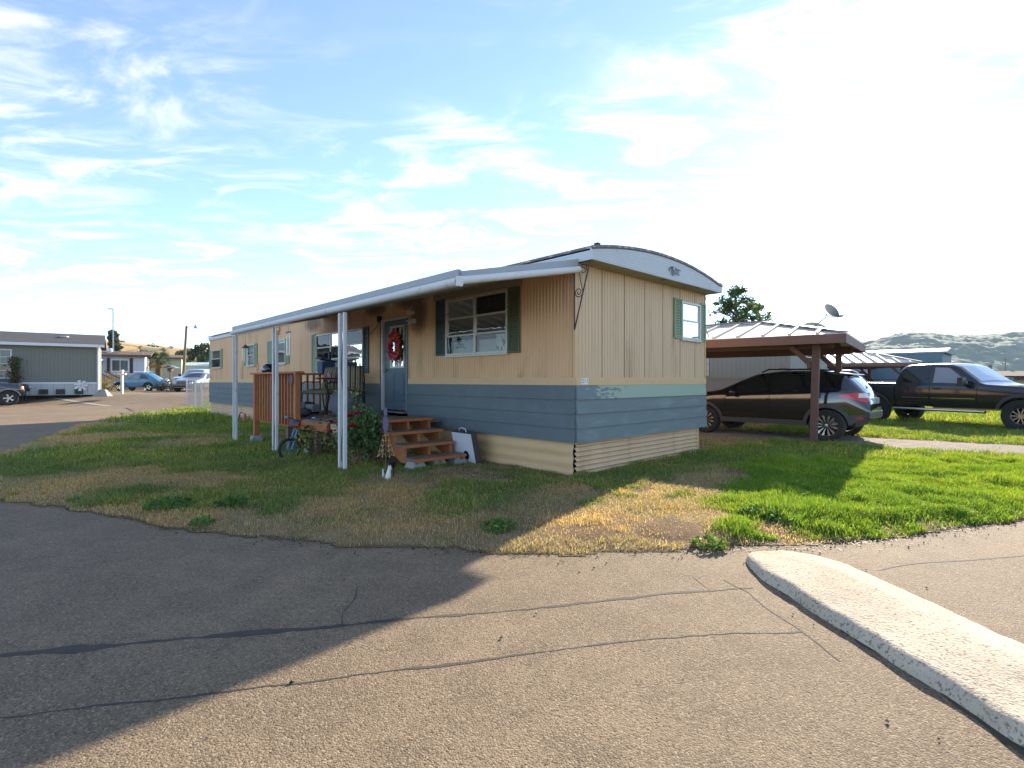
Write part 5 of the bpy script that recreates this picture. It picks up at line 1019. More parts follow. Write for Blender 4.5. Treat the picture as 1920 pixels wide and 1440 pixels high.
# ------------------------------------------------------------------ vehicles
def curve(pts, blur=0.0):
    xs = np.array([p[0] for p in pts], float); zs = np.array([p[1] for p in pts], float)
    gx = np.linspace(xs[0], xs[-1], 700); gz = np.interp(gx, xs, zs)
    if blur > 0:
        k = max(1, int(blur / (gx[1] - gx[0]))); ker = np.hanning(2 * k + 3); ker /= ker.sum(); pad = np.pad(gz, k + 1, mode='edge'); gz = np.convolve(pad, ker, 'valid')
    return lambda x: np.interp(x, gx, gz)
class Body:
    """lofted car shell: x from nose (0) to tail (L), half width from height, wheel arches cut by lifting the sill line"""
    def __init__(s, L, W, top, belt, sill, wheels, ra, tumble=22, plan=(0.35, 0.25, 0.35, 0.20), blur=0.10, roundr=0.10, crown=0.03, x0=0.0, bulge=0.05):
        s.L, s.W, s.sill, s.wheels, s.ra, s.tt, s.x0 = L, W, sill, wheels, ra, math.tan(R(tumble)), x0
        s.topf = curve(top, blur); s.beltf = curve(belt, 0.1); s.plan = plan; s.rr = roundr; s.crown = crown; s.bulge = bulge
    def top(s, x): return float(s.topf(x))
    def belt(s, x): return min(float(s.beltf(x)), s.top(x) - 0.07)
    def Wp(s, x):
        e0, d0, e1, d1 = s.plan; w = s.W
        if x - s.x0 < e0: w -= d0 * (1 - (x - s.x0) / e0) ** 2.2
        if x > s.L - e1: w -= d1 * ((x - s.L + e1) / e1) ** 2.2
        return w
    def zb(s, x):
        z = s.sill(x) if callable(s.sill) else s.sill
        for wx, wz in s.wheels:
            d = abs(x - wx)
            if d < s.ra: z = max(z, wz + math.sqrt(s.ra ** 2 - d * d) * (1.0))
        return z
    def hw(s, x, z):
        b = s.belt(x); W = s.Wp(x); s0 = s.sill if not callable(s.sill) else s.sill(x)
        if z <= b:
            t = max(0.0, min(1.0, (z - s0) / max(0.05, b - s0))); return W * (1 - s.bulge * (1 - t) ** 2.2 - 0.030 * max(0, t - 0.55) ** 2 * 5)
        wb = W * (1 - 0.030 * 0.45 ** 2 * 5); w = wb - (z - b) * s.tt - 0.012
        zt = s.top(x); r = min(s.rr, (zt - b) * 0.6); e = z - (zt - r)
        if e > 0: w -= (r - math.sqrt(max(0, r * r - e * e))) * 1.3
        return max(w, 0.05)
    def ring(s, x):
        zb, b, zt = s.zb(x), s.belt(x), s.top(x); b = max(b, zb + 0.01); r = min(s.rr, (zt - b) * 0.6)
        zs = list(np.linspace(zb, b, 8)) + list(np.linspace(b, zt - r, 6))[1:] + [zt - r + r * math.sin(a) for a in np.linspace(0, math.pi / 2, 6)[1:]]
        P = [(s.hw(x, z), z) for z in zs]; wt = P[-1][0]
        for f in (0.75, 0.5, 0.25, 0.0): P.append((wt * f, zt + s.crown * (1 - f * f) * min(1, (zt - b) * 4)))
        return [(x, y, z) for y, z in P] + [(x, -y, z) for y, z in reversed(P[:-1])]
    def shell(s, n=90):
        xs = set(np.linspace(s.x0, s.L, n))
        for wx, wz in s.wheels: xs |= set(wx + s.ra * np.sin(np.linspace(-math.pi / 2, math.pi / 2, 19)) * 1.0) | {wx - s.ra - 0.002, wx + s.ra + 0.002}
        xs = sorted(x for x in xs if s.x0 <= x <= s.L); m = MB(); rings = [s.ring(x) for x in xs]; k = len(rings[0])
        for r in rings: m.v += r
        m.f = [(i * k + j, i * k + j + 1, (i + 1) * k + j + 1, (i + 1) * k + j) for i in range(len(xs) - 1) for j in range(k - 1)]
        m.f += [tuple(range(k)), tuple((len(xs) - 1) * k + j for j in range(k - 1, -1, -1))]
        return m
    def side(s, x0, x1, lo, hi, sgn, off=0.006, nx=24, nz=6):
        """a patch lying on the flank between two height curves"""
        lo = lo if callable(lo) else (lambda x, v=lo: v); hi = hi if callable(hi) else (lambda x, v=hi: v); V = []
        for i in range(nx + 1):
            x = x0 + (x1 - x0) * i / nx; a, b = lo(x), max(hi(x), lo(x) + 0.002)
            for j in range(nz + 1):
                z = a + (b - a) * j / nz; V.append((x, sgn * (s.hw(x, z) + off), z))
        return MB().add(V, [(i * (nz + 1) + j, (i + 1) * (nz + 1) + j, (i + 1) * (nz + 1) + j + 1, i * (nz + 1) + j + 1) for i in range(nx) for j in range(nz)])
    def over(s, x0, x1, f=0.86, off=0.008, nx=14, ny=10):
        V = []
        for i in range(nx + 1):
            x = x0 + (x1 - x0) * i / nx; zt = s.top(x); b = s.belt(x); wt = s.hw(x, zt) * f + 0.02
            for j in range(ny + 1):
                y = wt * (2 * j / ny - 1); V.append((x, y, zt + s.crown * (1 - (y / max(wt, .01)) ** 2 * f) * min(1, (zt - b) * 4) + off))
        return MB().add(V, [(i * (ny + 1) + j, (i + 1) * (ny + 1) + j, (i + 1) * (ny + 1) + j + 1, i * (ny + 1) + j + 1) for i in range(nx) for j in range(ny)])
    def arch(s, wx, wz, sgn, w=0.07, off=0.012):
        V = []; k = 26
        for i in range(k + 1):
            a = math.pi * (-0.12 + 1.24 * i / k)
            for r in (s.ra - 0.01, s.ra + w):
                x = wx + r * math.cos(a); z = max(wz + r * math.sin(a), (s.sill(x) if callable(s.sill) else s.sill) - 0.02); x = min(max(x, s.x0 + 0.02), s.L - 0.02); V.append((x, sgn * (s.hw(x, z) + off), z))
        return MB().add(V, [(2 * i, 2 * i + 1, 2 * i + 3, 2 * i + 2) for i in range(k)])
ALLOY = mat('machined alloy', (0.55, 0.54, 0.50), 0.3, metal=0.85, var=0.05); RIMB = mat('black alloy', (0.012, 0.012, 0.012), 0.35, var=0)
def wheel(parent, x, y, r, rim_r, width, style, sgn, rimmat=ALLOY):
    M = Matrix.Translation((x, y, r)) @ Matrix.Rotation(R(-90) * sgn, 4, 'X')      # +Z of the lathe points outwards
    h = width / 2; m = MB(); m.lathe([(rim_r + .005, -h), (r - .02, -h), (r - .004, -h * .75), (r, -h * .4), (r, h * .4), (r - .004, h * .75), (r - .02, h), (rim_r + .02, h * 1.02), (rim_r, h * .9)], 36, M, closed=True); w = m.build('wheel', TYRE, parent, smooth=50)
    m = MB(); m.lathe([(0.0, h * .25), (rim_r * .3, h * .25), (rim_r * .8, h * .1), (rim_r * .97, -h * .2)], 30, M, caps=False); m.build('hub', RIMB, w, smooth=40)
    m = MB(); n = {'six': 6, 'five': 5, 'steel': 8, 'multi': 10}[style]; z = h * .82
    m.lathe([(rim_r * .93, z - .03), (rim_r * 1.0, z), (rim_r * 1.03, z - .005), (rim_r * 1.0, z - .04)], 30, M, closed=True)
    for k in range(n):
        A = Matrix.Rotation(2 * math.pi * k / n, 4, 'Z')
        if style == 'six':
            for q in (-1, 1): m.prism([(rim_r * .20, q * rim_r * .06, z - .035), (rim_r * .62, q * rim_r * .20, z - .02), (rim_r * .72, q * rim_r * .30, z - .02), (rim_r * .97, q * rim_r * .26, z - .015), (rim_r * .97, q * rim_r * .14, z - .015), (rim_r * .66, q * rim_r * .10, z - .02)], (0, 0, .012), M @ A)
        elif style == 'five': m.prism([(rim_r * .15, -rim_r * .13, z - .02), (rim_r * .95, -rim_r * .20, z - .01), (rim_r * .95, rim_r * .20, z - .01), (rim_r * .15, rim_r * .13, z - .02)], (0, 0, .014), M @ A)
        else: m.prism([(rim_r * .15, -rim_r * .05, z - .02), (rim_r * .95, -rim_r * .07, z - .015), (rim_r * .95, rim_r * .07, z - .015), (rim_r * .15, rim_r * .05, z - .02)], (0, 0, .012), M @ A)
    m.lathe([(0, z - .005), (rim_r * .16, z - .01), (rim_r * .17, z - .04)], 16, M, caps=False); m.build('rim', rimmat, w, smooth=30); return w
def car(name, x, y, z, head, label, cat, B, paint, wheels, wr, rr, track, ww=0.2, style='five', rimmat=ALLOY, group=None, parts=()):
    r = empty(name, (x, y, z), math.atan2(-head[1], -head[0]), label, cat, group)
    B.shell().build('body', paint, r, smooth=35)
    lo = B.sill if not callable(B.sill) else B.sill(B.L / 2)
    m = MB(); m.box((B.x0 + .25, -B.W * .62, lo - .02), (B.L - .25, B.W * .62, lo + .32)); m.build('underbody', DARK, r)
    for wx, _ in B.wheels:
        for sgn in (-1, 1): wheel(r, wx, sgn * (track / 2), wr, rr, ww, style, sgn, rimmat)
    return r
BLKP = mat('black car paint', (0.008, 0.008, 0.010), 0.12, var=0, coat=1.0, spec=0.6)
GREYP = mat('dark charcoal car paint', (0.013, 0.014, 0.016), 0.22, var=0, coat=0.5)
NAVYP = mat('dark navy car paint', (0.015, 0.016, 0.030), 0.2, var=0, coat=0.9); SILVERH = mat('paler bonnet paint', (0.20, 0.22, 0.26), 0.3, var=.05, coat=.6)  # bonnet colour is paler than the body paint
CLAD = mat('grey plastic cladding', (0.045, 0.045, 0.046), 0.6, var=0.05); REDL = mat('red lamp lens', (0.50, 0.010, 0.012), 0.12, var=0, coat=.8); CLEARL = mat('clear lamp lens', (0.55, 0.56, 0.57), 0.12, var=0, coat=.8); AMBER = mat('amber lens', (.55, .17, .02), .2, var=0)
SEAM = mat('shut line', (0.002, 0.002, 0.002), 0.8, var=0); WHITEP = mat('white car paint', (.55, .56, .57), .25, var=0, coat=.7); SILVP = mat('silver grey car paint', (.17, .18, .19), .3, metal=.4, var=0, coat=.6)
def sides(fn, name, matl, root, both=True):
    for sgn in ((-1, 1) if both else (1,)): fn(sgn).build(name, matl, root, smooth='all')

# black crossover in the carport
def crossover():
    L = 4.243; top = [(0, .70), (.08, .86), (.35, .95), (.9, 1.03), (1.22, 1.09), (1.65, 1.33), (2.05, 1.52), (2.5, 1.585), (3.0, 1.59), (3.5, 1.555), (3.86, 1.50), (3.98, 1.46), (4.18, 1.25), (4.34, 1.05), (4.41, .98), (4.45, .80)]
    tx = lambda x: x if x < 3.3 else 3.3 + (x - 3.3) * .82
    top = [(tx(x), z if z < .9 else .9 + (z - .9) * .87) for x, z in top]
    belt = [(0, .62), (.3, .78), (1.1, .93), (2.2, .97), (3.3, 1.02), (3.87, 1.07), (4.24, .68)]
    sill = lambda x: .33 + .16 * float(sstep(3.75, 4.24, x)) + .06 * float(sstep(.5, 0, x))
    B = Body(L, .90, top, belt, sill, [(.90, .34), (3.53, .34)], .385, tumble=24, plan=(.75, .34, .95, .34), blur=.09, roundr=.10)
    h = Vector((-.70, .714)).normalized(); nl = Vector((-h.y, h.x)); rearc = Vector((6.66, 10.92)); ctr = rearc - nl * .78; org = ctr + h * 3.53      # nose of the car
    r = car('crossover_car', org.x, org.y, .03, h, 'glossy black crossover with dark cladding parked under the metal roofed carport', 'car', B, BLKP, None, .34, .222, 1.56, .215, 'six')
    # in this frame +x runs to the tail; the flank seen from the street is -y
    bl = lambda o: (lambda x: B.belt(x) + o)
    tp = lambda o: (lambda x: B.top(x) - o)
    def shape(x0, x1, lo, hi, sl0=0, sl1=0):
        return lambda sgn: B.side(x0, x1, lo, hi, sgn, .006)
    sides(shape(1.52, 2.36, bl(.03), lambda x: min(B.top(x) - .085, B.belt(x) + .03 + max(0.0, (x - 1.50)) * .62)), 'window', DKGLASS, r)
    sides(shape(2.44, 3.20, bl(.03), tp(.085)), 'window', DKGLASS, r)
    sides(shape(3.26, 3.68, bl(.035), lambda x: min(B.top(x) - .09, B.belt(x) + .035 + max(0.0, 3.72 - x) * .95)), 'window', DKGLASS, r)
    B.over(1.32, 1.98, .84).build('windscreen', DKGLASS, r, smooth='all'); B.over(3.88, 4.14, .80).build('rear_window', mat('rear glass with painted sky light', (.30, .32, .34), .05, var=0, coat=.8), r, smooth='all')  # sky brightness is painted into the rear glass colour
    for wx, wz in B.wheels: sides(lambda sgn: B.arch(wx, wz, sgn, .065), 'wheel_arch', CLAD, r)
    sides(lambda sgn: B.side(1.28, 3.15, .315, .43, sgn, .014), 'side_cladding', CLAD, r)
    sides(lambda sgn: B.side(3.93, 4.22, lambda x: B.zb(x) - .01, lambda x: .58 + .0 * x, sgn, .014), 'bumper_cladding', CLAD, r)
    sides(lambda sgn: B.side(4.04, 4.14, .49, .53, sgn, .018), 'reflector', REDL, r)
    sides(lambda sgn: B.side(3.74, 4.20, lambda x: .955 - .13 * (x - 3.74) / .46, lambda x: .97 + .06 * min(1, (x - 3.74) / .25), sgn, .010), 'tail_lamp', REDL, r)
    sides(lambda sgn: B.side(4.06, 4.20, lambda x: .93, lambda x: 1.02, sgn, .014), 'reverse_lamp', CLEARL, r)
    for xd in (1.40, 2.40, 3.24): sides(lambda sgn: B.side(xd, xd + .008, .44, lambda x: B.belt(x) + .01, sgn, .004, 2, 10), 'door_seam', SEAM, r)
    for xd in (2.16, 3.02): sides(lambda sgn: B.side(xd, xd + .20, .875, .905, sgn, .022, 8, 3), 'door_handle', BLKP, r)
    for sgn in (-1, 1):
        m = MB(); m.tube([(2.15, sgn * .60, 1.475), (2.3, sgn * .61, 1.54), (3.3, sgn * .60, 1.53), (3.5, sgn * .58, 1.46)], .018, 8); m.build('roof_rail', BLACK, r, smooth=40)
        m = MB(); m.ball((1.62, sgn * 1.0, 1.02), .085, 14, 10, (.75, 1.1, .75)); m.box((1.58, min(sgn * .86, sgn * .98), 1.0), (1.68, max(sgn * .86, sgn * .98), 1.03)); m.build('wing_mirror', BLKP, r, smooth='all')
    MB().prism([(3.70, -.56, 1.425), (3.94, -.50, 1.40), (3.94, .50, 1.40), (3.70, .56, 1.425)], (0, 0, .022)).build('roof_spoiler', BLKP, r, bevel=.008)
    MB().box((4.20, -.25, .80), (4.262, .25, .92)).build('licence_plate', CLEARL, r)
    MB().box((4.10, -.62, .50), (4.262, .62, .64)).build('rear_bumper', CLAD, r, bevel=.03)
    for xb in (2.55, 3.2): m = MB(); m.tube([(xb, -.62, 1.555), (xb, .62, 1.555)], .015, 6); m.build('roof_bar', BLACK, r)
    m = MB(); m.tube([(3.98, .05, 1.24), (4.12, -.12, 1.13)], .012, 6); m.build('rear_wiper', BLACK, r)
crossover()

# charcoal crew-cab pickup
def pickup(name, org, h, z, label, paint, sc=1.0, group=None, lift=True):
    L = 4.15
    top = [(0, .85), (.05, 1.10), (.35, 1.17), (1.0, 1.215), (1.80, 1.27), (1.93, 1.31), (2.52, 1.79), (2.72, 1.86), (3.2, 1.885), (3.7, 1.875), (3.95, 1.84), (4.07, 1.72), (4.15, 1.33)]
    belt = [(0, .95), (.6, 1.08), (1.6, 1.19), (2.2, 1.245), (4.15, 1.27)]
    B = Body(L, .98, top, belt, .60, [(1.0, .43)], .50, tumble=17, plan=(.5, .16, .15, .01), blur=.07, roundr=.09, bulge=.06)
    r = car(name, org[0], org[1], z, h, label, 'pickup truck', B, paint, None, .43, .215, 1.70, .29, 'multi', group=group)
    Bd = Body(6.0, .975, [(4.17, 1.30), (6.0, 1.31)], [(4.17, 1.20), (6.0, 1.2)], .62, [(4.82, .43)], .50, tumble=4, plan=(.02, .0, .12, .03), blur=0, roundr=.03, crown=0, x0=4.17, bulge=.05)
    Bd.shell(40).build('truck_bed', paint, r, smooth=35)
    for sgn in (-1, 1): wheel(r, 4.82, sgn * .85, .43, .215, .29, 'multi', sgn)
    MB().box((4.3, -.6, .55), (5.9, .6, .9)).build('underbody', DARK, r)
    for bb, wx in ((B, 1.0), (Bd, 4.82)): sides(lambda sgn: bb.arch(wx, .43, sgn, .08, .03), 'wheel_arch', CLAD, r)
    bl = lambda o: (lambda x: B.belt(x) + o)
    PANE = glass_mat('clear cab glass ' + name, (.55, .6, .6), 1.5)
    sides(lambda sgn: B.side(3.22, 3.96, bl(.04), lambda x: B.top(x) - .11, sgn), 'window', DKGLASS, r)
    sides(lambda sgn: B.side(2.20, 3.08, bl(.04), lambda x: min(B.top(x) - .11, B.belt(x) + .04 + max(0, x - 2.14) * .80), sgn), 'window', mat('cab glass with painted light', (.22, .23, .24), .06, var=.3, vscale=1.2, coat=.9), r)  # daylight is painted into the front cab pane colour
    B.over(1.98, 2.54, .88).build('windscreen', mat('windscreen with painted reflection', (.28, .33, .33), .05, var=0, coat=1.0), r, smooth='all')  # sky reflection is painted into the pale windscreen colour
    for xd in (1.95, 3.15, 4.0): sides(lambda sgn: B.side(xd, xd + .010, .64, lambda x: B.belt(x) + .02, sgn, .004, 2, 10), 'door_seam', SEAM, r)
    for a, b in ((2.0, 3.12), (3.19, 3.95)): sides(lambda sgn: B.side(a, b, .845, .865, sgn, .014), 'chrome_strip', CHR, r)
    for xd in (2.86, 3.74): sides(lambda sgn: B.side(xd, xd + .20, 1.10, 1.16, sgn, .020, 8, 3), 'door_handle', BLACK, r)
    sides(lambda sgn: B.side(3.82, 3.86, 1.01, 1.05, sgn, .006, 2, 2), 'red_sticker', REDL, r)
    for sgn in (-1, 1):
        m = MB(); m.box((2.15, min(sgn * 1.06, sgn * 1.26), 1.22), (2.28, max(sgn * 1.06, sgn * 1.26), 1.46)); m.tube([(2.22, sgn * .92, 1.24), (2.22, sgn * 1.10, 1.28)], .025, 8); m.build('wing_mirror', BLACK, r, bevel=.025)
        m = MB(); m.tube([(1.75, sgn * .98, .50), (4.15, sgn * .98, .50)], .045, 10); m.build('side_step', CHR, r, smooth=40)
        MB().box((-.01, min(sgn * .55, sgn * .88), .85), (.10, max(sgn * .55, sgn * .88), 1.05)).build('headlamp', CLEARL, r, bevel=.01)
        MB().box((5.97, min(sgn * .80, sgn * .94), .90), (6.02, max(sgn * .80, sgn * .94), 1.25)).build('tail_lamp', REDL, r, bevel=.01)
    MB().box((-.02, -.53, .80), (.06, .53, 1.05)).build('grille', BLACK, r, bevel=.01); MB().box((-.12, -.92, .52), (.10, .92, .74)).build('front_bumper', CHR, r, bevel=.04); MB().box((5.98, -.92, .62), (6.14, .92, .78)).build('rear_bumper', CHR, r, bevel=.03)
    MB().box((1.05, -.80, 1.225), (1.50, .80, 1.245)).build('bonnet_scoop', paint, r, bevel=.01)
    r.scale = (sc, sc, sc); return r
_h = Vector((.36, -.933)).normalized(); _nr = Vector((_h.y, -_h.x)); _f = Vector((12.95, 13.1)); _sc = .96
_c = _f - _nr * .85 * _sc + _h * 1.0 * _sc
pickup('pickup_truck', (_c.x, _c.y), _h, 0.0, 'charcoal crew-cab pickup with big tyres and chrome side strips on the grass', GREYP, _sc)

# older dark off-roader on the side street
def offroader(name, fx, fy, z, h, label, paint):
    L = 4.7; top = [(.35, .80), (.40, 1.02), (.6, 1.10), (1.25, 1.16), (1.40, 1.20), (1.95, 1.72), (2.15, 1.80), (4.4, 1.86), (4.62, 1.80), (4.7, .95)]
    B = Body(L, .90, top, [(.35, .9), (1.4, 1.13), (4.7, 1.16)], .50, [(.95, .38), (3.50, .38)], .44, tumble=11, plan=(.3, .12, .15, .05), blur=.06, roundr=.08, x0=.35)
    nr = Vector((h[1], -h[0])); c = Vector((fx, fy)) - nr * .76 + Vector(h) * .95
    r = car(name, c.x, c.y, z, h, label, 'car', B, paint, None, .38, .215, 1.54, .25, 'five', mat('silver wheel', (.5, .49, .46), .35, metal=.5))
    bl = lambda o: (lambda x: B.belt(x) + o)
    for a, b in ((1.75, 2.55), (2.63, 3.35), (3.43, 4.45)): sides(lambda sgn: B.side(a, b, bl(.03), lambda x: min(B.top(x) - .10, B.belt(x) + .03 + max(0, x - 1.62) * .95), sgn), 'window', DKGLASS, r)
    B.over(1.45, 1.98, .88).build('windscreen', DKGLASS, r, smooth='all'); B.over(.45, 1.25, .96, .004).build('bonnet', SILVERH, r, smooth='all')
    for wx, wz in B.wheels: sides(lambda sgn: B.arch(wx, wz, sgn, .05), 'wheel_arch', mat('grey arch', (.22, .22, .22), .6), r)
    sides(lambda sgn: B.side(.45, 4.5, .80, .84, sgn, .010), 'side_strip', mat('grey strip', (.25, .26, .30), .5), r); sides(lambda sgn: B.side(.38, .50, .82, .98, sgn, .014, 6, 3), 'indicator', mat('amber lens', (.55, .17, .02)), r)
    for sgn in (-1, 1): m = MB(); m.box((1.62, min(sgn * .94, sgn * 1.12), 1.12), (1.72, max(sgn * .94, sgn * 1.12), 1.27)); m.build('wing_mirror', BLACK, r, bevel=.02)
    MB().box((.27, -.88, .50), (.45, .88, .68)).build('front_bumper', BLACK, r, bevel=.03); MB().box((.34, -.55, .78), (.40, .55, .98)).build('grille', BLACK, r)
    return r
offroader('off_road_car', -25.9, 26.6, .04, (.72, .69), 'dark off-road car with a paler bonnet standing on the side street', NAVYP)
BSUV = offroader('off_road_car', 16.2, 22.6, 0.0, (.70, -.71), 'black boxy car under the second carport behind the pickup bed', BLKP)

# pale blue rounded beetle-shaped car
def beetle():
    L = 4.05; top = [(0, .55), (.12, .78), (.45, .92), (.95, 1.0), (1.22, 1.06), (1.58, 1.38), (1.95, 1.49), (2.4, 1.48), (2.9, 1.36), (3.35, 1.10), (3.75, .80), (3.97, .58), (4.05, .48)]
    BLUC = mat('faded sky blue car paint', (.075, .20, .30), .35, var=.18, vscale=1.5, coat=.4, col2=(.20, .30, .36), c2=(.58, .68), c2scale=1.4)
    B = Body(L, .62, top, [(0, .5), (.5, .80), (1.2, .93), (2.8, .95), (3.4, .80), (4.05, .45)], .32, [], .1, tumble=15, plan=(.7, .28, .8, .30), blur=.12, roundr=.20, crown=.05)
    B.wheels = []; h = (-1.0, 0.03); cx_, cy_ = pixel_ground(207, 733, .5); r = car('beetle_car', cx_, cy_ + .75, .5, h, 'pale blue rounded vintage car with bulging wings on the grass', 'car', B, BLUC, None, .32, .20, 1.3)
    for wx in (.72, 3.12):
        for sgn in (-1, 1):
            wheel(r, wx, sgn * .66, .315, .20, .17, 'five', sgn, ALLOY); m = MB(); V = []; k = 18      # domed wing
            for i in range(k + 1):
                a = math.pi * (-.08 + 1.16 * i / k)
                for rr_, yy in ((.40, .80), (.46, .74), (.50, .62), (.50, .45)): V.append((wx + rr_ * 1.08 * math.cos(a), sgn * yy, max(.30, .315 + rr_ * math.sin(a))))
            m.add(V, [(4 * i + j, 4 * i + j + 1, 4 * i + 5 + j, 4 * i + 4 + j) for i in range(k) for j in range(3)]); m.build('wing', BLUC, r, smooth='all')
    for sgn in (-1, 1):
        MB().prism([(1.20, min(sgn * .60, sgn * .78), .30), (2.66, min(sgn * .60, sgn * .78), .30), (2.66, max(sgn * .60, sgn * .78), .30), (1.20, max(sgn * .60, sgn * .78), .30)], (0, 0, .05)).build('running_board', BLACK, r)
        B.side(1.62, 2.22, lambda x: B.belt(x) + .03, lambda x: min(B.top(x) - .17, B.belt(x) + .03 + max(0, x - 1.55) * 1.2), sgn).build('window', mat('tan glass with painted light', (.26, .21, .13), .1, var=.2, coat=.8), r, smooth='all')  # light through the front pane is painted as a tan colour
        B.side(2.30, 2.98, lambda x: B.belt(x) + .03, lambda x: min(B.top(x) - .15, B.belt(x) + .03 + max(0, 3.10 - x) * .65), sgn).build('window', DKGLASS, r, smooth='all')
        B.side(2.25, 2.262, .40, lambda x: B.belt(x), sgn, .004, 2, 8).build('door_seam', SEAM, r); MB().ball((.30, sgn * .62, .66), .10, 12, 8).build('headlamp', CLEARL, r, smooth='all')
    m = MB(); m.tube([(-.05, -.72, .42), (-.08, 0, .42), (-.05, .72, .42)], .045, 8); m.build('front_bumper', CHR, r, smooth=40); m = MB(); m.tube([(4.05, -.70, .42), (4.12, 0, .42), (4.05, .70, .42)], .045, 8); m.build('rear_bumper', WHITEP, r, smooth=40)
    m = MB(); m.tube([(1.75, -.48, 1.50), (1.75, -.48, 1.58), (2.6, -.46, 1.55), (2.6, -.46, 1.45)], .012, 5); m.tube([(1.75, .48, 1.50), (1.75, .48, 1.58), (2.6, .46, 1.55), (2.6, .46, 1.45)], .012, 5); m.build('roof_rack', CHR, r)
beetle()
def sedan(name, org, h, z, label, paint, W=.89, H=1.44, group=None):
    L = 4.6; k = H / 1.44; top = [(0, .62), (.06, .78), (.5, .90), (1.15, 1.0), (1.30, 1.04), (2.05, 1.38 * k), (2.5, 1.44 * k), (3.2, 1.41 * k), (3.9, 1.10), (4.45, 1.03), (4.6, .75)]
    B = Body(L, W, top, [(0, .62), (1.2, .92), (3.8, .98), (4.6, .7)], .30, [(.92, .32), (3.62, .32)], .37, tumble=24, plan=(.6, .26, .5, .2), blur=.1, roundr=.10)
    r = car(name, org[0], org[1], z, h, label, 'car', B, paint, None, .32, .21, 1.52, .2, 'five', group=group)
    B.over(1.38, 2.02, .86).build('windscreen', DKGLASS, r, smooth='all'); B.over(3.3, 3.85, .84).build('rear_window', DKGLASS, r, smooth='all')
    sides(lambda sgn: B.side(1.75, 3.55, lambda x: B.belt(x) + .03, lambda x: min(B.top(x) - .09, B.belt(x) + .03 + max(0, x - 1.65) * .6), sgn), 'window', DKGLASS, r)
    for sgn in (-1, 1): MB().box((-.01, min(sgn * .40, sgn * .66), .60), (.16, max(sgn * .40, sgn * .66), .74)).build('headlamp', CLEARL, r, bevel=.02); m = MB(); m.ball((1.62, sgn * .97, 1.0), .07, 10, 8, (.7, 1.1, .8)); m.build('wing_mirror', paint, r, smooth='all')
    MB().box((-.02, -.42, .56), (.06, .42, .70)).build('grille', BLACK, r, bevel=.01); MB().box((-.03, -.62, .34), (.10, .62, .48)).build('lower_grille', BLACK, r, bevel=.01); MB().box((-.035, -.45, .63), (-.015, .45, .645)).build('chrome_bar', CHR, r)
    return r
sx_, sy_ = pixel_ground(345, 735, .5); sedan('sedan_car', (sx_ - .1, sy_), (.12, -.99), .5, 'dark grey saloon car parked facing the street behind the fence gate', SILVP)
sedan('sedan_car', (44.6, 47.5), (-.6, -.8), 0.0, 'white car far off beyond the pickup bonnet', WHITEP)
sedan('sedan_car', (46.8, 52.5), (-.5, -.86), 0.0, 'pale car farthest away beyond the pickup bonnet, behind the white car', SILVP)
pickup('pickup_truck', (-26.3, 41.2), (.15, -.99), .5, 'white pickup parked beside the grey saloon', WHITEP, .95)

# ------------------------------------------------------------------ neighbours
MF = Matrix.Diagonal((1, -1, 1, 1))          # a wall that faces -y of its own frame
def wall_sheet(m, a0, a1, z0, z1, M, opens=(), pitch=.2, depth=.008):
    cuts = sorted({a0, a1} | {o[0] for o in opens} | {o[1] for o in opens})
    for a, b in zip(cuts[:-1], cuts[1:]):
        op = next((o for o in opens if o[0] <= a + 1e-6 and o[1] >= b - 1e-6), None)
        for zz0, zz1 in ([(z0, z1)] if op is None else [(z0, op[2]), (op[3], z1)]):
            if zz1 - zz0 > .01:
                s_ = ribbed(a, b, zz0, zz1, M, pitch, depth, 0.0, .8); m.add(s_.v, s_.f)
    return m
VINYL_G = mat('grey green vinyl siding', (0.155, 0.165, 0.135), .6, var=.05); SKIRT_W = mat('pale grey skirting', (.42, .46, .46), .6, var=.08, vscale=1)
SHING_D = mat('charcoal shingles', (.050, .050, .055), .95, var=.35, vscale=5, bump=.8, bscale=6, stretch=(1, 4, 1), bdist=.03); SHING_B = mat('brown shingles', (.115, .080, .055), .95, var=.35, vscale=5, bump=.8, bscale=6, stretch=(1, 4, 1), bdist=.03)
WTRIM = mat('white trim', (.62, .63, .63), .5, var=.04)
# grey green double-wide across the side street
e_ = Vector((.80, .60)).normalized(); gL = 13.5; gO = Vector((-24.15, 30.2)) - e_ * gL
gh = empty('neighbour_house', (gO.x, gO.y, .50), math.atan2(e_.y, e_.x), 'grey green house with charcoal shingles across the side street', 'house')
GOP = [(7.6, 9.82, .95, 2.52)]
wall_sheet(MB(), 0, gL, .72, 2.85, MF, GOP, .16, .012).build('wall', VINYL_G, gh)
MB().box((gL - .02, .02, .0), (gL, 4.5, 2.85)).build('side_wall', VINYL_G, gh); MB().box((0, .02, 0), (.02, 4.5, 2.85)).build('side_wall', VINYL_G, gh); MB().box((.02, 4.48, 0), (gL - .02, 4.5, 2.85)).build('back_wall', VINYL_G, gh)
for i in range(27):
    a = gL * i / 27; ribbed(a + .01, a + gL / 27, 0.0, .64, MF, .10, .02, .03, .5).build('skirting_panel', SKIRT_W, gh)
MB().box((0, -.05, .64), (gL, .0, .73)).build('skirting_rail', WTRIM, gh)
m = MB(); m.prism([(-.35, -.40, 2.80), (-.35, 2.25, 3.50), (-.35, 4.9, 2.80), (-.35, 4.9, 2.92), (-.35, 2.25, 3.64), (-.35, -.40, 2.92)], (gL + .6, 0, 0)); rf = m.build('roof', SHING_D, gh)
MB().box((-.36, -.44, 2.74), (gL + .27, -.40, 2.90)).build('gutter', WTRIM, gh, bevel=.01); MB().box((-.3, -.40, 2.76), (gL + .2, 0.0, 2.795)).build('soffit', WTRIM, gh)
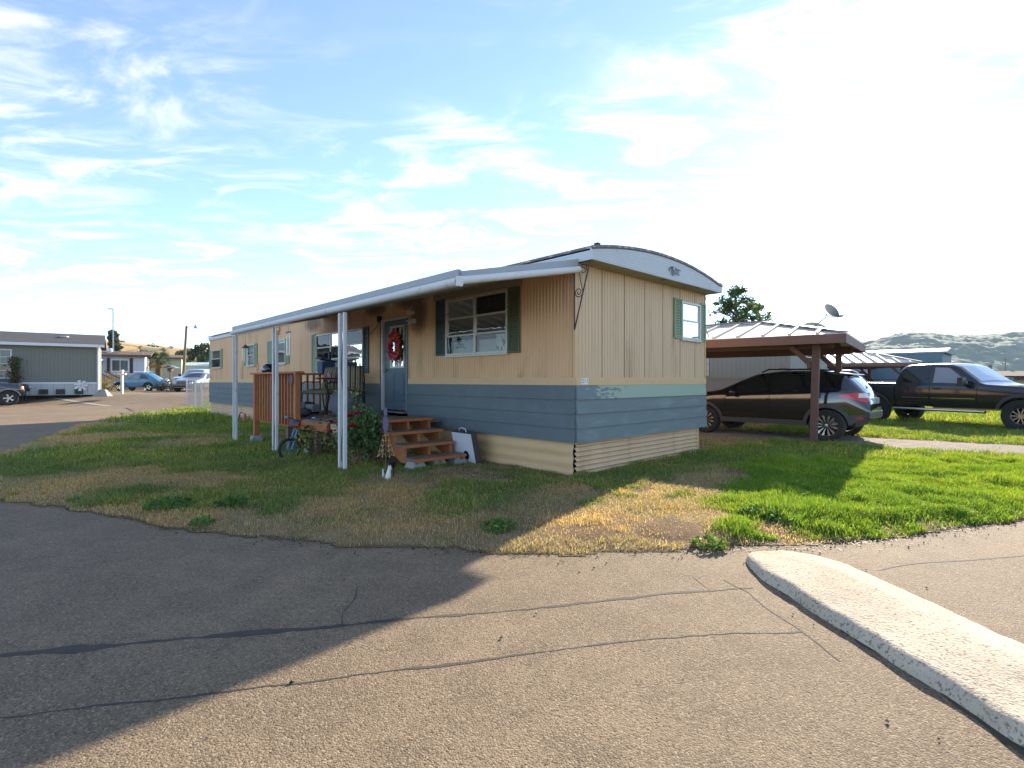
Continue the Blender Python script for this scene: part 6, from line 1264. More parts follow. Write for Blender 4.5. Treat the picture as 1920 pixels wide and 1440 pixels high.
m = MB(); m.lathe([(.14, 0), (.14, .18), (.20, .20), (.20, .26), (0, .28)], 12, Matrix.Translation((gL - 1.6, 1.2, 3.16))); m.build('roof_vent', mat('pale vent', (.45, .47, .5), .5), rf)
MB().tube([(gL - .03, -.07, 0.0), (gL - .03, -.07, 2.6), (gL - .03, -.36, 2.76)], .05, 8).build('downpipe', WTRIM, gh, smooth=40)
window(7.6, 9.82, .95, 2.52, MF, 5, 4, mat('net curtain', (.3, .31, .3)), .1, parent=gh, fm=WTRIM, f=.06)
for i, ch in enumerate('126'):
    text_mesh(ch, .16, BLACK, gh, Matrix(((1, 0, 0, 10.02 + .20 * i), (0, 0, -1, -.012), (0, 1, 0, 2.08 - .10 * i), (0, 0, 0, 1))), 'numeral')
for a in (gL - 2.39, gL - 1.69, gL - .89): MB().box((a - .19, -.16, .06), (a + .19, .0, .34)).build('crawl_vent', mat('dark vent cover', (.03, .03, .03), .7), gh, bevel=.02)
pw = empty('pinwheel_flower', (*(Vector((gO.x, gO.y)) + e_ * (gL - .80) + Vector((e_.y, -e_.x)) * .12), .52), math.atan2(e_.y, e_.x), 'white metal flower pinwheel standing before the grey house skirting', 'pinwheel')
MB().tube([(0, 0, -.05), (0, 0, .52)], .012, 6).build('stake', WTRIM, pw)
for k in range(7):
    a = k * 2 * math.pi / 7; m = MB(); c, s_ = math.cos(a), math.sin(a); m.prism([(c * .05 - s_ * .03, -.03, .52 + s_ * .05 + c * .03), (c * .30 - s_ * .10, -.06, .52 + s_ * .30 + c * .10), (c * .32 + s_ * .06, -.04, .52 + s_ * .32 - c * .06), (c * .05 + s_ * .03, -.03, .52 + s_ * .05 - c * .03)], (0, .008, 0)); m.build('petal', WTRIM, pw)
# green wall of ivy pots beside its patio door and a small dark grill by the drive
pn = empty('potted_climber', (*(Vector((gO.x, gO.y)) + e_ * 9.98 + Vector((e_.y, -e_.x)) * .25), .50), 0, 'tall narrow green climber with red flowers beside the patio door', 'plant')
MB().lathe([(.14, 0), (.20, .32), (.18, .33), (0, .30)], 14).build('pot', mat('terracotta', (.3, .12, .06), .8), pn); C = np.stack([RNG.normal(0, .14, 700), RNG.normal(0, .12, 700), RNG.uniform(.3, 2.1, 700)], 1); leaf_cloud('foliage', C, .06, [(.03, .09, .02), (.05, .12, .03), (.02, .06, .02), (.30, .05, .03)], pn)
gr = empty('barbecue_grill', (-26.2, 27.5, .12), .3, 'small dark barbecue standing before the grey house skirting', 'barbecue')
for a in (-.22, .22):
    for b in (-.15, .15): MB().tube([(a, b, 0), (a * .8, b * .8, .65)], .018, 6).build('leg', BLACK, gr)
m = MB(); m.box((-.35, -.22, .62), (.35, .22, .78)).box((-.62, -.2, .76), (.62, .2, .79)); m.build('firebox', BLACK, gr, bevel=.02); m = MB(); m.tube([(-.3, 0, .84), (.3, 0, .84)], .17, 12); m.build('lid', BLACK, gr, smooth=40)
def at_(px, Y): return (px - 960) / F_PX * Y
# white board-and-batten home with brown roof
we = Vector((.86, .51)).normalized(); wO = Vector((-33.4, 47.0)) - we * 8.2
wh = empty('neighbour_house', (wO.x, wO.y, .5), math.atan2(we.y, we.x), 'white sided house with a brown roof, dark shutters and sliding window', 'house'); wL = 8.2
BATT = mat('white blue board siding', (.46, .50, .53), .6, var=.05); wx = lambda px: 8.2 - ((33.4 + (px - 960) / F_PX * 47.0) / ((px - 960) / F_PX * we.y - we.x) if True else 0)
WOP = [(wx(208), wx(242), 1.62, 2.72)]
wall_sheet(MB(), 0, wL, 1.34, 3.04, MF, WOP, .30, .02).build('wall', BATT, wh); wall_sheet(MB(), 0, wL, 0, 1.34, MF, (), .6, .01).build('skirting', mat('tan skirting board', (.40, .31, .18), .8, var=.1), wh)
MB().box((wL - .02, .03, 0), (wL, 4.2, 3.04)).build('side_wall', BATT, wh); MB().box((0, .03, 0), (.02, 4.2, 3.04)).build('side_wall', BATT, wh)
m = MB(); m.prism([(-.5, -.45, 2.98), (-.5, 2.1, 3.42), (-.5, 4.6, 2.98), (-.5, 4.6, 3.1), (-.5, 2.1, 3.54), (-.5, -.45, 3.1)], (wL + 1.0, 0, 0)); rf = m.build('roof', SHING_B, wh); MB().box((-.5, -.49, 2.94), (wL + .5, -.452, 3.14)).build('fascia', mat('brown trim', (.12, .055, .028)), wh)
w_ = window(*WOP[0][:2], *WOP[0][2:], MF, 2, 1, mat('net curtain', (.3, .31, .3)), .15, parent=wh, fm=WTRIM, f=.09)
for a, b in ((wx(200.5), wx(206)), (wx(243.5), wx(249))):
    m = MB(); m.box((a, 0, 1.5), (b, .04, 2.85), MF); s_ = m.build('shutter', mat('dark brown shutter', (.05, .028, .024), .7), wh)
    for z in (1.75, 2.5): MB().box((a - .005, .04, z), (b + .005, .06, z + .08), MF).build('batten', mat('dark brown shutter', (.05, .028, .024)), s_)
m = MB(); m.lathe([(.16, 0), (.16, .2), (.26, .22), (.26, .48), (.18, .52), (0, .54)], 12, Matrix.Translation((wx(201), 1.2, 3.22))); m.build('roof_turbine', mat('galvanised vent', (.5, .52, .54), .4, metal=.4), rf)
m = MB(); m.box((wx(257) - .4, .8, 3.20), (wx(257) + .4, 1.2, 3.38)); m.build('skylight', mat('tan skylight', (.5, .42, .3), .5), rf)
m = MB(); m.box((-.3, -2.6, 2.55), (wx(196), -.06, 2.65)); m.build('porch_roof', SKIRT_W, wh)
sp = empty('entry_stairs', (at_(190, 44.0), 44.0, .5), 0, 'brown wooden entry stairs with a sloping handrail beside the white house', 'stairs'); BRW = mat('brown trim', (.12, .055, .028))
for i in range(5): MB().box((.0 + .26 * i, -.5, .62 - .15 * i), (.28 + .26 * i, .5, .66 - .15 * i)).build('tread', BRW, sp)
for y_ in (-.5, .5):
    MB().bar((-.1, y_, 1.66), (1.3, y_, .98), .06, .09).build('handrail', BRW, sp)
    for i in range(6): MB().box((.05 + .22 * i - .02, y_ - .02, .60 - .13 * i), (.05 + .22 * i + .02, y_ + .02, 1.56 - .107 * i)).build('baluster', BRW, sp)
MB().bar((0, -.5, .55), (1.3, -.5, -.05), .05, .2).build('stringer', BRW, sp)
# cream house behind the palm
cO = Vector((-37.1, 58.0)) - we * 7.4
ch = empty('neighbour_house', (cO.x, cO.y, .5), math.atan2(we.y, we.x), 'cream lap sided house with a red brown roof behind the palm', 'house'); CRM = mat('cream lap siding', (.46, .45, .30), .7, var=.06)
m = MB(); 
for i in range(11): m.prism([(0, -.02 - .02, .95 + .22 * i), (0, .02, .95 + .22 * i), (0, .02, 1.17 + .22 * i), (0, -.02, 1.17 + .22 * i)], (7.4, 0, 0))
m.build('wall', CRM, ch); MB().box((7.38, .03, .9), (7.4, 3.5, 3.3)).build('side_wall', CRM, ch); MB().box((.1, .1, 0), (7.3, .2, .95)).build('skirting', DARK, ch)  # dark board painted for the shade under the raised floor
m = MB(); m.prism([(-.6, -.6, 3.26), (-.6, 1.8, 3.62), (-.6, 4.0, 3.26), (-.6, 4.0, 3.4), (-.6, 1.8, 3.76), (-.6, -.6, 3.4)], (8.5, 0, 0)); m.build('roof', SHING_B, ch)
for a in (2.2, 3.9): m = MB(); m.box((a, .03, 2.0), (a + .8, .06, 2.9), MF); w_ = m.build('window', WTRIM, ch); MB().box((a + .06, .061, 2.06), (a + .74, .07, 2.84), MF).build('pane', DKGLASS, w_)
# white workshop with a green corrugated awning
ws = empty('workshop', (-40.5, 63.0, .5), 0, 'long white shed with a pale green corrugated awning behind the parked cars', 'shed'); GRN = mat('pale green corrugated metal', (.30, .38, .36), .5, var=.12, vscale=3)
wall_sheet(MB(), 0, 14, 0, 2.3, MF, (), .4, .01).build('wall', WTRIM, ws)
m = MB(); k = 90; V = []
for i in range(k + 1): a = -1.2 + 16 * i / k; o = .05 * (i % 2); V += [(a, -1.9, 1.95 + o), (a, -1.5, 2.62 + o), (a, 3.5, 3.15 + o)]
m.add(V, [(3 * i + j, 3 * i + 3 + j, 3 * i + 4 + j, 3 * i + 1 + j) for i in range(k) for j in range(2)]); m.build('awning', GRN, ws)
for a in (1.6, 2.8): MB().box((a, .02, 1.35), (a + .85, .05, 1.8), MF).build('window', DKGLASS, ws)
for a in (-.9, .2): MB().box((a, -1.7, 0), (a + .14, -1.56, 2.0)).build('post', mat('brown trim', (.12, .055, .028)), ws)
MB().box((3.2, .3, 3.12), (7.5, .8, 3.30)).build('tarp', mat('blue tarp', (.05, .16, .42), .5), ws)

# trees --------------------------------------------------------------
BARK = mat('tree bark', (.10, .075, .055), .95, var=.3, vscale=8, bump=.6, bscale=25)
def tree(name, x, y, z, H, crown_r, crown_h, label, pal, n=5200, leaf=.13, seed=1, trunk=.14, group=None, shape='round', lobes=26):
    rr = np.random.default_rng(seed); r = empty(name, (x, y, z), rr.uniform(0, 6), label, 'tree', group); m = MB(); h0 = H - crown_h
    m.tube([(0, 0, -.2), (.03, 0, h0 * .6), (0.05, .03, h0 + crown_h * .35), (0, 0, h0 + crown_h * .85)], [trunk, trunk * .8, trunk * .5, trunk * .12], 8); C = []
    for i in range(lobes):
        t = rr.uniform(.02, 1) ; a = rr.uniform(0, 2 * math.pi)
        w = crown_r * ((1 - t) * .95 + .08 if shape == 'cone' else math.sin(math.pi * min(1, (t * .86 + .12))) ** .7); q = w * rr.uniform(.25, 1) ; c = np.array([q * math.cos(a), q * math.sin(a), h0 + crown_h * t])
        m.tube([(0, 0, max(.3, c[2] - q * .7)), tuple(c * [.5, .5, 1] - [0, 0, q * .25]), tuple(c)], [trunk * .3, trunk * .18, trunk * .05], 5)
        s_ = crown_r * rr.uniform(.16, .34) * (.6 if shape == 'cone' else .62 if lobes > 50 else 1); k = n // lobes; d = rr.normal(size=(k, 3)); d /= np.linalg.norm(d, axis=1)[:, None]; C.append(c + d * s_ * rr.random((k, 1)) ** .45 * [1, 1, .75 if shape != 'cone' else .5])
    m.build('trunk', BARK, r, smooth=40); leaf_cloud('crown', np.concatenate(C), leaf, pal, r); return r
DG = [(.030, .055, .020), (.045, .080, .025), (.025, .045, .020), (.060, .090, .030)]; YG = [(.12, .14, .035), (.09, .12, .03), (.16, .15, .05), (.06, .09, .025)]
tree('broadleaf_tree', 15.2, 35, 0, 7.5, 2.3, 5.2, 'slender leafed green tree rising behind the carport roof', [(v[0] * 1.7, v[1] * 1.7, v[2] * 1.5) for v in DG], 7500, .085, 5, lobes=150)
tree('broadleaf_tree', 17.6, 37, 0, 6.9, 1.6, 4.6, 'smaller green tree beside the tree behind the carport roof', [(v[0] * 1.7, v[1] * 1.7, v[2] * 1.5) for v in DG], 3600, .085, 6, lobes=80)
tree('conifer_tree', -84.8, 110,   .5, 11.3, 3.6, 9.8, 'pointed conifer standing before the golden hill', [(.03, .06, .03), (.05, .08, .03), (.10, .11, .04)], 6500, .34, 8, shape='cone', lobes=80)
for i, (px, top, Z, r_, lab, pal) in enumerate(((338, 664, 118, 3.4, 'yellowing round tree at the left end of the row behind the shed', YG), (362, 660, 124, 4.6, 'dense olive tree in the row behind the shed', [(.06, .08, .03), (.09, .10, .04), (.04, .06, .025)]), (384, 650, 120, 4.2, 'dark tall tree behind the far end of the mobile home', DG), (404, 640, 128, 5.2, 'tallest dark tree of the row, mostly behind the mobile home', DG), (318, 672, 112, 2.6, 'small bushy tree in front of the golden hill by the palm', YG), (192, 668, 96, 2.6, 'low yellowing tree peeping over the grey house corner', YG))):
    zt = 1.31 + (714 - top) * Z / F_PX; tree('broadleaf_tree', (px - 960) / F_PX * Z, Z, .3, zt, r_, zt * .8, lab, pal, 2600, .30, 20 + i, trunk=.2)
# palm
pm = empty('palm_tree', (-34.2, 50, .5), 0, 'short fan palm with drooping brown fronds between the two houses', 'palm tree'); m = MB(); m.tube([(0, 0, -.1), (.03, 0, .9), (.0, 0, 1.8), (0, 0, 2.8)], [.26, .24, .27, .22], 10)
m.build('trunk', mat('hairy palm trunk', (.10, .065, .04), .95, var=.4, vscale=12, bump=1, bscale=20, bdist=.03), pm)
rr = np.random.default_rng(3)
for k in range(34):
    a = rr.uniform(0, 2 * math.pi); el = rr.uniform(-.65, 1.3); old = el < -.25; c, s_ = math.cos(a), math.sin(a); L_ = rr.uniform(1.0, 1.35); m = MB(); base = Vector((0, 0, 2.75)); tip = base + Vector((c * math.cos(el), s_ * math.cos(el), math.sin(el))) * L_ * .6
    side = Vector((-s_, c, 0)); upv = side.cross((tip - base).normalized())
    m.bar(tuple(base), tuple(tip), .03)
    for j in range(11):
        f = (j - 5) / 5; d = ((tip - base).normalized() * math.cos(f * 1.25) + side * math.sin(f * 1.25)).normalized(); e = tip + d * L_ * .62 + Vector((0, 0, -.22 * abs(f) - .12)); w = d.cross(upv).normalized() * .035
        m.add([tip - w * .4, tip + w * .4, (tip + e) / 2 + w + Vector((0, 0, .05)), e, (tip + e) / 2 - w + Vector((0, 0, .05))], [(0, 1, 2, 3, 4)])
    m.build('frond', mat('dead palm frond', (.30, .18, .05), .8, var=.3, trans=.25) if old else mat('palm frond', (.065, .10, .025), .55, var=.3, trans=.3), pm)
bs = empty('bush', (-34.8, 47.5, .5), 0, 'yellow green bush between the blue vintage car and the palm', 'bush'); C = np.concatenate([np.array([rr.uniform(-.9, .7), rr.uniform(-.5, .5), rr.uniform(.3, 1.8)]) + rr.normal(size=(90, 3)) * .28 for _ in range(22)]); C = C[C[:, 2] > .03]; leaf_cloud('foliage', C, .11, [(.13, .16, .03), (.17, .19, .04), (.09, .12, .03)], bs)
m = MB(); [m.tube([(0, 0, -.05), (rr.uniform(-.4, .4), rr.uniform(-.3, .3), .8)], [.03, .012], 5) for _ in range(6)]; m.build('stems', BARK, bs)
for i, (px, py, r_) in enumerate(((306, 733, .5), (322, 733, .35), (196, 735, .4))):
    x_, y_ = pixel_ground(px, py, .5); o = empty('low_shrub', (x_, y_, .5), 0, ['grey leafed low shrub at the foot of the palm', 'small low shrub right of the palm trunk', 'low shrub at the foot of the brown entry stairs'][i], 'shrub'); C = rr.normal(size=(260, 3)) * [r_, r_, .3] + [0, 0, .35]; C = C[C[:, 2] > .02]; leaf_cloud('foliage', C, .07, [(.10, .12, .06), (.14, .14, .06), (.2, .15, .05)], o)

# street furniture on the left
def at(px, Y): return (px - 960) / F_PX * Y
up = empty('utility_pole', (at(342, 52), 52, .5), 0, 'leaning wooden utility pole with a small street lamp', 'utility pole'); m = MB(); m.tube([(0, 0, -.2), (.42, 0, 6.35)], [.16, .11], 10); m.build('pole', mat('weathered pole wood', (.20, .145, .095), .9, var=.25, vscale=6, stretch=(4, 4, .4)), up, smooth=40)
MB().tube([(.42, 0, 6.1), (.8, 0, 6.28), (1.3, 0, 6.3)], .03, 6).build('lamp_arm', mat('grey steel', (.30, .31, .32), .5), up); m = MB(); m.lathe([(.22, 0), (.2, .1), (.10, .2), (.08, .38), (0, .4)], 12, Matrix.Translation((1.35, 0, 6.08))); m.build('lamp_head', mat('grey steel', (.30, .31, .32)), up, smooth=40)
sl = empty('street_light', (at(212, 82), 82, .5), 0, 'tall slim grey street light behind the white house', 'street light'); MB().tube([(0, 0, 0), (0, 0, 12.2)], [.13, .08], 8).build('pole', mat('galvanised pole', (.22, .25, .28), .4, metal=.4), sl, smooth=40); MB().box((-.75, -.15, 12.15), (.08, .15, 12.3)).build('lamp_head', mat('galvanised pole', (.22, .25, .28)), sl, bevel=.03)
cp = empty('wooden_sign_post', (*pixel_ground(229, 738, .5), .5), 0, 'white cross shaped post on the grass before the vintage car', 'post'); MB().box((-.06, -.06, -.05), (.06, .06, 1.36)).build('post', WTRIM, cp, bevel=.01); MB().box((-.24, -.07, 1.18), (.24, .07, 1.28)).build('cross_arm', WTRIM, cp, bevel=.01); MB().box((-.08, -.08, 1.36), (.08, .08, 1.50)).build('cap', WTRIM, cp, bevel=.03)
bd = empty('boulder', (*pixel_ground(193, 743, .45), .44), .2, 'wedge shaped grey boulder at the grey house corner', 'boulder'); m = MB(); m.add([(-.42, -.3, 0), (.38, -.32, 0), (.40, .3, 0), (-.40, .3, 0), (-.12, -.16, .40), (.16, -.14, .42), (.14, .14, .38), (-.1, .15, .36)], [(0,3,2,1),(4,5,6,7),(0,1,5,4),(1,2,6,5),(2,3,7,6),(3,0,4,7)]); m.build('stone', mat('boulder stone', (.27, .25, .22), .95, var=.3, vscale=4, bump=.8, bscale=9, bdist=.02), bd, bevel=.05)
lp_ = empty('letter_box', (*pixel_ground(319.5, 728, .5), .5), 0, 'small roofed letter box on a brown post right of the palm', 'letter box'); MB().box((-.06, -.06, 0), (.06, .06, 2.2)).build('post', BRW, lp_); MB().prism([(-.75, -.4, 2.2), (0, -.4, 2.42), (.75, -.4, 2.2), (.75, -.4, 2.26), (0, -.4, 2.5), (-.75, -.4, 2.26)], (0, .8, 0)).build('roof', mat('blue grey roof', (.14, .19, .22), .7), lp_); MB().box((-.2, -.2, 1.85), (.2, .2, 2.2)).build('box', BRW, lp_)
hp_ = lump('covered_mower', 0, 0, 0, .7, (1.3, .7, .75), mat('pale tarp', (.42, .42, .42), .7, var=.15), 'pale tarp over a mower beside the cream house', 'cover', 21); hp_.location = (at(311, 53), 53, .5)
# chain-link fence and gate at the far end of the home
fn = empty('chain_link_fence', (*pixel_ground(366, 768), 0), 0, 'galvanised chain-link fence with a gate at the far end of the mobile home', 'fence'); GALV = mat('galvanised steel', (.42, .43, .43), .4, metal=.4, var=.1)
pA = Vector(fn.location[:2]); far_c = Vector(house_xy(18.4, -.4)); gp = Vector((at(350, 27.5), 27.5))
def link(a, b, H, name):
    d = b - a; L_ = d.length; d /= L_; m = MB(); st = .075; n = int((L_ + H) / st)
    for i in range(n):
        t = i * st
        for sg in (0, 1):
            t0, z0, t1, z1 = (t, 0.0, t - H, H) if sg == 0 else (t - H, 0.0, t, H)
            lo, hi = min(t0, t1), max(t0, t1); cl, ch_ = max(lo, 0), min(hi, L_)
            if ch_ <= cl: continue
            f = lambda q: z0 + (z1 - z0) * (q - t0) / (t1 - t0)
            p0, p1 = a + d * cl - pA, a + d * ch_ - pA; m.bar((p0.x, p0.y, f(cl) + .04), (p1.x, p1.y, f(ch_) + .04), .004)
    o = m.build(name, GALV, fn); p0, p1 = a - pA, b - pA; MB().tube([(p0.x, p0.y, H + .05), (p1.x, p1.y, H + .05)], .02, 6).build('top_rail', GALV, fn); return o
link(pA, far_c, 1.15, 'wire_mesh'); link(gp, pA + Vector((-.25, .9)), 1.1, 'gate_mesh')
for p, h in ((pA, 1.27), (far_c, 1.2), (gp, 1.3), (pA + Vector((-.25, .9)), 1.2)):
    q = p - pA; MB().tube([(q.x, q.y, -.05), (q.x, q.y, h)], .035, 8).build('fence_post', GALV, fn, smooth=40); MB().ball((q.x, q.y, h + .01), .045, 8, 6).build('post_cap', GALV, fn)

# ------------------------------------------------------------------ right hand neighbours
def single_wide(name, cx_, cy_, L, label, wallm, skirtm, roofm, fascm, W=3.66, zt=2.9, opens=(), eopens=()):
    r = empty(name, (cx_, cy_, 0), HOUSE_RZ, label, 'mobile home')
    wall_sheet(MB(), 0, L, .0, 1.38, ML, (), .4, .010).build('lower_wall', skirtm, r); wall_sheet(MB(), 0, L, 1.40, zt, ML, opens, .15, .010).build('wall', wallm, r)
    wall_sheet(MB(), 0, W, .0, 1.38, ME, (), .4, .010).build('lower_wall', skirtm, r); wall_sheet(MB(), 0, W, 1.40, zt, ME, eopens, .15, .010).build('end_wall', wallm, r)
    MB().box((.05, -W, 0), (L, -W + .05, zt)).build('back_wall', wallm, r); MB().box((L - .05, -W + .05, 0), (L, -.05, zt)).build('far_end_wall', wallm, r); MB().box((0.1, -W * .7, .3), (L, -W * .68, zt)).build('partition', DARK, r)
    ar = lambda q: zt + .08 + .24 * max(0, 1 - ((q - W / 2) / (W / 2)) ** 2); q_ = np.linspace(-.04, W + .04, 21); m = MB(); m.prism([(-.22, -q, ar(q)) for q in q_] + [(-.22, -q, ar(q) - .05) for q in reversed(q_)], (L + .4, 0, 0)); m.build('roof', roofm, r, smooth=25)
    m = MB(); m.prism([(-.20, -q, ar(q) - .05) for q in q_] + [(-.20, -W - .03, zt - .04), (-.20, .03, zt - .04)], (.04, 0, 0)); m.build('end_fascia', fascm, r); MB().box((-.15, 0.004, zt - .04), (L, .03, zt + .07)).build('side_fascia', fascm, r); MB().box((-.16, -W, zt - .035), (0, 0, zt - .01)).build('soffit', fascm, r)
    return r
BEI = mat('grey beige panel siding', (.235, .235, .195), .6, var=.08); BEL = mat('taupe lower siding', (.215, .195, .165), .6, var=.08); PTAN = mat('pale tan roof coat', (.50, .43, .34), .6, var=.08)
h3 = single_wide('mobile_home', 8.57, 15.9, 13, 'grey beige mobile home with a satellite dish behind the carport', BEI, BEL, PTAN, PTAN, opens=[(2.6, 5.2, 1.52, 2.5)], eopens=[(1.35, 2.05, .9 + .52, 2.75)])
window(2.6, 5.2, 1.52, 2.5, ML, 3, 1, CURT, .1, (2.6, 4.0, 1.5, 2.5), parent=h3); window(1.35, 2.05, 1.42, 2.75, ME, 1, 2, CURT, .3, parent=h3)
MB().box((0, .002, 1.36), (13, .02, 1.42)).build('belt_trim', BEL, h3); MB().box((1.1, .008, .75), (3.0, .02, .84), ML).build('mint_strip', MINT, h3)
dh = empty('satellite_dish', (10.3, 16.9, 3.05), 0, 'grey satellite dish on a mast at the roof end behind the carport', 'satellite dish'); DGY = mat('dish grey', (.22, .25, .28), .5)
dh.scale = (.82, .82, .82); MB().tube([(-.55, 0, 0.0), (-.05, 0, .42), (.0, 0, .55)], .025, 8).build('mast', DGY, dh); Md = Matrix.Translation((.12, 0, .62)) @ Matrix.Rotation(R(52), 4, 'Y'); m = MB(); m.lathe([(0, .0), (.12, .012), (.24, .045), (.33, .09), (.335, .095), (.24, .06), (.12, .025), (0, .012)], 26, Md, caps=False); m.build('reflector', DGY, dh, smooth='all')
MB().tube([(.05, 0, .50), (.34, 0, .36), (.52, 0, .46)], .018, 6).build('feed_arm', DGY, dh); MB().box((.46, -.12, .42), (.60, .12, .50)).build('receiver', DGY, dh, bevel=.01)
BRN = mat('dark brown timber paint', (.095, .048, .034), .65, var=.2, vscale=6); BRNL = mat('brown fascia timber with painted sun', (.15, .075, .052), .65, var=.2, vscale=6); METR = mat('ribbed roof metal', (.62, .56, .47), .45, var=.06)  # fascia copy of the brown is lightened, sunlight painted in
def carport(name, E1, a, b, La, Lb, label, ze=2.14, rise_=.62, hip=.75, posts=True, post_list=None):
    """E1: near corner of the eaves; a: along the near eave; b: away from it. Hipped near end, ridge along a"""
    rz = math.atan2(a[1], a[0]); r = empty(name, (E1[0], E1[1], 0), rz, label, 'carport'); sg = 1 if a[0] * b[1] - a[1] * b[0] > 0 else -1      # local y = b * sg
    Y = lambda v: v * sg; hr = Lb / 2; hx = hip * hr; zr = ze + rise_
    T = .02
    n = int(La / .46)
    for i in range(n):                                                        # near slope in separate ribbed sheets
        x0, x1 = La * i / n, La * (i + 1) / n
        def top_y(x): return hr * min(1.0, max(x, .02) / hx)
        def P(x, f): y = top_y(x) * f; return (x, Y(y), ze + .10 + (zr - ze) * y / hr)
        m = MB(); V = [P(x0, 0), P(x1, 0), P(x1, 1), P(x0, 1)]; m.add(V + [(p[0], p[1], p[2] - T) for p in V], [(0, 1, 2, 3), (7, 6, 5, 4), (0, 4, 5, 1), (1, 5, 6, 2), (2, 6, 7, 3), (3, 7, 4, 0)])
        p, q = Vector(P(x1 - .03, 0)), Vector(P(x1 - .03, 1))
        if (q - p).length > .1: m.bar(p + Vector((0, 0, .02)), q + Vector((0, 0, .02)), .05, .045)
        m.build('roof_sheet', METR, r)
    m = MB(); A, B_, C_, D_ = (0, Y(Lb), ze + .10), (La, Y(Lb), ze + .10), (La, Y(hr), zr + .10), (hx, Y(hr), zr + .10); m.add([A, B_, C_, D_] + [(p[0], p[1], p[2] - T) for p in (A, B_, C_, D_)], [(0,1,2,3),(7,6,5,4),(0,4,5,1),(1,5,6,2),(2,6,7,3),(3,7,4,0)]); m.build('roof_sheet', METR, r)
    k = int(Lb / .46)
    for i in range(k):                                                        # hipped end sheets
        y0, y1 = Lb * i / k, Lb * (i + 1) / k; f = lambda y: hx * (1 - abs(y - hr) / hr); Z = lambda x: ze + .10 + (zr - ze) * x / hx
        m = MB(); V = [(0, Y(y0), Z(0)), (0, Y(y1), Z(0)), (f(y1), Y(y1), Z(f(y1))), (f(y0), Y(y0), Z(f(y0)))]; m.add(V + [(p[0], p[1], p[2] - T) for p in V], [(0,1,2,3),(7,6,5,4),(0,4,5,1),(1,5,6,2),(2,6,7,3),(3,7,4,0)])
        if f(y1) > .1: m.bar((0, Y(y1), Z(0) + .02), (f(y1), Y(y1), Z(f(y1)) + .02), .05, .045)
        m.build('roof_sheet', METR, r)
    m = MB(); m.bar((hx, Y(hr), zr + .13), (La, Y(hr), zr + .13), .25, .03); m.bar((0, 0, ze + .13), (hx, Y(hr), zr + .13), .14, .03); m.bar((0, Y(Lb), ze + .13), (hx, Y(hr), zr + .13), .14, .03); m.build('ridge_cap', mat('dark ridge cap', (.16, .17, .18), .5), r)
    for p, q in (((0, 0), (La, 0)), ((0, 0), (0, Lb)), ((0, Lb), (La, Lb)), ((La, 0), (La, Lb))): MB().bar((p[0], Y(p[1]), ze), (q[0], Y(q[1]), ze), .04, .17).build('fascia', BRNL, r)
    for y in (.55, Lb - .55): MB().bar((.25, Y(y), ze - .04), (La - .25, Y(y), ze - .04), .09, .20).build('beam', BRN, r)
    for i in range(int(La / .9)): x = .5 + .9 * i; MB().bar((x, Y(.02), ze + .02), (x, Y(hr), ze + .02 + (zr - ze) * min(1, x / hx) ), .045, .12).build('rafter', BRN, r); MB().bar((x, Y(Lb - .02), ze + .02), (x, Y(hr), ze + .02 + (zr - ze) * min(1, x / hx)), .045, .12).build('rafter', BRN, r)
    for (x, y, lx) in (post_list or ((.55, .55, 0), (.55, Lb - .55, 0), (La - .6, .55, 0), (La - .6, Lb - .55, 0))):
        m = MB(); m.bar((x + lx, Y(y), -.05), (x, Y(y), ze - .05), .13, .13); m.build('post', BRN, r, bevel=.008)
        MB().bar((x + .02, Y(y), ze - .55), (x + .45, Y(y), ze - .10), .05, .10).build('brace', BRN, r)
    return r
_a = Vector((-.785, .62)).normalized(); _b = Vector((.62, .785)).normalized()
carport('carport', (6.15, 9.55), _a, _b, 7.2, 4.4, 'brown timber carport with a ribbed metal roof over the black crossover', 2.10, .50, .85, post_list=((.52, .45, .05), (.5, 3.85, 0), (6.6, .5, 0), (6.6, 3.85, 0), (4.3, 3.85, 0)))
_a = Vector((-.975, .22)).normalized(); _b = Vector((.22, .975)).normalized()
carport('carport', (19.2, 24.2), _a, _b, 8.5, 4.6, 'second brown carport with a pale ribbed roof behind the pickup', 2.08, .78, .9)
BLH = mat('steel blue siding', (.10, .165, .205), .6, var=.08)
single_wide('mobile_home', 24.4, 29.3, 13, 'steel blue mobile home with a bowed roof beyond the second carport', BLH, BLH, mat('pale roof coat', (.5, .52, .52), .6), mat('blue grey fascia', (.13, .20, .23), .6), zt=2.92)
bw = single_wide('mobile_home', 14.6, 25.6, 6, 'pale blue grey ribbed home partly hidden under the second carport', mat('pale blue grey ribs', (.30, .34, .40), .6), mat('pale blue grey ribs', (.30, .34, .40)), METR, METR, zt=2.2)
bw.rotation_euler = (0, 0, math.atan2(.22, -.975)); bw.location = (21.0, 30.2, 0)
r5 = empty('metal_shed', (41.6, 50, 0), .12, 'rusty barrel roofed shed with a brown shingled annex far behind the pickup', 'shed'); RUST = mat('rust streaked white sheet', (.42, .42, .40), .6, var=.15, col2=(.14, .08, .05), c2=(.5, .62), c2scale=1.2, stretch=(1, 1, .3))
m = MB(); m.prism([(0, -.0, 2.4)] + [(0, 3 - 3.1 * math.cos(t), 2.4 + 1.2 * math.sin(t)) for t in np.linspace(0, math.pi, 13)] + [(0, 6, 2.4)], (2.2, 0, 0)); m.build('roof', RUST, r5, smooth=30); MB().box((0, .05, 0), (2.2, 5.9, 2.4)).build('wall', WTRIM, r5)
MB().prism([(2.22, -.1, 2.4), (2.22, 2.8, 3.5), (2.22, 6, 2.4)], (1.8, 0, 0)).build('annex_roof', SHING_B, r5); MB().box((2.22, 0.05, 0), (4.0, 5.9, 2.4)).build('annex_wall', BEL, r5)
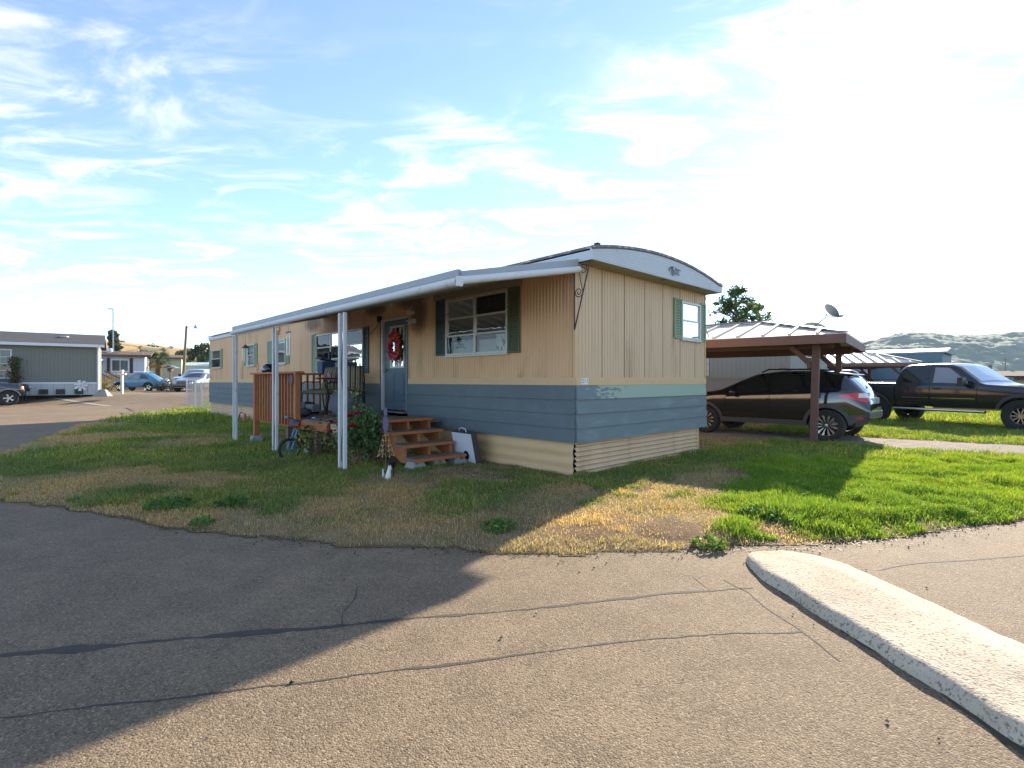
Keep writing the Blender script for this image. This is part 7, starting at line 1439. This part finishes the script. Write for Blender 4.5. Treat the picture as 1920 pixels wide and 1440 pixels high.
lg = empty('long_shed', (62, 82, 0), .05, 'long low brown roofed shed on the horizon beyond the pickup bonnet', 'shed'); MB().prism([(0, -.5, 2.1), (0, 3, 2.95), (0, 6.5, 2.1)], (45, 0, 0)).build('roof', SHING_B, lg)
for i in range(10): MB().box((.3 + i * 4.8, 0, 0), (.5 + i * 4.8, .2, 2.1)).build('post', BRN, lg)
MB().box((0, 5.8, 0), (45, 5.9, 2.1)).build('wall', BEL, lg)
for i, (px, top, Z) in enumerate(((1857, 684, 75), (1885, 672, 90))):
    o = empty('utility_pole', (at(px, Z), Z, 0), 0, ['short dark post before the long brown shed', 'thin tall mast behind the long brown shed'][i], 'pole'); zt = 1.31 + (714 - top) * Z / F_PX; MB().tube([(0, 0, -.1), (0, 0, zt)], [.2 if i == 0 else .08, .18 if i == 0 else .05], 8).build('pole', mat('weathered pole wood', (.2, .145, .095)), o); MB().box((-.3, -.05, zt - .3), (.3, .05, zt - .2)).build('cross_arm', mat('weathered pole wood', (.2, .145, .095)), o)
yt = empty('work_trailer', (at(1897, 33), 33, 0), .2, 'yellow box trailer beyond the pickup bonnet', 'trailer'); MB().box((0, 0, .45), (3.4, 1.8, 1.22)).build('box', mat('yellow paint', (.60, .34, .05), .5), yt, bevel=.03); MB().box((-.05, -.05, 1.22), (3.45, 1.85, 1.32)).build('lid', GREYP, yt)
for a in (1.2, 2.0):
    m = MB(); m.lathe([(0, -.1), (.28, -.1), (.3, 0), (.28, .1), (0, .1)], 16, Matrix.Translation((a, -.05, .3)) @ Matrix.Rotation(R(90), 4, 'X')); m.build('wheel', TYRE, yt, smooth=40)

# ------------------------------------------------------------------ hills and the air between
GOLD = mat('golden dry grass hill', (.42, .27, .10), .95, var=.2, vscale=.03, col2=(.13, .12, .05), c2=(.52, .62), c2scale=.045, bump=.6, bscale=.6, bdist=.5)
def gold_h(x, y):
    crest = 16.3 + 5.5 * sstep(-160, -205, x) + 3 * (fbm(x * .012, y * .012, 80) - .5) - 8 * sstep(-120, 0, x)
    return -.5 + crest * sstep(150, 250, y) * sstep(520, 330, y) * sstep(-560, -420, x) * sstep(60, -60, x) + .6 * (fbm(x * .12, y * .12, 81) - .5) * sstep(150, 200, y)
grid_sheet('hill', -560, 60, 150, 520, 150, 100, gold_h, GOLD, kind='structure')
C = []
for k in range(170):
    x_, y_ = RNG.uniform(-300, -60), RNG.uniform(190, 262); z_ = float(gold_h(np.array([x_]), np.array([y_]))[0]); s_ = RNG.uniform(.5, 1.5); C.append(np.array([x_, y_, z_ + s_ * .5]) + RNG.normal(size=(40, 3)) * s_ * .5)
leaf_cloud('hill_scrub', np.concatenate(C), .38, [(.05, .06, .025), (.09, .09, .035)], label='scattered dark scrub on the golden hill', cat='scrub', kind='stuff')
WOODH = mat('far wooded slope', (.018, .052, .020), .95, var=.6, vscale=.05, col2=(.050, .110, .034), c2=(.50, .64), c2scale=.02)
def wood_h(x, y):
    q = x / np.maximum(y, 1)
    crest = 100 * sstep(.40, .82, q) - 10 * sstep(.95, 1.3, q) + 40 * (fbm(x * .003, y * .003, 90) - .5) * sstep(.4, .7, q) + 20 * sstep(.2, .5, q)
    spur = 34 * (fbm(x * .006 + 3, y * .004, 92) - .45)
    f = sstep(1050, 1480, y + .10 * x + 130 * (fbm(x * .004, y * .004, 93) - .5)); trees = 13 * fbm(x * .055, y * .055, 94, 4) + 5 * fbm(x * .2, y * .2, 95, 2)
    return -3 + (crest + spur * f) * f ** .8 + trees * sstep(1080, 1180, y + .1 * x) - 60 * sstep(1700, 2200, y)
grid_sheet('hill', -300, 2500, 880, 1900, 460, 170, wood_h, WOODH, kind='structure')
def haze():
    m = bpy.data.materials.new('haze air'); m.use_nodes = True; N = m.node_tree.nodes; L = m.node_tree.links; N.remove(N['Principled BSDF']); v = N.new('ShaderNodeVolumePrincipled')
    v.inputs['Color'].default_value = (.62, .82, 1.0, 1); v.inputs['Density'].default_value = 0.00011; v.inputs['Anisotropy'].default_value = 0.0; L.new(v.outputs[0], N['Material Output'].inputs['Volume'])
    MB().box((-1450, -650, -70), (2750, 2350, 190)).build('haze', m, kind='stuff')
haze()
